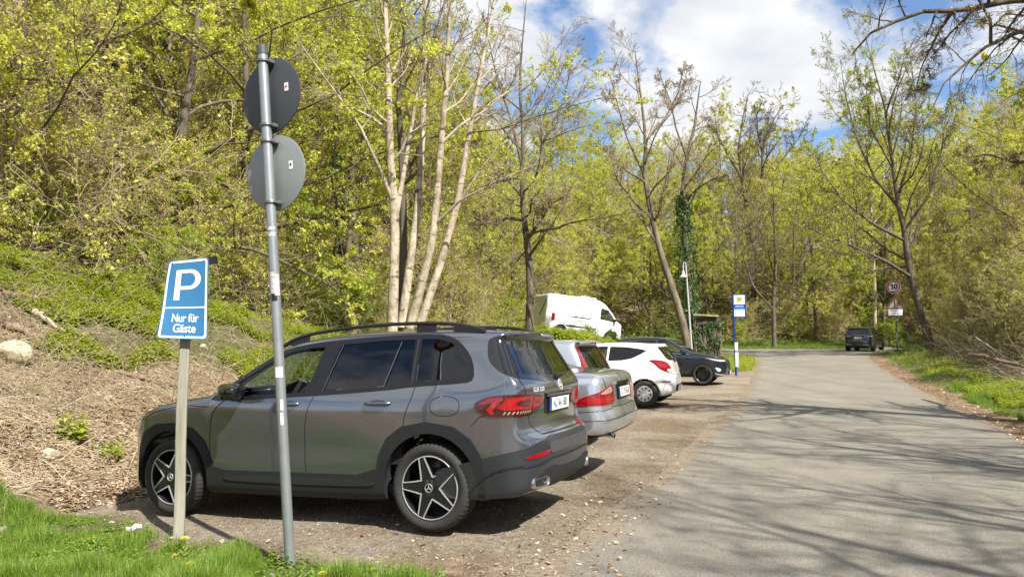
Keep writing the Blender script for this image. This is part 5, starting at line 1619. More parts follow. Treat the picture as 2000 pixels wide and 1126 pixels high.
GRASS = leaf_material('grass_blade', [(.055, .12, .012), (.12, .22, .022), (.22, .33, .04), (.30, .34, .08)], .45, .45, .3, .35)
NETTLE = leaf_material('herb_leaf', [(.15, .20, .02), (.28, .33, .035), (.44, .46, .08)], .45, .5, .3)

def trunk_line(rng, h, n=9, lean=(0, 0), bend=.3):
    z = np.linspace(0, 1, n)
    x = lean[0] * h * z + bend * np.cumsum(rng.randn(n)) * .12 * z; y = lean[1] * h * z + bend * np.cumsum(rng.randn(n)) * .12 * z
    return np.stack([x, y, z * h], 1)

def make_tree_meshes(seed, h=14, r=.16, kind='leafy', nleaf=14000, lsize=.11, spread=.36, first=.18, trunk=None, radii=None, dens=1.0, leafmat=None, multi=1, ntw=(16, 6, 4), trop=.22, twr=None, ang=(35, 70), droop=0.0):
    """returns (trunk mesh, crown twig mesh, leaf mesh or None)"""
    rng = np.random.RandomState(seed)
    if trunk is None:
        tr = []
        for k in range(multi):
            a = rng.rand() * 6.28; ln = (.0 if multi == 1 else .10 + .12 * rng.rand())
            l = trunk_line(rng, h * (1 if k == 0 else .8 + .2 * rng.rand()), 10, (ln * math.cos(a) + .03 * rng.randn(), ln * math.sin(a) + .03 * rng.randn()), .5)
            tr.append(l)
        P = np.stack(tr); rad = np.stack([np.linspace(1, .10, 10) ** .9 * r * (1 if k == 0 else .75) for k in range(multi)])
        rad[:, 0] *= 1.2
    else:
        n = max(len(t) for t in trunk)
        def rs(t):
            t = np.array(t, float); d = np.r_[0, np.cumsum(np.linalg.norm(np.diff(t, axis=0), axis=1))]
            q = np.linspace(0, d[-1], 14); return np.stack([np.interp(q, d, t[:, i]) for i in range(3)], 1)
        P = np.stack([rs(t) for t in trunk])
        rad = np.stack([np.interp(np.linspace(0, 1, 14), np.linspace(0, 1, len(q)), q) for q in radii])
    P0_, R0_ = P, rad
    g = Geo(); g.add(tubes(P, rad, 10))
    l1, r1 = grow(rng, P, rad, int(ntw[0] * dens), spread, ang, 9, .13, trop, first, 1.0, .5, .2, droop)
    g.add(tubes(l1, r1, 6))
    c = Geo()
    l2, r2 = grow(rng, l1, r1, ntw[1], .45, (25, 60), 6, .15, trop * .6, .15, 1.0, .55, .25, droop)
    c.add(tubes(l2, np.maximum(r2, twr or .006), 4))
    l3, r3 = grow(rng, l2, r2, ntw[2], .5, (20, 60), 5, .16, trop * .4, .1, 1.0, .6, .4, droop)
    c.add(tubes(l3, np.maximum(r3, (twr or .006) * .8), 3))
    last = l3
    if len(ntw) > 3:
        l4, r4 = grow(rng, l3, r3, ntw[3], .55, (20, 60), 4, .18, trop * .3, .1, 1.0, .7, .5, droop)
        c.add(tubes(l4, np.maximum(r4, (twr or .006) * .6), 3)); last = l4
    lf = None
    if nleaf:
        q = Geo(); q.add(leaf_quads(rng, along(rng, last, nleaf, .1, lsize * .6), lsize)); lf = q.mesh('foliage', False)
    return g.mesh('trunk'), c.mesh('crown'), lf

def make_tree(name, label, cat, loc, meshes, mats, rz=0, sc=1.0, group=None):
    t = thing(name, label, cat, loc, rz, group)
    t.scale = (sc, sc, sc)
    tm, cm, lm = meshes
    for me, nm, m in ((tm, 'trunk', mats[0]), (cm, 'crown', mats[1]), (lm, 'foliage', mats[2])):
        if me is None: continue
        if not me.materials: me.materials.append(m)
        o = bpy.data.objects.new(nm, me); COL.objects.link(o); o.parent = t
    return t

def copy_thing(src, loc, rz, sc=1.0, label=None, group=None, sz=None):
    c = src.copy(); COL.objects.link(c)
    c.location = loc; c.rotation_euler = (0, 0, rz); c.scale = (sc, sc, sz or sc)
    if label: c['label'] = label
    if group: c['group'] = group
    for ch in [o for o in src.children]:
        d = ch.copy(); COL.objects.link(d); d.parent = c
    return c
# ================================================================ the wood on the hillsides
RNG = np.random.RandomState(11)
SHIFT = (-500.0, 0, 0)
def protos():
    P = {}
    P['leafy'] = [make_tree_meshes(20 + i, 12 + 2 * (i % 3), .14, nleaf=52000, lsize=.068, spread=.50, first=.10, ntw=(20, 7, 5, 4), trop=.10, twr=.006, ang=(45, 85)) for i in range(4)]
    P['olive'] = [make_tree_meshes(40 + i, 12, .12, nleaf=30000, lsize=.062, spread=.42, first=.06, ntw=(22, 7, 5, 4), multi=2, trop=.12, twr=.006, ang=(30, 75)) for i in range(3)]
    P['bare'] = [make_tree_meshes(60 + i, 14, .17, nleaf=0, spread=.42, first=.22, ntw=(15, 7, 6, 5), twr=.008, multi=1 + i % 2) for i in range(3)]
    P['bush'] = [make_tree_meshes(80 + i, 3.0, .03, nleaf=20000, lsize=.052, spread=.6, first=.02, multi=6, ntw=(8, 5, 4), twr=.004, ang=(40, 90), trop=.05) for i in range(3)]
    P['scrub'] = [make_tree_meshes(90 + i, 4.0, .03, nleaf=9000, lsize=.048, spread=.6, first=.03, multi=7, ntw=(10, 6, 6), twr=.0045, trop=.03, ang=(30, 90)) for i in range(3)]
    return P
PR = protos()
MATSET = {'leafy': (BARK_DARK, TWIG_BROWN, LEAF_YG), 'olive': (BARK_GREY, TWIG_TAN, LEAF_OL), 'bare': (BARK_GREY, TWIG_TAN, None), 'bush': (TWIG_TAN, TWIG_TAN, LEAF_GR), 'scrub': (TWIG_TAN, TWIG_TAN, LEAF_OL)}
LAB = {'leafy': ('leafing_tree', 'yellow-green leafing tree among others on the wooded hillside', 'tree', 'leafing trees on the hillside'),
       'olive': ('budding_tree', 'thin many-stemmed tree with olive buds on the wooded hillside', 'tree', 'budding trees on the hillside'),
       'bare': ('bare_tree', 'leafless grey-brown tree among greener trees on the hillside', 'tree', 'bare trees on the hillside'),
       'bush': ('green_bush', 'fresh green bush under the trees of the wooded slope', 'bush', 'green bushes under the trees'),
       'scrub': ('tangled_shrub', 'tangled shrub of thin tan stems at the edge of the wood', 'shrub', 'tangled shrubs at the wood edge')}
FIRST = {}
COUNT = {}
def where(x, y, z):
    u = 1000 + F_PX * x / y; D = math.hypot(x, y)
    a = ('at the far left edge' if u < 260 else 'above the parking sign' if u < 480 else 'behind the round signs' if u < 680 else 'behind the pale stem clump' if u < 960 else
         'behind the dark tree and white van' if u < 1210 else 'behind the leaning tree and lamp' if u < 1400 else 'behind the bus stop sign' if u < 1600 else 'behind the black SUV' if u < 1760 else 'on the right-hand slope')
    d = 'front row' if D < 28 else 'second row' if D < 45 else 'farther up' if D < 75 else 'far back'
    return a, d
DESC = {'leafy': 'yellow-green leafing tree %s, %s', 'olive': 'thin many-stemmed budding tree %s, %s', 'bare': 'leafless grey-brown tree %s, %s', 'bush': 'fresh green bush %s, %s', 'scrub': 'tangled tan shrub %s, %s'}
def put(kind, x, y, sc=1.0, i=None, zoff=-.15, label=None, group=None, sz=None):
    i = RNG.randint(len(PR[kind])) if i is None else i
    rz = RNG.rand() * 6.28
    loc = (x, y, GZ(x, y) + zoff)
    nm, lb, ct, gr = LAB[kind]
    wh_ = where(x, y, loc[2]); lb = DESC[kind] % wh_; gr = gr + ' ' + wh_[0] + ', ' + wh_[1]
    k = (kind, i)
    if k not in FIRST:
        FIRST[k] = make_tree(nm, label or lb, ct, loc, PR[kind][i], MATSET[kind], rz, sc, group or gr)
        o = FIRST[k]
    else:
        o = copy_thing(FIRST[k], loc, rz, sc, label or lb, group or gr, sz)
    COUNT[kind] = COUNT.get(kind, 0) + 1
    return o
def px_of(x, y, z):
    c, s = math.cos(PITCH), math.sin(PITCH)
    d = y * c + (z - CAM_H) * s
    return 1000 + F_PX * x / d, 563 - F_PX * (-y * s + (z - CAM_H) * c) / d
def in_view(x, y, pad=3.0):
    return y > 3 and abs(x) < y * .70 + pad

placed = []
def free(x, y, d):
    for a, b in placed:
        if (a - x) ** 2 + (b - y) ** 2 < d * d: return False
    placed.append((x, y)); return True

# rows of trees climbing the slope: spacing grows with distance
tries = 0
while tries < 12000 and sum(COUNT.get(k, 0) for k in ('leafy', 'olive', 'bare')) < 430:
    tries += 1
    Y = 9 + 110 * RNG.rand() ** 1.1; X = Y * (-.74 + 1.5 * RNG.rand())
    s, t = ST(X, Y); s = float(s); t = float(t)
    left = s > 13.5 + 5 * float(sst(15, 30, t)); far = t > 60 and s > -60; right = s < -13 and t < 60
    if not (left or far or right): continue
    if in_view(X, Y, 5) is False: continue
    if s > 62: continue
    D = math.hypot(X, Y)
    if not free(X, Y, 1.7 + D * .026): continue
    a = X / Y
    r = RNG.rand()
    if left and a < -.42: kind = 'olive' if r < .50 else ('bare' if r < .62 else 'leafy')
    elif right or a > .52: kind = 'olive' if r < .42 else ('bare' if r < .50 else 'leafy')
    else: kind = 'leafy' if r < .54 else ('olive' if r < .82 else 'bare')
    sc = .78 + .5 * RNG.rand()
    if D < 25: sc *= .8
    put(kind, X, Y, sc)
# undergrowth along the edge of the wood
tries = 0; placed = []
while tries < 4000 and COUNT.get('scrub', 0) < 70:
    tries += 1
    Y = 12 + 60 * RNG.rand() ** 1.2; X = Y * (-.72 + 1.46 * RNG.rand())
    s, t = ST(X, Y); s = float(s); t = float(t)
    if not ((s > 11.5 + 4 * float(sst(15, 30, t)) and s < 30) or (t > 58) or (s < -9.0 and s > -22 and t < 46)): continue
    if not free(X, Y, 1.6 + .02 * Y): continue
    put('scrub', X, Y, .6 + .55 * RNG.rand())
tries = 0; placed = []
while tries < 4000 and COUNT.get('bush', 0) < 80:
    tries += 1
    Y = 12 + 70 * RNG.rand() ** 1.1; X = Y * (-.72 + 1.46 * RNG.rand())
    s, t = ST(X, Y); s = float(s); t = float(t)
    if not ((s > 10.5 + 5 * float(sst(15, 30, t)) and s < 40) or (t > 57) or (s < -9.5 and s > -16 and t < 40 and RNG.rand() < .35)): continue
    if not free(X, Y, 1.5 + .02 * Y): continue
    put('bush', X, Y, .45 + .5 * RNG.rand())
# taller thicket at the left front of the wood and on the right bank
placed = []; tries = 0; cnt = 0
while tries < 3000 and cnt < 46:
    tries += 1
    Y = 14 + 18 * RNG.rand(); X = Y * (-.74 + .42 * RNG.rand()); s, t = map(float, ST(X, Y))
    if not (s > 12.5 and s < 27): continue
    if not free(X, Y, 1.3): continue
    put('scrub' if RNG.rand() < .6 else 'bush', X, Y, 1.0 + .7 * RNG.rand()); cnt += 1
tries = 0; cnt = 0
while tries < 3000 and cnt < 60:
    tries += 1
    Y = 13 + 36 * RNG.rand(); X = Y * (.46 + .34 * RNG.rand()); s, t = map(float, ST(X, Y))
    if not (s < -9.0 - .03 * t and s > -19 and t < 42): continue
    if not free(X, Y, 1.1): continue
    put('scrub' if RNG.rand() < .6 else 'bush', X, Y, .55 + .5 * RNG.rand() + .05 * (-s - 9)); cnt += 1
for k in range(16):
    u = 1000 + 15 * k + 6 * RNG.randn(); Y = 34 + 2.5 * RNG.rand() + .012 * (u - 1000); X = (u - 1000) / F_PX * Y
    put('bush', X, Y, .22 + .13 * RNG.rand(), zoff=-.1)
print('COUNT', COUNT)
# ================================================================ the trees one can tell apart
def hitG(u, v):
    """ground point under a pixel"""
    r = pix_ray(u, v); o = Vector((0, 0, CAM_H)); t = 2.0
    while t < 200:
        p = o + r * t
        if p.z <= GZ(p.x, p.y): return p
        t += .02 + t * .002
    return p

def path(pts, Y, base=None, jit=0.0, rng=None):
    """pixels -> points at depth Y (or per-point depth); base = ground pixel"""
    out = []
    for k, q in enumerate(pts):
        y = q[2] if len(q) > 2 else Y
        out.append(np.array(at(q[0], q[1], y)))
    return np.array(out)

def named_tree(name, label, paths, radii, seed, mats, **kw):
    base = paths[0][0].copy(); g = GZ(base[0], base[1])
    P = []
    for i, p in enumerate(paths):
        q = p - base
        P.append(q)
    if base[2] > g - .05:      # carry the first stem down into the ground
        P[0] = np.concatenate([[[0, 0, g - base[2] - .15]], P[0]])
    ms = make_tree_meshes(seed, trunk=P, radii=radii, **kw)
    return make_tree(name, label, 'tree', tuple(base), ms, mats)

# pale clump of four leaning stems
Yc = 17.0
stems = [path([(766, 640), (769, 560), (772, 430), (762, 300), (758, 130), (752, 0), (745, -160)], Yc),
         path([(784, 640, 17.1), (800, 520, 17.3), (817, 400, 17.5), (826, 250, 17.7), (829, 100, 17.9), (828, -60, 18.1), (835, -170, 18.2)], Yc),
         path([(800, 640, 17.0), (828, 540, 16.9), (848, 450, 16.8), (860, 300, 16.7), (873, 150, 16.6), (878, 0, 16.5), (905, -150, 16.4)], Yc),
         path([(818, 640, 17.0), (856, 530, 17.1), (893, 400, 17.2), (915, 270, 17.3), (935, 160, 17.4), (962, 20, 17.5), (990, -130, 17.6)], Yc),
         path([(770, 400, 17.0), (742, 330, 16.8), (700, 240, 16.6), (640, 160, 16.4), (590, 90, 16.2)], Yc),
         path([(772, 430), (790, 330, 17.1), (815, 180, 17.2), (850, 60, 17.2), (890, -60, 17.2)], Yc),
         path([(848, 440, 16.8), (900, 390, 16.4), (980, 350, 16.0), (1050, 320, 15.7)], Yc),
         path([(893, 400, 17.2), (940, 330, 17), (1000, 250, 16.7), (1060, 190, 16.4)], Yc)]
rad = [[.14, .12, .105, .09, .07, .045, .02], [.115, .10, .085, .07, .05, .035, .02], [.11, .095, .085, .07, .05, .035, .02], [.10, .09, .08, .06, .045, .035, .02], [.05, .04, .03, .02, .01], [.07, .05, .04, .03, .015], [.035, .028, .02, .01], [.035, .025, .018, .01]]
named_tree('multi_stem_tree', 'tall clump of four pale leafless stems rising behind the grey SUV', stems, rad, 5, (BARK_PALE, TWIG_TAN, None), nleaf=0, ntw=(13, 6, 5), spread=.24, first=.45, trop=.25, twr=.0055, ang=(25, 60))
dk = [path([(781, 640, 17.9), (789, 480, 18.0), (786, 330, 18.0), (778, 200, 18.0), (790, 60, 18)], 18)]
named_tree('ivy_grey_tree', 'dark straight trunk standing close behind the pale stem clump', dk, [[.10, .10, .09, .07, .04]], 6, (BARK_DARK, TWIG_BROWN, None), nleaf=0, ntw=(10, 5, 4), spread=.22, first=.5, twr=.006)
# dark bare tree left of the van
Yd = 31.0
P = [path([(1034, 640), (1036, 560), (1032, 490), (1022, 420), (1020, 340), (1022, 260), (1014, 170), (1022, 60), (1030, -20)], Yd),
     path([(1028, 470), (1050, 440, 30.6), (1075, 400, 30.3), (1105, 380, 30)], Yd), path([(1022, 430), (990, 425, 30.5), (950, 436, 30), (925, 425, 29.5)], Yd),
     path([(1021, 385), (975, 330, 31.5), (930, 290, 32), (890, 270, 32.5)], Yd), path([(1021, 350), (1060, 280, 31.5), (1100, 200, 32), (1120, 110, 32)], Yd), path([(1021, 330), (1000, 240, 31), (970, 150, 31), (950, 60, 31)], Yd)]
named_tree('dark_bare_tree', 'dark leafless tree with wide tan twigs just left of the white van', P, [[.21, .175, .15, .13, .10, .075, .05, .03, .01], [.09, .07, .05, .02], [.08, .06, .04, .02], [.08, .06, .04, .02], [.08, .06, .04, .02], [.07, .05, .035, .015]], 8,
           (BARK_DARK, TWIG_TAN, None), nleaf=0, ntw=(15, 8, 6, 4), spread=.34, first=.2, trop=.08, twr=.008, ang=(35, 85))
# leaning tree
Ye = 33.0
P = [path([(1345, 672), (1322, 590), (1292, 500), (1272, 420), (1258, 350), (1262, 275), (1252, 190), (1240, 100)], Ye),
     path([(1272, 425), (1240, 395, 32.5), (1205, 350, 32), (1190, 290, 31.8)], Ye), path([(1262, 275), (1300, 230, 33), (1325, 180, 33), (1335, 130, 33)], Ye), path([(1258, 340), (1225, 270, 33.5), (1205, 200, 34), (1190, 140, 34)], Ye)]
named_tree('leaning_tree', 'bare grey tree leaning left beside the street lamp', P, [[.22, .18, .155, .13, .105, .08, .05, .02], [.08, .06, .04, .02], [.07, .05, .03, .015], [.07, .05, .03, .015]], 9, (BARK_GREY, TWIG_TAN, None), nleaf=0, ntw=(13, 8, 5, 4), spread=.27, first=.4, trop=.12, twr=.008, ang=(30, 80))
# ivy tree behind it
Yf = 34.5
P = [path([(1352, 665), (1345, 560), (1336, 450), (1332, 380), (1338, 320), (1356, 250), (1368, 160)], Yf),
     path([(1334, 400), (1360, 370, 34), (1390, 350, 33.6), (1415, 345, 33.4)], Yf), path([(1342, 310), (1320, 250), (1310, 200), (1290, 150)], Yf)]
ivy_t = named_tree('ivy_tree', 'bare tree whose lower trunk is wrapped in ivy, right of the leaning tree', P, [[.18, .16, .13, .11, .09, .06, .02], [.06, .05, .03, .02], [.06, .04, .03, .02]], 10, (BARK_DARK, TWIG_TAN, None), nleaf=0, ntw=(12, 8, 5, 4), spread=.27, first=.5, trop=.12, twr=.008, ang=(30, 80))
def ivy_on(parent, pts, rads, n, size, seed, m=LEAF_IVY, name='ivy'):
    rng = np.random.RandomState(seed)
    pts = np.array(pts); u = rng.rand(n) * (len(pts) - 1); i = u.astype(int); f = (u - i)[:, None]
    C = pts[i] * (1 - f) + pts[np.minimum(i + 1, len(pts) - 1)] * f
    R_ = np.interp(u, range(len(rads)), rads); a = rng.rand(n) * 6.283; r = R_ * (.55 + .55 * rng.rand(n)) * (1 + .5 * np.sin(u * 9) * np.sin(a * 2 + u * 5))
    C = C + np.stack([np.cos(a) * r, np.sin(a) * r, rng.randn(n) * .1], 1)
    V, Q = leaf_quads(rng, C, size)
    return link(name, mesh_np(name, V, Q, False), parent, m)
b0 = np.array(ivy_t.location)
ivy_on(ivy_t, P[0][:4] - b0, [.62, .40, .50, .22], 4200, .11, 3)
# two distant bare trees on the skyline, one small spreading tree, a tall tree with long limbs
P = [path([(1478, 600), (1470, 480), (1458, 400), (1448, 345), (1442, 290), (1452, 225), (1460, 190)], 73), path([(1448, 345), (1420, 300), (1400, 260), (1395, 215)], 73), path([(1452, 350), (1480, 290), (1500, 250), (1505, 215)], 73)]
named_tree('skyline_tree', 'bare dark-limbed tree on the skyline, left one of the pair above the bus stop', P, [[.24, .22, .2, .17, .14, .09, .04], [.13, .1, .06, .03], [.13, .1, .06, .03]], 12, (BARK_DARK, TWIG_BROWN, None), nleaf=0, ntw=(14, 7, 5, 3), spread=.30, first=.45, trop=.1, twr=.013, ang=(30, 80))
P = [path([(1500, 600), (1497, 480), (1492, 400), (1488, 330), (1490, 285), (1510, 235), (1530, 205)], 75), path([(1491, 350), (1530, 310), (1560, 270), (1575, 240)], 75), path([(1490, 300), (1480, 260), (1478, 220), (1490, 195)], 75)]
named_tree('skyline_tree', 'bare dark-limbed tree on the skyline, right one of the pair above the bus stop', P, [[.24, .22, .2, .17, .14, .09, .04], [.13, .1, .06, .03], [.13, .1, .06, .03]], 13, (BARK_DARK, TWIG_BROWN, None), nleaf=0, ntw=(14, 7, 5, 3), spread=.30, first=.45, trop=.1, twr=.013, ang=(30, 80))
Yg = 59.6
P = [path([(1512, 680), (1512, 640), (1510, 590), (1515, 520), (1512, 430), (1510, 340)], Yg)] + [path([(1511, 605), (1470, 560, Yg + k), (a, b, Yg + 2 * k), (c, d, Yg + 3 * k)], Yg) for a, b, c, d, k in ((1430, 520, 1400, 470, .5), (1445, 480, 1420, 400, -.7), (1480, 450, 1462, 360, 1))] \
    + [path([(1512, 600), (1550, 555, Yg + k), (a, b, Yg + 2 * k), (c, d, Yg + 3 * k)], Yg) for a, b, c, d, k in ((1600, 520, 1640, 480, -.6), (1585, 470, 1615, 400, .8), (1550, 440, 1565, 350, -1))]
named_tree('spreading_tree', 'small dark tree with a fan of fine ascending limbs beyond the bus stop sign', P, [[.20, .165, .14, .10, .06, .02]] + [[.085, .065, .04, .018]] * 6, 14, (BARK_DARK, TWIG_BROWN, LEAF_GR), nleaf=5000, lsize=.08, ntw=(12, 7, 5), spread=.34, first=.25, trop=.2, twr=.010, ang=(25, 60))
Yh = 42
P = [path([(1818, 668), (1795, 600), (1774, 520), (1766, 450), (1752, 390), (1742, 310), (1728, 210), (1700, 110), (1690, 70)], Yh),
     path([(1778, 540), (1730, 510, 41), (1660, 478, 40), (1600, 455, 39), (1545, 425, 38)], Yh), path([(1768, 470), (1710, 440, 42), (1650, 395, 42), (1605, 335, 42), (1585, 280, 42)], Yh),
     path([(1758, 410), (1710, 350, 43), (1672, 270, 44), (1650, 180, 44), (1640, 110, 44)], Yh), path([(1752, 390), (1780, 300, 42), (1790, 200, 42), (1778, 110, 42)], Yh),
     path([(1766, 450), (1815, 380, 41), (1840, 290, 41), (1850, 200, 41)], Yh), path([(1774, 520), (1720, 525, 43), (1650, 540, 43), (1590, 545, 43)], Yh), path([(1745, 330), (1700, 250, 42), (1690, 150, 42)], Yh)]
named_tree('long_limbed_tree', 'tall dark tree with long low limbs reaching over the road by the speed sign', P, [[.25, .21, .18, .15, .12, .09, .06, .035, .02], [.11, .09, .06, .04, .015], [.10, .08, .06, .03, .012], [.09, .07, .05, .03, .01], [.09, .06, .04, .015], [.09, .06, .04, .015], [.08, .06, .04, .015], [.07, .04, .015]], 15,
           (BARK_DARK, TWIG_BROWN, LEAF_GR), nleaf=22000, lsize=.075, ntw=(17, 7, 5, 4), spread=.34, first=.25, trop=.22, twr=.008, ang=(20, 65))
P = [path([(1709, 655), (1708, 560), (1704, 460), (1700, 380), (1695, 300)], 62)]
named_tree('pale_thin_tree', 'slender pale straight trunk in the sun behind the black SUV', P, [[.16, .15, .12, .09, .04]], 16, (BARK_PALE, TWIG_TAN, LEAF_YG), nleaf=7000, lsize=.11, ntw=(14, 6, 5), spread=.28, first=.45, twr=.01)
# the tree leaning over the road from the right, its trunk outside the frame
Yk = 12.5
P = [np.array([[11.6, 12.0, GZ(11.6, 12) - .2], [11.5, 12.1, 3], [11.2, 12.3, 5.5], [10.8, 12.5, 7.6], [10.2, 12.6, 9.5], [9.9, 12.6, 11.5], [9.4, 12.8, 13.5]]),
     np.concatenate([[[11.2, 12.3, 5.6]], path([(2140, 40), (2060, 0), (1990, -4), (1925, 12), (1860, 24), (1832, 12), (1765, 36), (1705, 60), (1665, 105)], Yk)]),
     np.concatenate([[[11.3, 12.2, 4.8]], path([(2150, 60), (2050, 42), (1990, 62), (1935, 84), (1885, 125), (1845, 160), (1815, 225), (1790, 260)], Yk)]),
     path([(1935, 84, 12.5), (1935, 40, 12.2), (1905, -10, 12), (1870, -60, 12)], Yk), path([(1860, 24, 12.5), (1835, 60, 12.9), (1800, 130, 13.2), (1785, 190, 13.4)], Yk),
     path([(2140, 260), (2060, 300), (1990, 320), (1930, 300), (1880, 310)], Yk), np.array([[10.8, 12.5, 7.6], [9.0, 10.8, 9.4], [7.2, 9.4, 10.6], [5.6, 8.4, 11.3]]),
     np.array([[11.0, 12.4, 6.6], [11.4, 10.0, 8.6], [11.2, 7.6, 10.2], [10.6, 5.6, 11.6]])]
named_tree('overhanging_tree', 'leafless dark limbs reaching in from the upper right corner', P, [[.26, .23, .20, .17, .13, .09, .04], [.13, .10, .085, .075, .065, .055, .045, .035, .025, .012], [.11, .085, .075, .065, .05, .035, .022, .012, .008], [.03, .022, .015, .008], [.03, .02, .012, .006], [.05, .04, .03, .02, .01], [.1, .08, .05, .02], [.1, .08, .05, .02]], 17,
           (BARK_DARK, TWIG_BROWN, LEAF_OL), nleaf=2500, lsize=.035, ntw=(16, 7, 5, 3), spread=.26, first=.12, trop=.03, twr=.0035, ang=(30, 80), droop=.10)
# bare trees on the right of the road, beside and behind the camera: their shadows cross the road
bm_ = [make_tree_meshes(200 + i, 12.5, .22, nleaf=1500, lsize=.04, spread=.48, first=.22, ntw=(17, 8, 5, 3), twr=.006, trop=.12, ang=(35, 80)) for i in range(2)]
r0 = make_tree('roadside_tree', 'bare roadside tree right of the road beside the viewer', 'tree', (12.4, -.8, GZ(12.4, -.8) - .1), bm_[0], (BARK_DARK, TWIG_BROWN, LEAF_OL), .4, 1.0, 'bare trees along the right of the road')
copy_thing(r0, (15.5, 3.0, GZ(15.5, 3.0)), 2.1, 1.05)
copy_thing(r0, (9.6, -5.2, GZ(9.6, -5.2)), 4.0, .95)
copy_thing(r0, (14.6, 7.6, GZ(14.6, 7.6) - .1), 1.0, .8)
copy_thing(r0, (18.8, -2.2, GZ(18.8, -2.2)), 5.0, 1.1)
r1 = make_tree('roadside_tree', 'bare roadside tree right of the road beside the viewer', 'tree', (11.2, 3.2, GZ(11.2, 3.2) - .1), bm_[1], (BARK_DARK, TWIG_BROWN, LEAF_OL), 1.7, .9, 'bare trees along the right of the road')
copy_thing(r1, (13.2, -5.4, GZ(13.2, -5.4)), 3.3, 1.05)
copy_thing(r1, (9.2, -3.4, GZ(9.2, -3.4)), .3, 1.0)
copy_thing(r0, (9.9, -1.2, GZ(9.9, -1.2)), 2.6, .9)
# unseen bushes added behind the viewer to give the car sides something to mirror
for k in range(9):
    x_, y_ = -24 + 3.1 * k, -15 - 2.5 * (k % 3)
    copy_thing(FIRST[('bush', k % 3)] if ('bush', k % 3) in FIRST else r0, (x_, y_, GZ(x_, y_)), k * 1.1, .9 + .2 * (k % 2), 'unseen green bush added behind the viewer for the car door reflections', 'bushes added behind the viewer for reflections')
# ivy-wrapped trunks inside the wood on the left
def ivy_proto(seed, h):
    ms = make_tree_meshes(seed, h, .15, nleaf=0, spread=.30, first=.35, ntw=(13, 6, 5, 4), twr=.006)
    return ms
im = ivy_proto(300, 12)
spots = [(118, 480, 21), (190, 480, 23), (250, 470, 27), (395, 470, 30), (452, 470, 33), (655, 480, 27), (700, 470, 33), (585, 460, 38), (30, 470, 24), (325, 470, 24)]
first = None
for k, (u, v, Y) in enumerate(spots):
    x = (u - 1000) / F_PX * Y; z = GZ(x, Y) - .1
    lab = 'dark trunk thick with ivy at the front of the left wood'
    if first is None:
        first = make_tree('ivy_tree', lab, 'tree', (x, Y, z), im, (BARK_DARK, TWIG_TAN, None), 0, 1, 'ivy-covered trunks in the wood')
        tr_ = trunk_line(np.random.RandomState(300), 12, 10, (.03 * np.random.RandomState(1).randn(), 0), .2)
        rngi = np.random.RandomState(44); vv = np.array([v_.co[:] for v_ in im[0].vertices][:100]).reshape(10, 10, 3).mean(1)
        ivy_on(first, vv[:9], [.6, .55, .5, .55, .4, .45, .3, .25, .1], 12000, .085, 5)
    else:
        copy_thing(first, (x, Y, z), k * 1.3, .75 + .06 * (k % 5), lab)
# ================================================================ ground cover (nobody could count it)
G = np.random.RandomState(21)
def view_samples(n, y0, y1, k0, k1, p=1.0):
    """points spread evenly over the picture rather than the map: more of them near the camera"""
    u = G.rand(n); Y = 1 / ((1 - u) / y0 ** p + u / y1 ** p) ** (1 / p)
    X = Y * (k0 + (k1 - k0) * G.rand(n))
    return X, Y
def place_tpl(TV, TQ, X, Y, Zo, sc, rz, tilt=0.0, lean=None):
    """copies of one small model as plain arrays"""
    n = len(X); c, s = np.cos(rz), np.sin(rz)
    V = TV[None] * np.asarray(sc).reshape(n, -1, 1 if np.ndim(sc) == 1 else 3)[:, :1] if np.ndim(sc) > 1 else TV[None] * np.asarray(sc)[:, None, None]
    if tilt:
        a = G.randn(n) * tilt; ca, sa = np.cos(a)[:, None], np.sin(a)[:, None]
        V = np.stack([V[..., 0], V[..., 1] * ca - V[..., 2] * sa, V[..., 1] * sa + V[..., 2] * ca], -1)
    W_ = np.stack([V[..., 0] * c[:, None] - V[..., 1] * s[:, None], V[..., 0] * s[:, None] + V[..., 1] * c[:, None], V[..., 2]], -1)
    W_ = W_ + np.stack([X, Y, TZ(X, Y) + Zo], -1)[:, None]
    Q = (TQ[None] + (np.arange(n) * len(TV))[:, None, None]).reshape(-1, TQ.shape[1])
    return W_.reshape(-1, 3), Q

def tuft_tpl(nb=9, h=1.0, spread=.5, w=.035, seg=3):
    V = []; Q = []
    for b in range(nb):
        a = G.rand() * 6.28; d = np.array([math.cos(a), math.sin(a)]); sd = np.array([-d[1], d[0]])
        hh = h * (.5 + .6 * G.rand()); ln = spread * (.2 + G.rand()); o = G.randn(2) * .10
        for k in range(seg + 1):
            t = k / seg; ww = w * (1 - t) ** .7 * (.7 + .6 * (t < .5)); p = o + d * ln * t ** 1.8; z = hh * t * (1 - .25 * t * ln)
            for sg in (-1, 1): V.append((*(p + sd * ww * sg * .5), z))
            if k: m = len(V); Q.append((m - 4, m - 3, m - 1, m - 2))
    return np.array(V), np.array(Q)
def herb_tpl(nl=12, h=1.0):
    V = []; Q = []
    for k in range(nl):
        z = h * (.15 + .85 * k / nl); a = k * 1.57 + G.rand() * .6; L = .34 * (1.1 - .6 * k / nl); el = .35 * G.randn()
        d = np.array([math.cos(a), math.sin(a), -.25 + el * .3]); sd = np.array([-d[1], d[0], 0]) * .30 * L
        p = np.array([G.randn() * .03, G.randn() * .03, z])
        m = len(V); V += [p, p + d * L * .5 + sd + [0, 0, .03], p + d * L, p + d * L * .5 - sd + [0, 0, .03]]; Q.append((m, m + 1, m + 2, m + 3))
    m = len(V); V += [(-.01, 0, 0), (.01, 0, 0), (.008, .01, h), (-.008, .01, h)]; Q.append((m, m + 1, m + 2, m + 3))
    return np.array(V, float), np.array(Q)
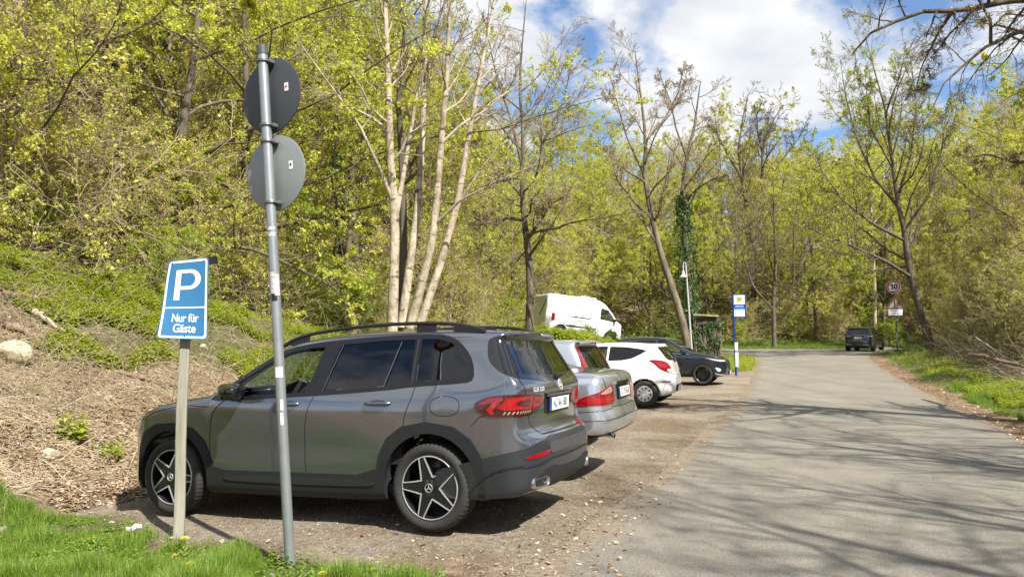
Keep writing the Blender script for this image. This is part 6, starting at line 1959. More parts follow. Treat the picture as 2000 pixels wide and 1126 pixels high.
def stuff(name, geo, m, smooth=False, kind='stuff'):
    return tag(link(name, geo.mesh(name, smooth), None, m), kind=kind)

def sel(X, Y, f):
    return X[f], Y[f]
under = lambda X, Y: ~on_road(X, Y)
tufts = [tuft_tpl(11, 1, .45, .030) for _ in range(5)]
herbs = [herb_tpl(12) for _ in range(4)]
# --- grass: left foreground
g = Geo()
for T_ in tufts:
    X, Y = view_samples(13000, 3.6, 9.5, -.80, .05)
    s, t = ST(X, Y); gm = green_mask(X, Y)
    k = (gm > .35 + .5 * G.rand(len(X))) & (s < 8.5) & under(X, Y) & (t < -2.5) & under(X, Y) & (vnoise(X, Y, .45) + .6 * vnoise(X, Y, .16, 2) > -.27)
    X, Y = sel(X, Y, k); n = len(X)
    s, t = ST(X, Y)
    clump = np.clip(.55 + 2.0 * vnoise(X, Y, .5, 1) + .7 * vnoise(X, Y, .2), .2, 1.6) * (.55 + .45 * sst(-4.8, -5.6, t - .16 * s))
    g.add(place_tpl(*T_, X, Y, -.01, (.15 + .12 * G.rand(n)) * clump, G.rand(n) * 6.28, .15))
for T_ in herbs:
    # small rosettes in the foreground grass
    X, Y = view_samples(420, 3.8, 7, -.7, .0)
    s, t = ST(X, Y); k = (green_mask(X, Y) > .5) & (s < 7) & (t < -4.2)
    X, Y = sel(X, Y, k); n = len(X)
    g.add(place_tpl(*T_, X, Y, -.01, .07 + .08 * G.rand(n), G.rand(n) * 6.28, .3))
# right verge, far verge
for T_ in tufts[:3]:
    X, Y = view_samples(26000, 9, 60, .28, .80)
    s, t = ST(X, Y)
    k = (s < -5.15 - .5 * vnoise(X, Y, 1.0)) & (s > -9.4) & under(X, Y) & (green_mask(X, Y) > .3) & (G.rand(len(X)) < .35 + .65 * (vnoise(X, Y, 1.6) > -.12))
    X, Y = sel(X, Y, k); n = len(X); clump = np.clip(.8 + 1.2 * vnoise(X, Y, 1.1, 1), .3, 1.5)
    g.add(place_tpl(*T_, X, Y, -.01, (.14 + .10 * G.rand(n)) * clump, G.rand(n) * 6.28, .15))
    X, Y = view_samples(24000, 38, 75, -.05, .62)
    s, t = ST(X, Y)
    k = (t > 50) & under(X, Y) & (t < 63) 
    X, Y = sel(X, Y, k); n = len(X)
    g.add(place_tpl(*T_, X, Y, -.01, (.22 + .16 * G.rand(n)), G.rand(n) * 6.28, .15))
stuff('grass', g, GRASS)
# --- herbs and nettles on the bank
g = Geo()
for T_ in herbs:
    X, Y = view_samples(62000, 8.5, 55, -.72, .34, .8)
    s, t = ST(X, Y); gm = green_mask(X, Y)
    k = (gm > .25 + .6 * G.rand(len(X))) & (s > 5.6) & (s < 17) & (t - .16 * s > -4.9) & (t < 38.5) & (vnoise(X, Y, .9) + .5 * vnoise(X, Y, .3, 2) + .5 * vnoise(X, Y, 3, 1) > -.10 - .25 * sst(9, 11, s))
    X, Y = sel(X, Y, k); n = len(X)
    g.add(place_tpl(*T_, X, Y, -.02, (.10 + .14 * G.rand(n)) * (1 + 1.0 * vnoise(X, Y, 2.2, 1)), G.rand(n) * 6.28, .2))
    # weeds at the road side and between grass on the right
    X, Y = view_samples(9000, 9, 45, .28, .80)
    s, t = ST(X, Y); k = (s < -5.6) & (s > -9.5) & under(X, Y) & (vnoise(X, Y, 1.3, 2) > .0)
    X, Y = sel(X, Y, k); n = len(X)
    g.add(place_tpl(*T_, X, Y, -.02, .16 + .14 * G.rand(n), G.rand(n) * 6.28, .2))
    # bit of green at the end of the car park and along the front of the cars
    X, Y = view_samples(3200, 20, 48, .15, .34)
    s, t = ST(X, Y); k = (s > .9 + .5 * G.rand(len(X))) & (t > 24 + 2 * vnoise(X, Y, 2)) & (t < 38) & (s < 6) & under(X, Y)
    X, Y = sel(X, Y, k); n = len(X)
    g.add(place_tpl(*T_, X, Y, -.02, .14 + .18 * G.rand(n), G.rand(n) * 6.28, .2))
for T_ in herbs:
    u = 985 + 235 * G.rand(1100); Y = 32.5 + 3.0 * G.rand(1100) + .010 * (u - 1000); X = (u - 1000) / F_PX * Y
    g.add(place_tpl(*T_, X, Y, -.02, .26 + .42 * G.rand(1100), G.rand(1100) * 6.28, .2))
stuff('ground_cover_herbs', g, NETTLE)
# --- undergrowth on the floor of the wood: leaves hanging in the air up to head height
g = Geo()
X, Y = view_samples(230000, 16, 120, -.74, .80, .55)
s, t = ST(X, Y)
k = ((s > 13.2 + 5 * sst(15, 30, t)) | (t > 59.5) | ((s < -9.4) & (t < 46))) & (vnoise(X, Y, 2.5) + .4 * vnoise(X, Y, .9, 1) > -.12)
X, Y = sel(X, Y, k); n = len(X)
hgt = 1.7 * G.rand(n) ** 1.6 * (1 + 1.2 * vnoise(X, Y, 4.0, 2))
g.add(leaf_quads(G, np.stack([X, Y, TZ(X, Y) + hgt], 1), .10 + .0016 * Y))
stuff('undergrowth_leaves', g, LEAF_GR)
g = Geo()
X, Y = view_samples(60000, 14, 110, -.74, .80, .7)
s, t = ST(X, Y)
k = ((s > 12.6 + 4 * sst(15, 30, t)) | (t > 60) | ((s < -8.8) & (t < 47)))
X, Y = sel(X, Y, k); n = len(X)
hgt = 1.9 * G.rand(n) ** 1.3 * (1 + 1.2 * vnoise(X, Y, 3.0, 1))
g.add(leaf_quads(G, np.stack([X, Y, TZ(X, Y) + hgt], 1), .075 + .0014 * Y))
stuff('undergrowth_dead_leaves', g, LEAF_OL)

# --- dead stems: arcs of thin tan stalks on the bank and in the wood edge
def arcs(X, Y, L, r, k=3, n=5, flat=.5, m=None):
    N_ = len(X)
    d = G.randn(N_, 3); d[:, 2] = np.abs(d[:, 2]) * (1 - flat) + .05; d = norm(d)
    P = np.zeros((N_, n, 3)); P[:, 0] = np.stack([X, Y, TZ(X, Y) + .01], 1)
    st = (L / (n - 1))[:, None]
    for j in range(1, n):
        d = norm(d + .22 * G.randn(N_, 3) + np.array([0, 0, -.14]))
        P[:, j] = P[:, j - 1] + d * st
    gz = TZ(P[..., 0].ravel(), P[..., 1].ravel()).reshape(N_, n)
    P[..., 2] = np.maximum(P[..., 2], gz + r[:, None] * .6)
    return tubes(P, r[:, None] * np.linspace(1, .4, n)[None], k)
g = Geo()
X, Y = view_samples(38000, 7.2, 40, -.80, .1, .9)
s, t = ST(X, Y); k = (s > 5.8) & (s < 12.5) & (green_mask(X, Y) < .8) & (t > -4.6) & (vnoise(X, Y, 1.2) + .4 * G.rand(len(X)) > -.05)
X, Y = sel(X, Y, k); n = len(X)
g.add(arcs(X, Y, .15 + .6 * G.rand(n) ** 2, .0018 + .004 * G.rand(n) ** 2, flat=.8))
stuff('straw', g, STRAW, True); g = Geo()
X, Y = view_samples(9000, 9, 40, -.74, .3, .9)
s, t = ST(X, Y); k = (s > 7) & (s < 16)
X, Y = sel(X, Y, k); n = len(X)
g.add(arcs(X, Y, .5 + 1.1 * G.rand(n) ** 1.5, .003 + .003 * G.rand(n), n=7, flat=.35))
X, Y = view_samples(26000, 11, 60, .45, .80, .8)
s, t = ST(X, Y); k = (s < -7.2) & (s > -16) & (t < 47)
X, Y = sel(X, Y, k); n = len(X)
g.add(arcs(X, Y, .6 + 1.8 * G.rand(n) ** 1.5, .003 + .006 * G.rand(n), n=7, flat=.3))
stuff('dead_stems', g, TWIG_TAN, True)
# --- leaf litter
g = Geo()
def litter(X, Y, size, zo=.008):
    n = len(X)
    C = np.stack([X, Y, TZ(X, Y) + zo + .02 * G.rand(n)], 1)
    size = size * (.5 + 1.6 * G.rand(n) ** 3)
    g.add(leaf_quads(G, C, size, up=1.6))
X, Y = view_samples(240000, 6.5, 45, -.85, .1, .9)
s, t = ST(X, Y); k = (s > 5.3) & (s < 14) & (t > -5.2 + .16 * s) & (G.rand(len(X)) < .25 + .9 * (vnoise(X, Y, .8) + .5)) & (green_mask(X, Y) < .9)
litter(*sel(X, Y, k), .030)
X, Y = view_samples(30000, 4.5, 45, -.6, .5, .9)
s, t = ST(X, Y); k = (s > -.3) & (s < 6) & (t > -5.6) & (G.rand(len(X)) < (.08 + .5 * np.exp(-((s - .1) / .35) ** 2) + .4 * sst(4, 5.5, s)))
litter(*sel(X, Y, k), .028, .002)
X, Y = view_samples(16000, 9, 50, .3, .8, .9)
s, t = ST(X, Y); k = (s < -4.45) & (s > -6.4)
litter(*sel(X, Y, k), .05, .002)
stuff('leaf_litter', g, LEAF_DRY)
# --- stones and grit
def stone_tpl(seed):
    bm = bmesh.new(); bmesh.ops.create_icosphere(bm, subdivisions=1, radius=1)
    rr = np.random.RandomState(seed)
    V = np.array([v.co[:] for v in bm.verts]) * (1 + .25 * rr.randn(len(bm.verts), 1)) * [1, .75, .5]
    F_ = np.array([[v.index for v in f.verts] for f in bm.faces]); bm.free()
    return V, F_
g = Geo()
for q in range(4):
    T_ = stone_tpl(q)
    X, Y = view_samples(5200, 4.4, 40, -.75, .45, 1.1)
    s, t = ST(X, Y); k = (s > .0) & (s < 6.2) & (t > -5.4)
    X, Y = sel(X, Y, k); n = len(X)
    g.add(place_tpl(*T_, X, Y, .0, .003 + .012 * G.rand(n) ** 3 + .0003 * Y, G.rand(n) * 6.28, .3))
    X, Y = view_samples(1300, 6.5, 30, -.80, .0, 1.0)
    s, t = ST(X, Y); k = (s > 5.2) & (s < 12) & (t > -5)
    X, Y = sel(X, Y, k); n = len(X)
    g.add(place_tpl(*T_, X, Y, .0, .008 + .06 * G.rand(n) ** 6, G.rand(n) * 6.28, .4))
    X, Y = view_samples(1800, 4.4, 30, -.1, .8, 1.1)
    s, t = ST(X, Y); k = ((s < -4.3) & (s > -6.3)) | ((s > -.5) & (s < .3))
    X, Y = sel(X, Y, k); n = len(X)
    g.add(place_tpl(*T_, X, Y, .004, .003 + .011 * G.rand(n) ** 3, G.rand(n) * 6.28, .3))
stuff('loose_stones', g, bark_material('stone', (.13, .108, .08), (.30, .255, .19), 3, 1), True)
# ================================================================ signs, lamp, hut, small things
GALV = mat('galvanised_steel', (.34, .36, .37), .42, metal=.6, noise=(9, .9, (.22, .235, .24)), bump=(25, .15, .002))
ALU = mat('sign_back', (.050, .056, .064), .5, metal=.1, noise=(3, .8, (.040, .045, .05)))
ALU2 = mat('sign_back_light', (.25, .275, .265), .45, metal=.3, noise=(3, .8, (.20, .22, .215)))
WOODP = bark_material('weathered_post', (.15, .14, .105), (.30, .285, .23), 9, .08, .004)
WOODD = bark_material('dark_batten', (.05, .045, .04), (.13, .12, .105), 9, .2, .004)
BLUE = mat('sign_blue', (.018, .115, .25), .4, coat=.2, noise=(2.5, .9, (.030, .145, .29)))
SWHITE = mat('sign_white', (.74, .76, .76), .4)
SBLK = mat('sign_black', (.01, .01, .012), .45)
SRED = mat('sign_red', (.45, .015, .02), .4)

def frame_M(o, xa, ya):
    xa = Vector(xa).normalized(); ya = (Vector(ya) - xa * Vector(ya).dot(xa)).normalized(); za = xa.cross(ya)
    M = Matrix((xa, ya, za)).transposed().to_4x4(); M.translation = Vector(o); return M

# --- tall pole with two round signs seen from behind
b = hitG(567, 1108)
top = at(512, 92, b.y + .0)
pole = thing('traffic_sign_post', 'tall leaning galvanised pole carrying two round signs seen from behind', 'sign post', b)
def rel(p): return np.array(Vector(p) - b)
ax = (top - b).normalized()
m = MB(); m.tube([rel(b - ax * .1), rel(b + (top - b) * .35), rel(b + (top - b) * .7), rel(top)], .0365, 24)
po = m.build('pole', GALV, pole)
m = MB(); m.tube([rel(top - ax * .06), rel(top + ax * .006)], .041, 24); m.build('pole_cap', mat('cap_grey', (.06, .065, .07), .5), pole)
nrm = Vector((.45, .89, .02)).normalized()            # the printed faces look away, down the road
xa = ax.cross(nrm).normalized(); 
for k, (u, v, r_, mm, lab) in enumerate(((530, 182, .288, ALU, 'dark grey back of the upper round sign'), (541, 334, .288, ALU2, 'lighter grey back of the lower round sign'))):
    c = b + ax * ((at(u, v, b.y) - b).dot(ax)) + nrm * .062 + xa * (.0)
    M = frame_M(c, xa, ax)
    d = MB(); d.lathe([(0, .0), (r_ - .01, .0), (r_, .004), (r_, .012), (r_ - .012, .014), (0, .008)], 64, axis='z')
    o = d.build('sign_disc', mm, pole); o.matrix_local = Matrix.Translation(-b) @ M
    o['label'] = lab
    f = MB(); f.lathe([(0, .016), (r_ - .004, .016), (r_ - .004, .0145)], 48, axis='z')
    # the unseen face looks up the road
    fo = f.build('sign_face', SWHITE, o)
    f = MB(); f.lathe([(r_ - .075, .017), (r_ - .075, .019), (r_ - .005, .019), (r_ - .005, .017)], 48, axis='z'); f.build('sign_ring', SRED, o)
    st = MB(); st.box((-.16, .035, -.002), (.035, .062, .002)); s_ = st.build('sticker', SWHITE, o)
    st = MB(); st.prism([(-.012, -.012), (.012, -.012), (0, .014)], -.0045, -.0035, c=(-.16, .042, 0)); st.build('sticker_print', SBLK if k else SRED, o)
    for dz in ((-.245, .245) if k == 0 else (-.235, .225)):
        cl = MB()
        cc = ax * ((c - b).dot(ax) + dz)
        th = np.linspace(0, 2 * np.pi, 25)
        P = [np.array(cc + (xa * math.cos(a) + nrm * math.sin(a)) * .043) for a in th]
        cl.tube(P, .007, 8, cap=False)
        cl.tube([np.array(cc + ax * .010 + (xa * math.cos(a) + nrm * math.sin(a)) * .043) for a in th], .006, 8, cap=False)
        Mr = frame_M((0, 0, 0), xa, ax).to_3x3()
        cl.box(tuple(cc + nrm * .052), (.07, .03, .02), Mr, bev=.004)
        for sg in (1, -1): cl.tube([np.array(cc + xa * .05 * sg - nrm * .012), np.array(cc + xa * .05 * sg + nrm * .06)], .007, 8); cl.box(tuple(cc + xa * .052 * sg + nrm * .03), (.03, .024, .05), Mr, bev=.004)
        cl.build('clamp', mat('clamp_steel', (.17, .18, .19), .45, metal=.6), pole)
# stickers wrapped round the pole
def wrap_sticker(name, f0, f1, a0, a1, m_, parent, rad=.0392):
    g_ = MB(); P0_ = b + (top - b) * f0; P1_ = b + (top - b) * f1
    fx = Vector((1, 0, 0)); fx = (fx - ax * fx.dot(ax)).normalized(); fy = ax.cross(fx)
    V = []; n = 8
    for k in range(n + 1):
        a = a0 + (a1 - a0) * k / n; o = -fy * math.cos(a) * rad + fx * math.sin(a) * rad if True else None
        V += [rel(P0_ + o), rel(P1_ + o)]
    g_.add(V, [(2 * k, 2 * k + 2, 2 * k + 3, 2 * k + 1) for k in range(n)])
    return g_.build(name, m_, parent)
def fr(v): return (1108 - v) / (1108 - 92)
WS = mat('sticker_worn', (.62, .62, .62), .6, noise=(60, .7, (.06, .05, .06), 3))
for nm_, v1, v0, a0, a1, m_ in (('sticker', 474, 466, -.9, .9, WS), ('sticker', 462, 455, -.9, .9, WS), ('sticker', 586, 544, -1.3, .2, WS), ('sticker', 590, 548, .2, 1.2, mat('sticker_red', (.5, .12, .12), .5, noise=(50, .6, (.7, .65, .65), 3))),
                            ('sticker', 600, 586, -.5, .6, SBLK), ('sticker', 748, 728, -.6, .9, mat('paper_scrap', (.6, .6, .62), .7)), ('sticker', 810, 790, .1, .6, SWHITE), ('sticker', 838, 815, .0, .5, SWHITE)):
    wrap_sticker(nm_, fr(v1), fr(v0), a0, a1, m_, pole)

# --- leaning parking sign on a wooden post
b2 = hitG(348, 1048); Yp = b2.y
t2 = at(366, 530, Yp + .06)
ps = thing('parking_sign', 'blue bent parking sign with white P on a weathered wooden post', 'sign', b2)
ax2 = (t2 - b2).normalized()
m = MB(); xr_ = Vector((.93, .36, 0)).normalized()
Mp = frame_M((0, 0, 0), xr_, ax2).to_3x3()
L_ = (t2 - b2).length
# octagonal-ish squared post, slightly tapered
prof = roundc([(-.042, -.042), (.042, -.042), (.042, .042), (-.042, .042)], .012, 3)
n = len(prof); V = []; K = 9
for k in range(K):
    f = k / (K - 1); sc = 1.06 - .1 * f + .015 * math.sin(k * 2.1)
    V += [np.array(Mp @ Vector((x * sc, -.1 + (L_ + .1) * f, -z * sc))) + np.array([.006 * math.sin(k * 1.3), 0, 0]) for x, z in prof]
Q = [(k * n + j, k * n + (j + 1) % n, (k + 1) * n + (j + 1) % n, (k + 1) * n + j) for k in range(K - 1) for j in range(n)]
V += [np.mean(V[-n:], 0)]; T_ = [((K - 1) * n + j, (K - 1) * n + (j + 1) % n, len(V) - 1) for j in range(n)]
m.add(V, Q, T_); m.build('post', WOODP, ps, sharp=30)
def onp(u, v, dy=0.0): return rel2(at(u, v, Yp - .055 + dy))
def rel2(p): return np.array(Vector(p) - b2)
# warped plate: bilinear patch with a bulge, lower left corner bent towards the viewer
TL, TR, BL, BR = (331, 510), (407, 502), (305, 660), (405, 663)
def sheet(a, c, lift=0.0):
    """a across 0..1, c down 0..1 (arrays)"""
    a = np.asarray(a, float); c = np.asarray(c, float)
    u = (TL[0] * (1 - a) + TR[0] * a) * (1 - c) + (BL[0] * (1 - a) + BR[0] * a) * c
    v = (TL[1] * (1 - a) + TR[1] * a) * (1 - c) + (BL[1] * (1 - a) + BR[1] * a) * c
    u = u + 9 * (1 - a) * np.sin(c * np.pi) ** 1.0 * (.6 if True else 1) * -(.35 - c) 
    dep = Yp - .06 - .10 * (1 - a) * np.clip(c - .35, 0, 1) ** 1.3 + .03 * (1 - a) - .04 * a * (1 - c) + .10 * (a - .5)
    out = []
    for x, y, d in zip(np.ravel(u), np.ravel(v), np.ravel(dep)):
        p = at(x, y, d); n_ = Vector((-.15, -1, .05)).normalized()
        out.append(rel2(p + n_ * lift))
    return np.array(out)
def sheet_patch(name, poly, m_, parent, lift, res=.06, holes=(), thick=0.0):
    """poly in plate units (a 0..1, c 0..1)"""
    P = resample(poly, res); pts = [Vector(p) for p in P]; faces = [list(range(len(P)))]
    for h in holes:
        h = resample(h, res); faces.append(list(range(len(pts), len(pts) + len(h)))); pts += [Vector(p) for p in h]
    gx, gy = np.meshgrid(np.arange(.03, 1, .07), np.arange(.03, 1, .045)); gx = gx.ravel(); gy = gy.ravel()
    k = in_poly(P, gx, gy)
    for h in holes: k &= ~in_poly(np.array(h), gx, gy)
    pts += [Vector(q) for q in np.c_[gx[k], gy[k]]]
    r = delaunay_2d_cdt(pts, [], faces, 1 if not holes else 2, 1e-7)
    q = np.array([v[:] for v in r[0]]); T = np.array(r[2])
    if holes:
        c_ = q[T].mean(1)
        for h in holes: T = T[~in_poly(np.array(h), c_[:, 0], c_[:, 1])]; c_ = q[T].mean(1)
    V = sheet(q[:, 0], q[:, 1], lift)
    nn = np.cross(V[T[:, 1]] - V[T[:, 0]], V[T[:, 2]] - V[T[:, 0]])
    T = np.where((nn[:, 1] > 0)[:, None], T[:, ::-1], T)
    mb = MB()
    if thick:
        n = len(V); e = {}
        for f in T:
            for a_ in range(3): e[(f[a_], f[(a_ + 1) % 3])] = 1
        Qs = [(bb, aa, aa + n, bb + n) for aa, bb in e if (bb, aa) not in e]
        mb.add(np.concatenate([V, V + [0, thick, 0]]), Qs, np.concatenate([T, T[:, ::-1] + n]))
    else: mb.add(V, [], T)
    return mb.build(name, m_, parent, sharp=60)
def rr(x0, y0, x1, y1, rx, ry): return np.array([(x0 + rx * (1 - math.cos(a)), y0 + ry * (1 - math.sin(a))) for a in np.linspace(0, math.pi / 2, 5)] + [(x1 - rx * (1 - math.sin(a)), y0 + ry * (1 - math.cos(a))) for a in np.linspace(0, math.pi / 2, 5)] + [(x1 - rx * (1 - math.cos(a)), y1 - ry * (1 - math.sin(a))) for a in np.linspace(0, math.pi / 2, 5)] + [(x0 + rx * (1 - math.sin(a)), y1 - ry * (1 - math.cos(a))) for a in np.linspace(0, math.pi / 2, 5)])
pl = sheet_patch('sign_plate', rr(0, 0, 1, 1, .07, .04), BLUE, ps, 0, thick=.004)
sheet_patch('sign_edge', rr(.022, .012, .978, .988, .06, .035), SWHITE, pl, .0022, holes=[rr(.062, .037, .938, .963, .05, .03)])
sheet_patch('sign_divider', [(.05, .600), (.95, .596), (.95, .612), (.05, .616)], SWHITE, pl, .0026)
def sheet_text(txt, cx, cy, w, h, parent, bold=.0, name='lettering'):
    me = text_mesh(txt, 1.0, bold=bold)
    co = np.array([v.co[:] for v in me.vertices]); lo, hi = co.min(0), co.max(0)
    bmx = bmesh.new(); bmx.from_mesh(me); bmesh.ops.triangulate(bmx, faces=bmx.faces); bmesh.ops.subdivide_edges(bmx, edges=[e for e in bmx.edges if e.calc_length() > .25], cuts=2); bmesh.ops.triangulate(bmx, faces=bmx.faces); bmx.to_mesh(me); bmx.free()
    co = np.array([v.co[:] for v in me.vertices])
    a = cx + ((co[:, 0] - lo[0]) / (hi[0] - lo[0]) - .5) * w; c = cy - ((co[:, 1] - lo[1]) / (hi[1] - lo[1]) - .5) * h
    V = sheet(a, c, .0032)
    me.vertices.foreach_set('co', V.astype(np.float32).ravel()); me.update()
    return link(name, me, parent, SWHITE)
# the P as a stroked shape: stem and bowl
sheet_patch('letter', [(.36, .13), (.36, .51), (.235, .51), (.235, .13)], SWHITE, pl, .003)
bo = [(.36, .13)] + [(.56 + .27 * math.cos(a), .255 - .125 * math.sin(a)) for a in np.linspace(math.pi / 2, -math.pi / 2, 15)] + [(.36, .38)]
bi = [(.355, .172)] + [(.56 + .145 * math.cos(a), .255 - .083 * math.sin(a)) for a in np.linspace(math.pi / 2, -math.pi / 2, 13)] + [(.355, .338)]
ring = bo + bi[::-1]
sheet_patch('letter', ring, SWHITE, pl, .0031)
sheet_text('Nur für', .53, .735, .56, .105, pl, bold=.012)
sheet_text('Gäste', .53, .865, .46, .110, pl, bold=.012)
for a, c in ((.10, .035), (.90, .035), (.55, .965), (.09, .965)):
    q = sheet([a], [c], .004)[0]; m = MB(); m.lathe([(.006, 0), (.005, .003), (0, .003)], 10, axis='y', c=tuple(q - [0, .003, 0])); m.build('rivet', SBLK, pl)
m = MB()
A_ = onp(322, 520, .04); B_ = onp(424, 507, .04)
d_ = Vector(B_ - A_); Mb = frame_M((0, 0, 0), d_, (0, 0, 1)).to_3x3()
m.box(tuple((A_ + B_) / 2), (d_.length, .065, .03), Mb, bev=.004); m.build('batten', WOODD, ps)

# --- street lamp beside the leaning tree
Yl = 30.5
lb = at(1353, 640, Yl); lb.z = GZ(lb.x, lb.y)
lt = at(1336, 517, Yl)
lamp = thing('street_lamp', 'slim grey street lamp with small downward shade beside the ivy tree', 'street lamp', lb)
def rl(p): return np.array(Vector(p) - lb)
lt2 = at(1339.5, 520, Yl)
m = MB(); m.tube([rl(lb - Vector((0, 0, .1))), rl((lb + lt2) / 2), rl(lt2)], [.055, .045, .035], 12); m.build('pole', mat('lamp_pole_grey', (.42, .44, .43), .5, metal=.3), lamp)
m = MB(); m.tube([rl(lt2), rl(at(1339, 513, Yl)), rl(at(1336, 511, Yl)), rl(at(1334.5, 514, Yl)), rl(at(1334.5, 528, Yl))], .028, 10); m.build('arm', mat('lamp_pole_grey'), lamp)
hc = rl(at(1334.5, 540, Yl))
m = MB(); m.lathe([(.17, -.02), (.165, .0), (.10, .05), (.06, .10), (.05, .22), (.03, .26), (0, .26)], 24, axis='z', c=tuple(hc)); m.build('lamp_shade', mat('lamp_shade_grey', (.45, .42, .40), .5), lamp)
m = MB(); m.lathe([(0, -.05), (.08, -.045), (.12, -.015), (0, -.01)], 20, axis='z', c=tuple(hc)); m.build('lamp_glass', mat('lamp_glass', (.55, .55, .5), .2), lamp)

# --- bus stop sign
Yb = 30.0
bb = at(1437, 688, Yb); bb.z = GZ(bb.x, bb.y)
bs = thing('bus_stop_sign', 'blue and white bus stop sign with yellow H roundel on a blue post', 'bus stop sign', bb)
def rb_(p): return np.array(Vector(p) - bb)
DB = mat('post_blue', (.012, .035, .22), .4)
tp = at(1431, 576, Yb)
m = MB(); m.tube([rb_(bb - Vector((0, 0, .1))), rb_(tp)], .045, 12); m.build('post', DB, bs)
xb = Vector((.95, -.25, 0)).normalized(); up_ = (tp - bb).normalized()
pc = at(1444, 597, Yb - .06); W_, H_ = .46, .90
M = frame_M(pc - bb, xb, up_)
def bb_box(nm_, cx, cy, w, h, d, m_, par, z=0.0):
    q = MB(); q.box((cx, cy, z), (w, h, d), bev=.004 if d > .01 else 0); o = q.build(nm_, m_, par); o.data.transform(M); return o
pan = bb_box('panel', 0, 0, .53, .92, .06, DB, bs)
bb_box('white_field', 0.0, .25, .42, .38, .004, SWHITE, pan, .032)
bb_box('blue_band', 0.0, -.02, .42, .15, .004, mat('band_blue', (.01, .04, .34), .4), pan, .032)
bb_box('light_band', 0.0, -.13, .42, .07, .004, mat('band_light', (.10, .32, .60), .4), pan, .032)
bb_box('timetable_field', 0.0, -.30, .42, .26, .004, mat('field_pale', (.62, .72, .80), .4), pan, .032)
q = MB(); q.lathe([(.0, .036), (.105, .036), (.105, .0385), (0, .0385)], 28, axis='z', c=(0, .27, 0)); o = q.build('roundel', mat('roundel_green', (.02, .14, .06), .4), pan); o.data.transform(M)
q = MB(); q.lathe([(.0, .039), (.085, .039), (.085, .041), (0, .041)], 28, axis='z', c=(0, .27, 0)); o = q.build('roundel', mat('roundel_yellow', (.75, .55, .02), .4), pan); o.data.transform(M)
me = text_mesh('H', .15, bold=.006); me.transform(Matrix.Translation((0, .27, .043))); put_text(me, M, 'letter', mat('roundel_green'), pan)
q = MB(); q.box((0, -.02, .0355), (.32, .025, .002)); o = q.build('stop_name', SWHITE, pan); o.data.transform(M)
tt = MB(); P1 = bb + up_ * .62 * 1.0; P2 = bb + up_ * 1.15
for z0, z1, m_ in ((.35, .95, SWHITE), (1.0, 1.35, SWHITE)):
    q = MB(); c_ = up_ * ((z0 + z1) / 2) + Vector((.035, -.06, 0)); q.box(tuple(c_), (.13, z1 - z0, .03), frame_M((0, 0, 0), xb, up_).to_3x3(), bev=.004); q.build('timetable_case', mat('case_pale', (.55, .6, .66), .35), bs)

# --- ivy-covered hut with a flat mossy roof
Yh_ = 33.0
hl_ = at(1366, 684, Yh_); hr_ = at(1400, 684, Yh_)
hx_ = (hl_.x + hr_.x) / 2; hz_ = GZ(hx_, Yh_)
hut = thing('ivy_hut', 'small dark hut overgrown with ivy under a flat mossy roof', 'hut', (hx_, Yh_, hz_), -.15)
zt_ = at(1385, 618, Yh_).z - hz_
m = MB(); m.box((0, .5, zt_ / 2 - .1), (.98, 1.2, zt_ + .1), bev=.01); m.build('wall', mat('hut_wall', (.035, .03, .025), .9, noise=(4, .9, (.07, .06, .05))), hut)
m = MB(); m.box((-.10, .45, zt_ + .05), (1.12, 1.45, .09), Matrix.Rotation(.05, 3, 'Y'), bev=.02); m.build('roof', bark_material('mossy_roof', (.13, .12, .05), (.38, .33, .18), 5, 1), hut)
rng = np.random.RandomState(5)
n = 9000; fc = rng.randint(0, 3, n)
C = np.stack([(rng.rand(n) - .5) * 1.05, np.where(fc == 0, -.14, rng.rand(n) * 1.2 - .1), rng.rand(n) ** .8 * zt_ * (1 - .1)], 1)
C[:, 0] = np.where(fc == 1, -.52, np.where(fc == 2, .52, C[:, 0])); C += rng.randn(n, 3) * .05
kp = (np.sin(C[:, 0] * 9 + C[:, 2] * 4) + np.sin(C[:, 2] * 7 - C[:, 0] * 3) + rng.randn(n) * .5) > -.2
V, Q = leaf_quads(rng, C[kp], .085); link('ivy', mesh_np('ivy', V, Q, False), hut, LEAF_IVY)
g_ = Geo(); Pq = np.zeros((26, 6, 3)); 
for k in range(26):
    x0 = (rng.rand() - .5) * 1.0; Pq[k] = np.stack([x0 + np.cumsum(rng.randn(6)) * .06, np.full(6, -.14) + rng.randn(6) * .015, np.linspace(0, zt_ * (.6 + .4 * rng.rand()), 6)], 1)
g_.add(tubes(Pq, np.full((26, 6), .009), 4)); link('ivy_stems', g_.mesh('ivy_stems'), hut, TWIG_TAN)

# --- 30 sign, warning triangle and small plate on one post
Ys = 46.0
sb = hitG(1753, 684); Ys = 47.0; sb = at(1753, 684, Ys); sb.z = GZ(sb.x, sb.y)
sg_ = thing('speed_limit_sign', 'round red and white 30 sign above a warning triangle and small white plate', 'traffic sign', sb)
def rs_(p): return np.array(Vector(p) - sb)
tp = at(1746, 548, Ys)
m = MB(); m.tube([rs_(sb - Vector((0, 0, .1))), rs_(at(1748, 605, Ys)), rs_(tp)], .034, 12); m.build('post', mat('post_dull', (.10, .105, .09), .6), sg_)
up_ = (tp - sb).normalized(); xs_ = Vector((.90, -.42, 0)).normalized()
def sM(u, v, dz=-.05): return frame_M(at(u, v, Ys + dz) - sb, xs_, up_)
Mx = sM(1745.5, 560)
pxm = Ys / F_PX
q = MB(); q.lathe([(0, -.01), (.40, -.01), (.41, 0), (.40, .006), (0, .006)], 48, axis='z'); d1 = q.build('speed_disc', SRED, sg_); d1.data.transform(Mx)
q = MB(); q.lathe([(.405, .0065), (.405, .010), (.385, .010), (.385, .0065)], 48, axis='z'); o = q.build('disc_rim', SWHITE, d1); o.data.transform(Mx)
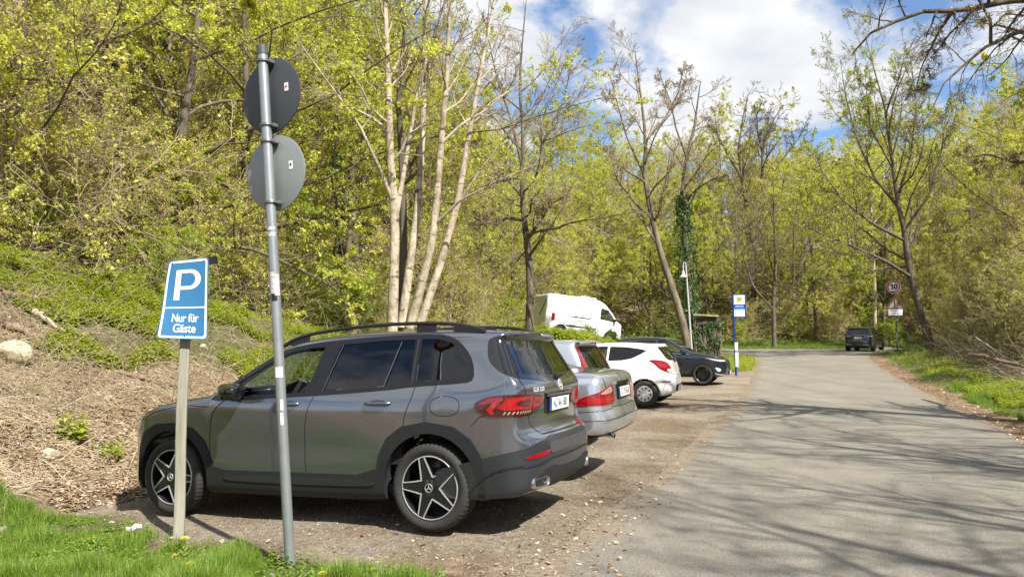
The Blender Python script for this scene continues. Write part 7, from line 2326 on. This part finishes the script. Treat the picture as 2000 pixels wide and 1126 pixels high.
q = MB(); q.lathe([(0, .011), (.29, .011), (.29, .0085), (0, .0085)], 48, axis='z'); o = q.build('disc_field', SWHITE, d1); o.data.transform(Mx)
me = text_mesh('30', .46, bold=.018, sx=.98); me.transform(Matrix.Translation((0, 0, .014))); put_text(me, Mx, 'numerals', SBLK, d1)
Mx = sM(1747, 592)
tri = roundc([(-.50, -.36), (.50, -.36), (0, .48)], .06, 4); tri2 = roundc([(-.33, -.27), (.33, -.27), (0, .29)], .03, 4)
q = MB(); q.prism(tri, -.008, .006); d2 = q.build('warning_triangle', mat('sign_red_faded', (.28, .10, .08), .5), sg_, smooth=False); d2.data.transform(Mx)
q = MB(); q.prism(tri2, .007, .010); o = q.build('triangle_field', mat('sign_white_dirty', (.40, .39, .36), .5), d2, smooth=False); o.data.transform(Mx)
q = MB(); q.prism([(-.045, .20), (.045, .20), (.025, -.08), (-.025, -.08)], .0105, .014); q.lathe([(0, .0105), (.042, .0105), (.042, .014), (0, .014)], 14, axis='z', c=(0, -.17, 0)); o = q.build('exclamation_mark', SBLK, d2, smooth=False); o.data.transform(Mx)
Mx = sM(1749, 609)
q = MB(); q.box((0, 0, 0), (.80, .42, .012), bev=.004); d3 = q.build('text_plate', SWHITE, sg_); d3.data.transform(Mx)
me = text_mesh('Fahrbahn-\nschäden', .15, bold=.002, sx=.95); me.transform(Matrix.Translation((0, 0, .008))); put_text(me, Mx, 'lettering', SBLK, d3)

# --- dandelions
DY = mat('dandelion_yellow', (.90, .66, .015), .6)
def dandelion(u, v, lab, sz=1.0, h=.07):
    p = hitG(u, v + 34)
    t = thing('dandelion', lab, 'flower', p)
    f = at(u, v, p.y - .01); f = np.array(f - p)
    q = MB(); q.tube([(0, 0, -.01), (f[0] * .3, .0, f[2] * .5), tuple(f)], .0022, 6); q.build('stem', mat('stem_green', (.12, .22, .04), .5), t)
    V = []; Q = []
    rg = np.random.RandomState(int(u))
    for ring_, rad_, zz in ((26, .021, 0), (22, .017, .004), (16, .012, .008), (10, .007, .010)):
        for k in range(ring_):
            a = k * 6.283 / ring_ + rg.rand() * .2; d = np.array([math.cos(a), math.sin(a), 0]); sd = np.array([-d[1], d[0], 0]) * .0022
            c = np.array(f) + [0, 0, zz]; e = c + d * rad_ * sz * (.85 + .3 * rg.rand()) + [0, 0, .003 + .004 * rg.rand()]
            m_ = len(V); V += [c - sd * .5, c + sd * .5, e + sd, e - sd]; Q.append((m_, m_ + 1, m_ + 2, m_ + 3))
    q = MB(); q.add(np.array(V), Q); o = q.build('blossom', DY, t, smooth=False)
    # face the viewer a little
    V, Q = place_tpl(*tuft_tpl(7, .25, 1.2, .22), np.array([0.]), np.array([0.]), 0, np.array([.09]), np.array([.3])); V = V - [0, 0, GZ(0, 0)]
    link('leaves', mesh_np('leaves', V, Q, False), t, GRASS)
dandelion(361, 1051, 'yellow dandelion just right of the foot of the wooden post', 1.7)
dandelion(371, 1101, 'yellow dandelion lowest in the grass below the wooden post', 1.7)
dandelion(341, 1085, 'small half-open dandelion left of the lowest one', .7)
dandelion(630, 1120, 'yellow dandelion right of the foot of the tall pole', 1.5)
# --- crumpled paper in the grass
p = hitG(262, 1046)
bmx = bmesh.new(); bmesh.ops.create_grid(bmx, x_segments=12, y_segments=7, size=1)
rg = np.random.RandomState(9)
for v in bmx.verts:
    v.co = Vector((v.co.x * .06, v.co.y * .024 + .012 * math.sin(v.co.x * 5), .018 + .016 * abs(math.sin(v.co.x * 7 + v.co.y * 4)) + rg.rand() * .010))
me = bpy.data.meshes.new('paper_scrap'); bmx.to_mesh(me); bmx.free()
o = link('paper_scrap', me, None, mat('paper', (.78, .79, .82), .8)); o.location = p + Vector((0, 0, .05)); o.rotation_euler = (.5, -.2, .5); tag(o, 'crumpled scrap of white paper lying in the left foreground grass', 'litter')
# --- boulder and logs on the bank
def rock(u, v, size, lab, nm='boulder', sq=(1, .8, .65)):
    p = hitG(u, v); bmx = bmesh.new(); bmesh.ops.create_icosphere(bmx, subdivisions=4, radius=1); rg = np.random.RandomState(int(u) + 3)
    pl_ = [(norm(rg.randn(3)), .55 + .35 * rg.rand()) for _ in range(14)]
    for w in bmx.verts:
        c = np.array(w.co)
        for n_, d in pl_:
            e = c @ n_ - d
            if e > 0: c = c - n_ * e * .9
        w.co = Vector(c * np.array(sq) * size)
    me = bpy.data.meshes.new(nm); bmx.to_mesh(me); bmx.free(); me.polygons.foreach_set('use_smooth', [True] * len(me.polygons)); me.set_sharp_from_angle(angle=R(30))
    o = link(nm, me, None, bark_material('sandstone', (.30, .25, .17), (.55, .48, .35), 5, 1)); o.location = p + Vector((0, .05, size * .2)); o.rotation_euler = (.2, .1, rg.rand() * 3)
    return tag(o, lab, 'rock')
rock(22, 700, .30, 'large pale sandstone boulder at the left edge of the bank')
rock(395, 680, .10, 'small angular pale stone on the bank right of the parking sign post', 'stone')
rock(115, 845, .10, 'flat grey-brown stone in the earth slope left of the SUV', 'stone')
rock(95, 890, .12, 'half-buried stone low on the earth slope at the left', 'stone')
def log(pts, r, lab, m_, nm='dead_branch', twigs=3, seed=1):
    P = [(hitG(q[0], q[1]) if len(q) < 4 else at(q[0], q[1], q[3])) + Vector((0, 0, r * .8 + q[2])) for q in pts]
    b_ = P[0].copy(); t = thing(nm, lab, 'branch', b_); rg = np.random.RandomState(seed)
    L = np.array([np.array(q - b_) for q in P]); d = np.r_[0, np.cumsum(np.linalg.norm(np.diff(L, axis=0), axis=1))]; qq = np.linspace(0, d[-1], 9)
    L = np.stack([np.interp(qq, d, L[:, i]) for i in range(3)], 1) + rg.randn(9, 3) * r * .35
    g_ = Geo(); g_.add(tubes(L[None], (np.linspace(1, .45, 9) * r)[None], 9)); link('limb', g_.mesh('limb'), t, m_)
    if twigs:
        A_, B_ = grow(rg, L[None], (np.linspace(1, .45, 9) * r)[None], twigs, .4, (25, 60), 6, .2, .2, .2, 1, .4, .3)
        g_ = Geo(); g_.add(tubes(A_, B_, 5)); link('twigs', g_.mesh('twigs'), t, m_)
LOGP = bark_material('dead_wood_pale', (.24, .20, .14), (.52, .45, .34), 6)
LOGB = bark_material('dead_wood_brown', (.11, .075, .05), (.28, .20, .13), 6)
log([(60, 612, .05), (95, 640, .05), (130, 652, .0)], .055, 'short pale broken branch on the bank at the far left', LOGP, twigs=2, seed=2)
log([(0, 640, .05), (40, 655, .03), (90, 668, .0)], .07, 'thick dark brown log on the bank beside the boulder', LOGB, twigs=2, seed=3)
log([(0, 585, .1), (60, 600, .12), (125, 585, .1)], .05, 'brown fallen branch lying high on the left bank', LOGB, twigs=5, seed=4)
log([(230, 735, .02), (290, 748, .05), (350, 760, .02)], .03, 'thin dark branch lying across the earth slope behind the wooden post', LOGB, twigs=4, seed=5)
log([(1895, 698, 0, 17), (1945, 706, 0, 16.5), (2010, 722, 0, 16)], .06, 'thick brown log lying in the brush on the right slope', LOGB, twigs=2, seed=6)
log([(1905, 660, 0, 16.5), (1950, 690, 0, 15.8), (2005, 722, 0, 15)], .02, 'long pale fallen branch slanting down over the brown log at the right', LOGP, twigs=4, seed=7)
log([(1960, 714, 0, 15.2), (1985, 726, 0, 15), (2010, 738, 0, 14.8)], .025, 'short pale stick in front of the brown log at the right', LOGP, twigs=1, seed=8)
log([(1800, 780, .01), (1835, 790, .01), (1860, 795, .0)], .02, 'small pale stick on the right road margin', LOGP, twigs=1, seed=10)

# --- weeds on the earth slope
def weed(u, v, sz, lab):
    p = hitG(u, v); t = thing('weed_clump', lab, 'weed', p, 0, 'weeds on the earth slope')
    g_ = Geo(); n = 16
    Vv, Qv = place_tpl(*herbs[0], G.randn(n) * .5 * sz, G.randn(n) * .35 * sz, 0, sz * (.7 + .7 * G.rand(n)), G.rand(n) * 6.28, .4)
    Vv[:, 2] -= TZ(Vv[:, 0], Vv[:, 1]) 
    link('leaves', mesh_np('leaves', Vv, Qv, False), t, NETTLE)
weed(145, 858, .26, 'bright green weed clump in the middle of the earth slope')
weed(215, 890, .18, 'small weed clump low on the slope just left of the SUV')
weed(240, 560, .34, 'broad-leaved green weed high on the bank left of the parking sign')
weed(268, 545, .30, 'fresh green weed at the top of the bank beside the parking sign')
weed(60, 770, .12, 'tiny weed alone on the earth slope at the left')
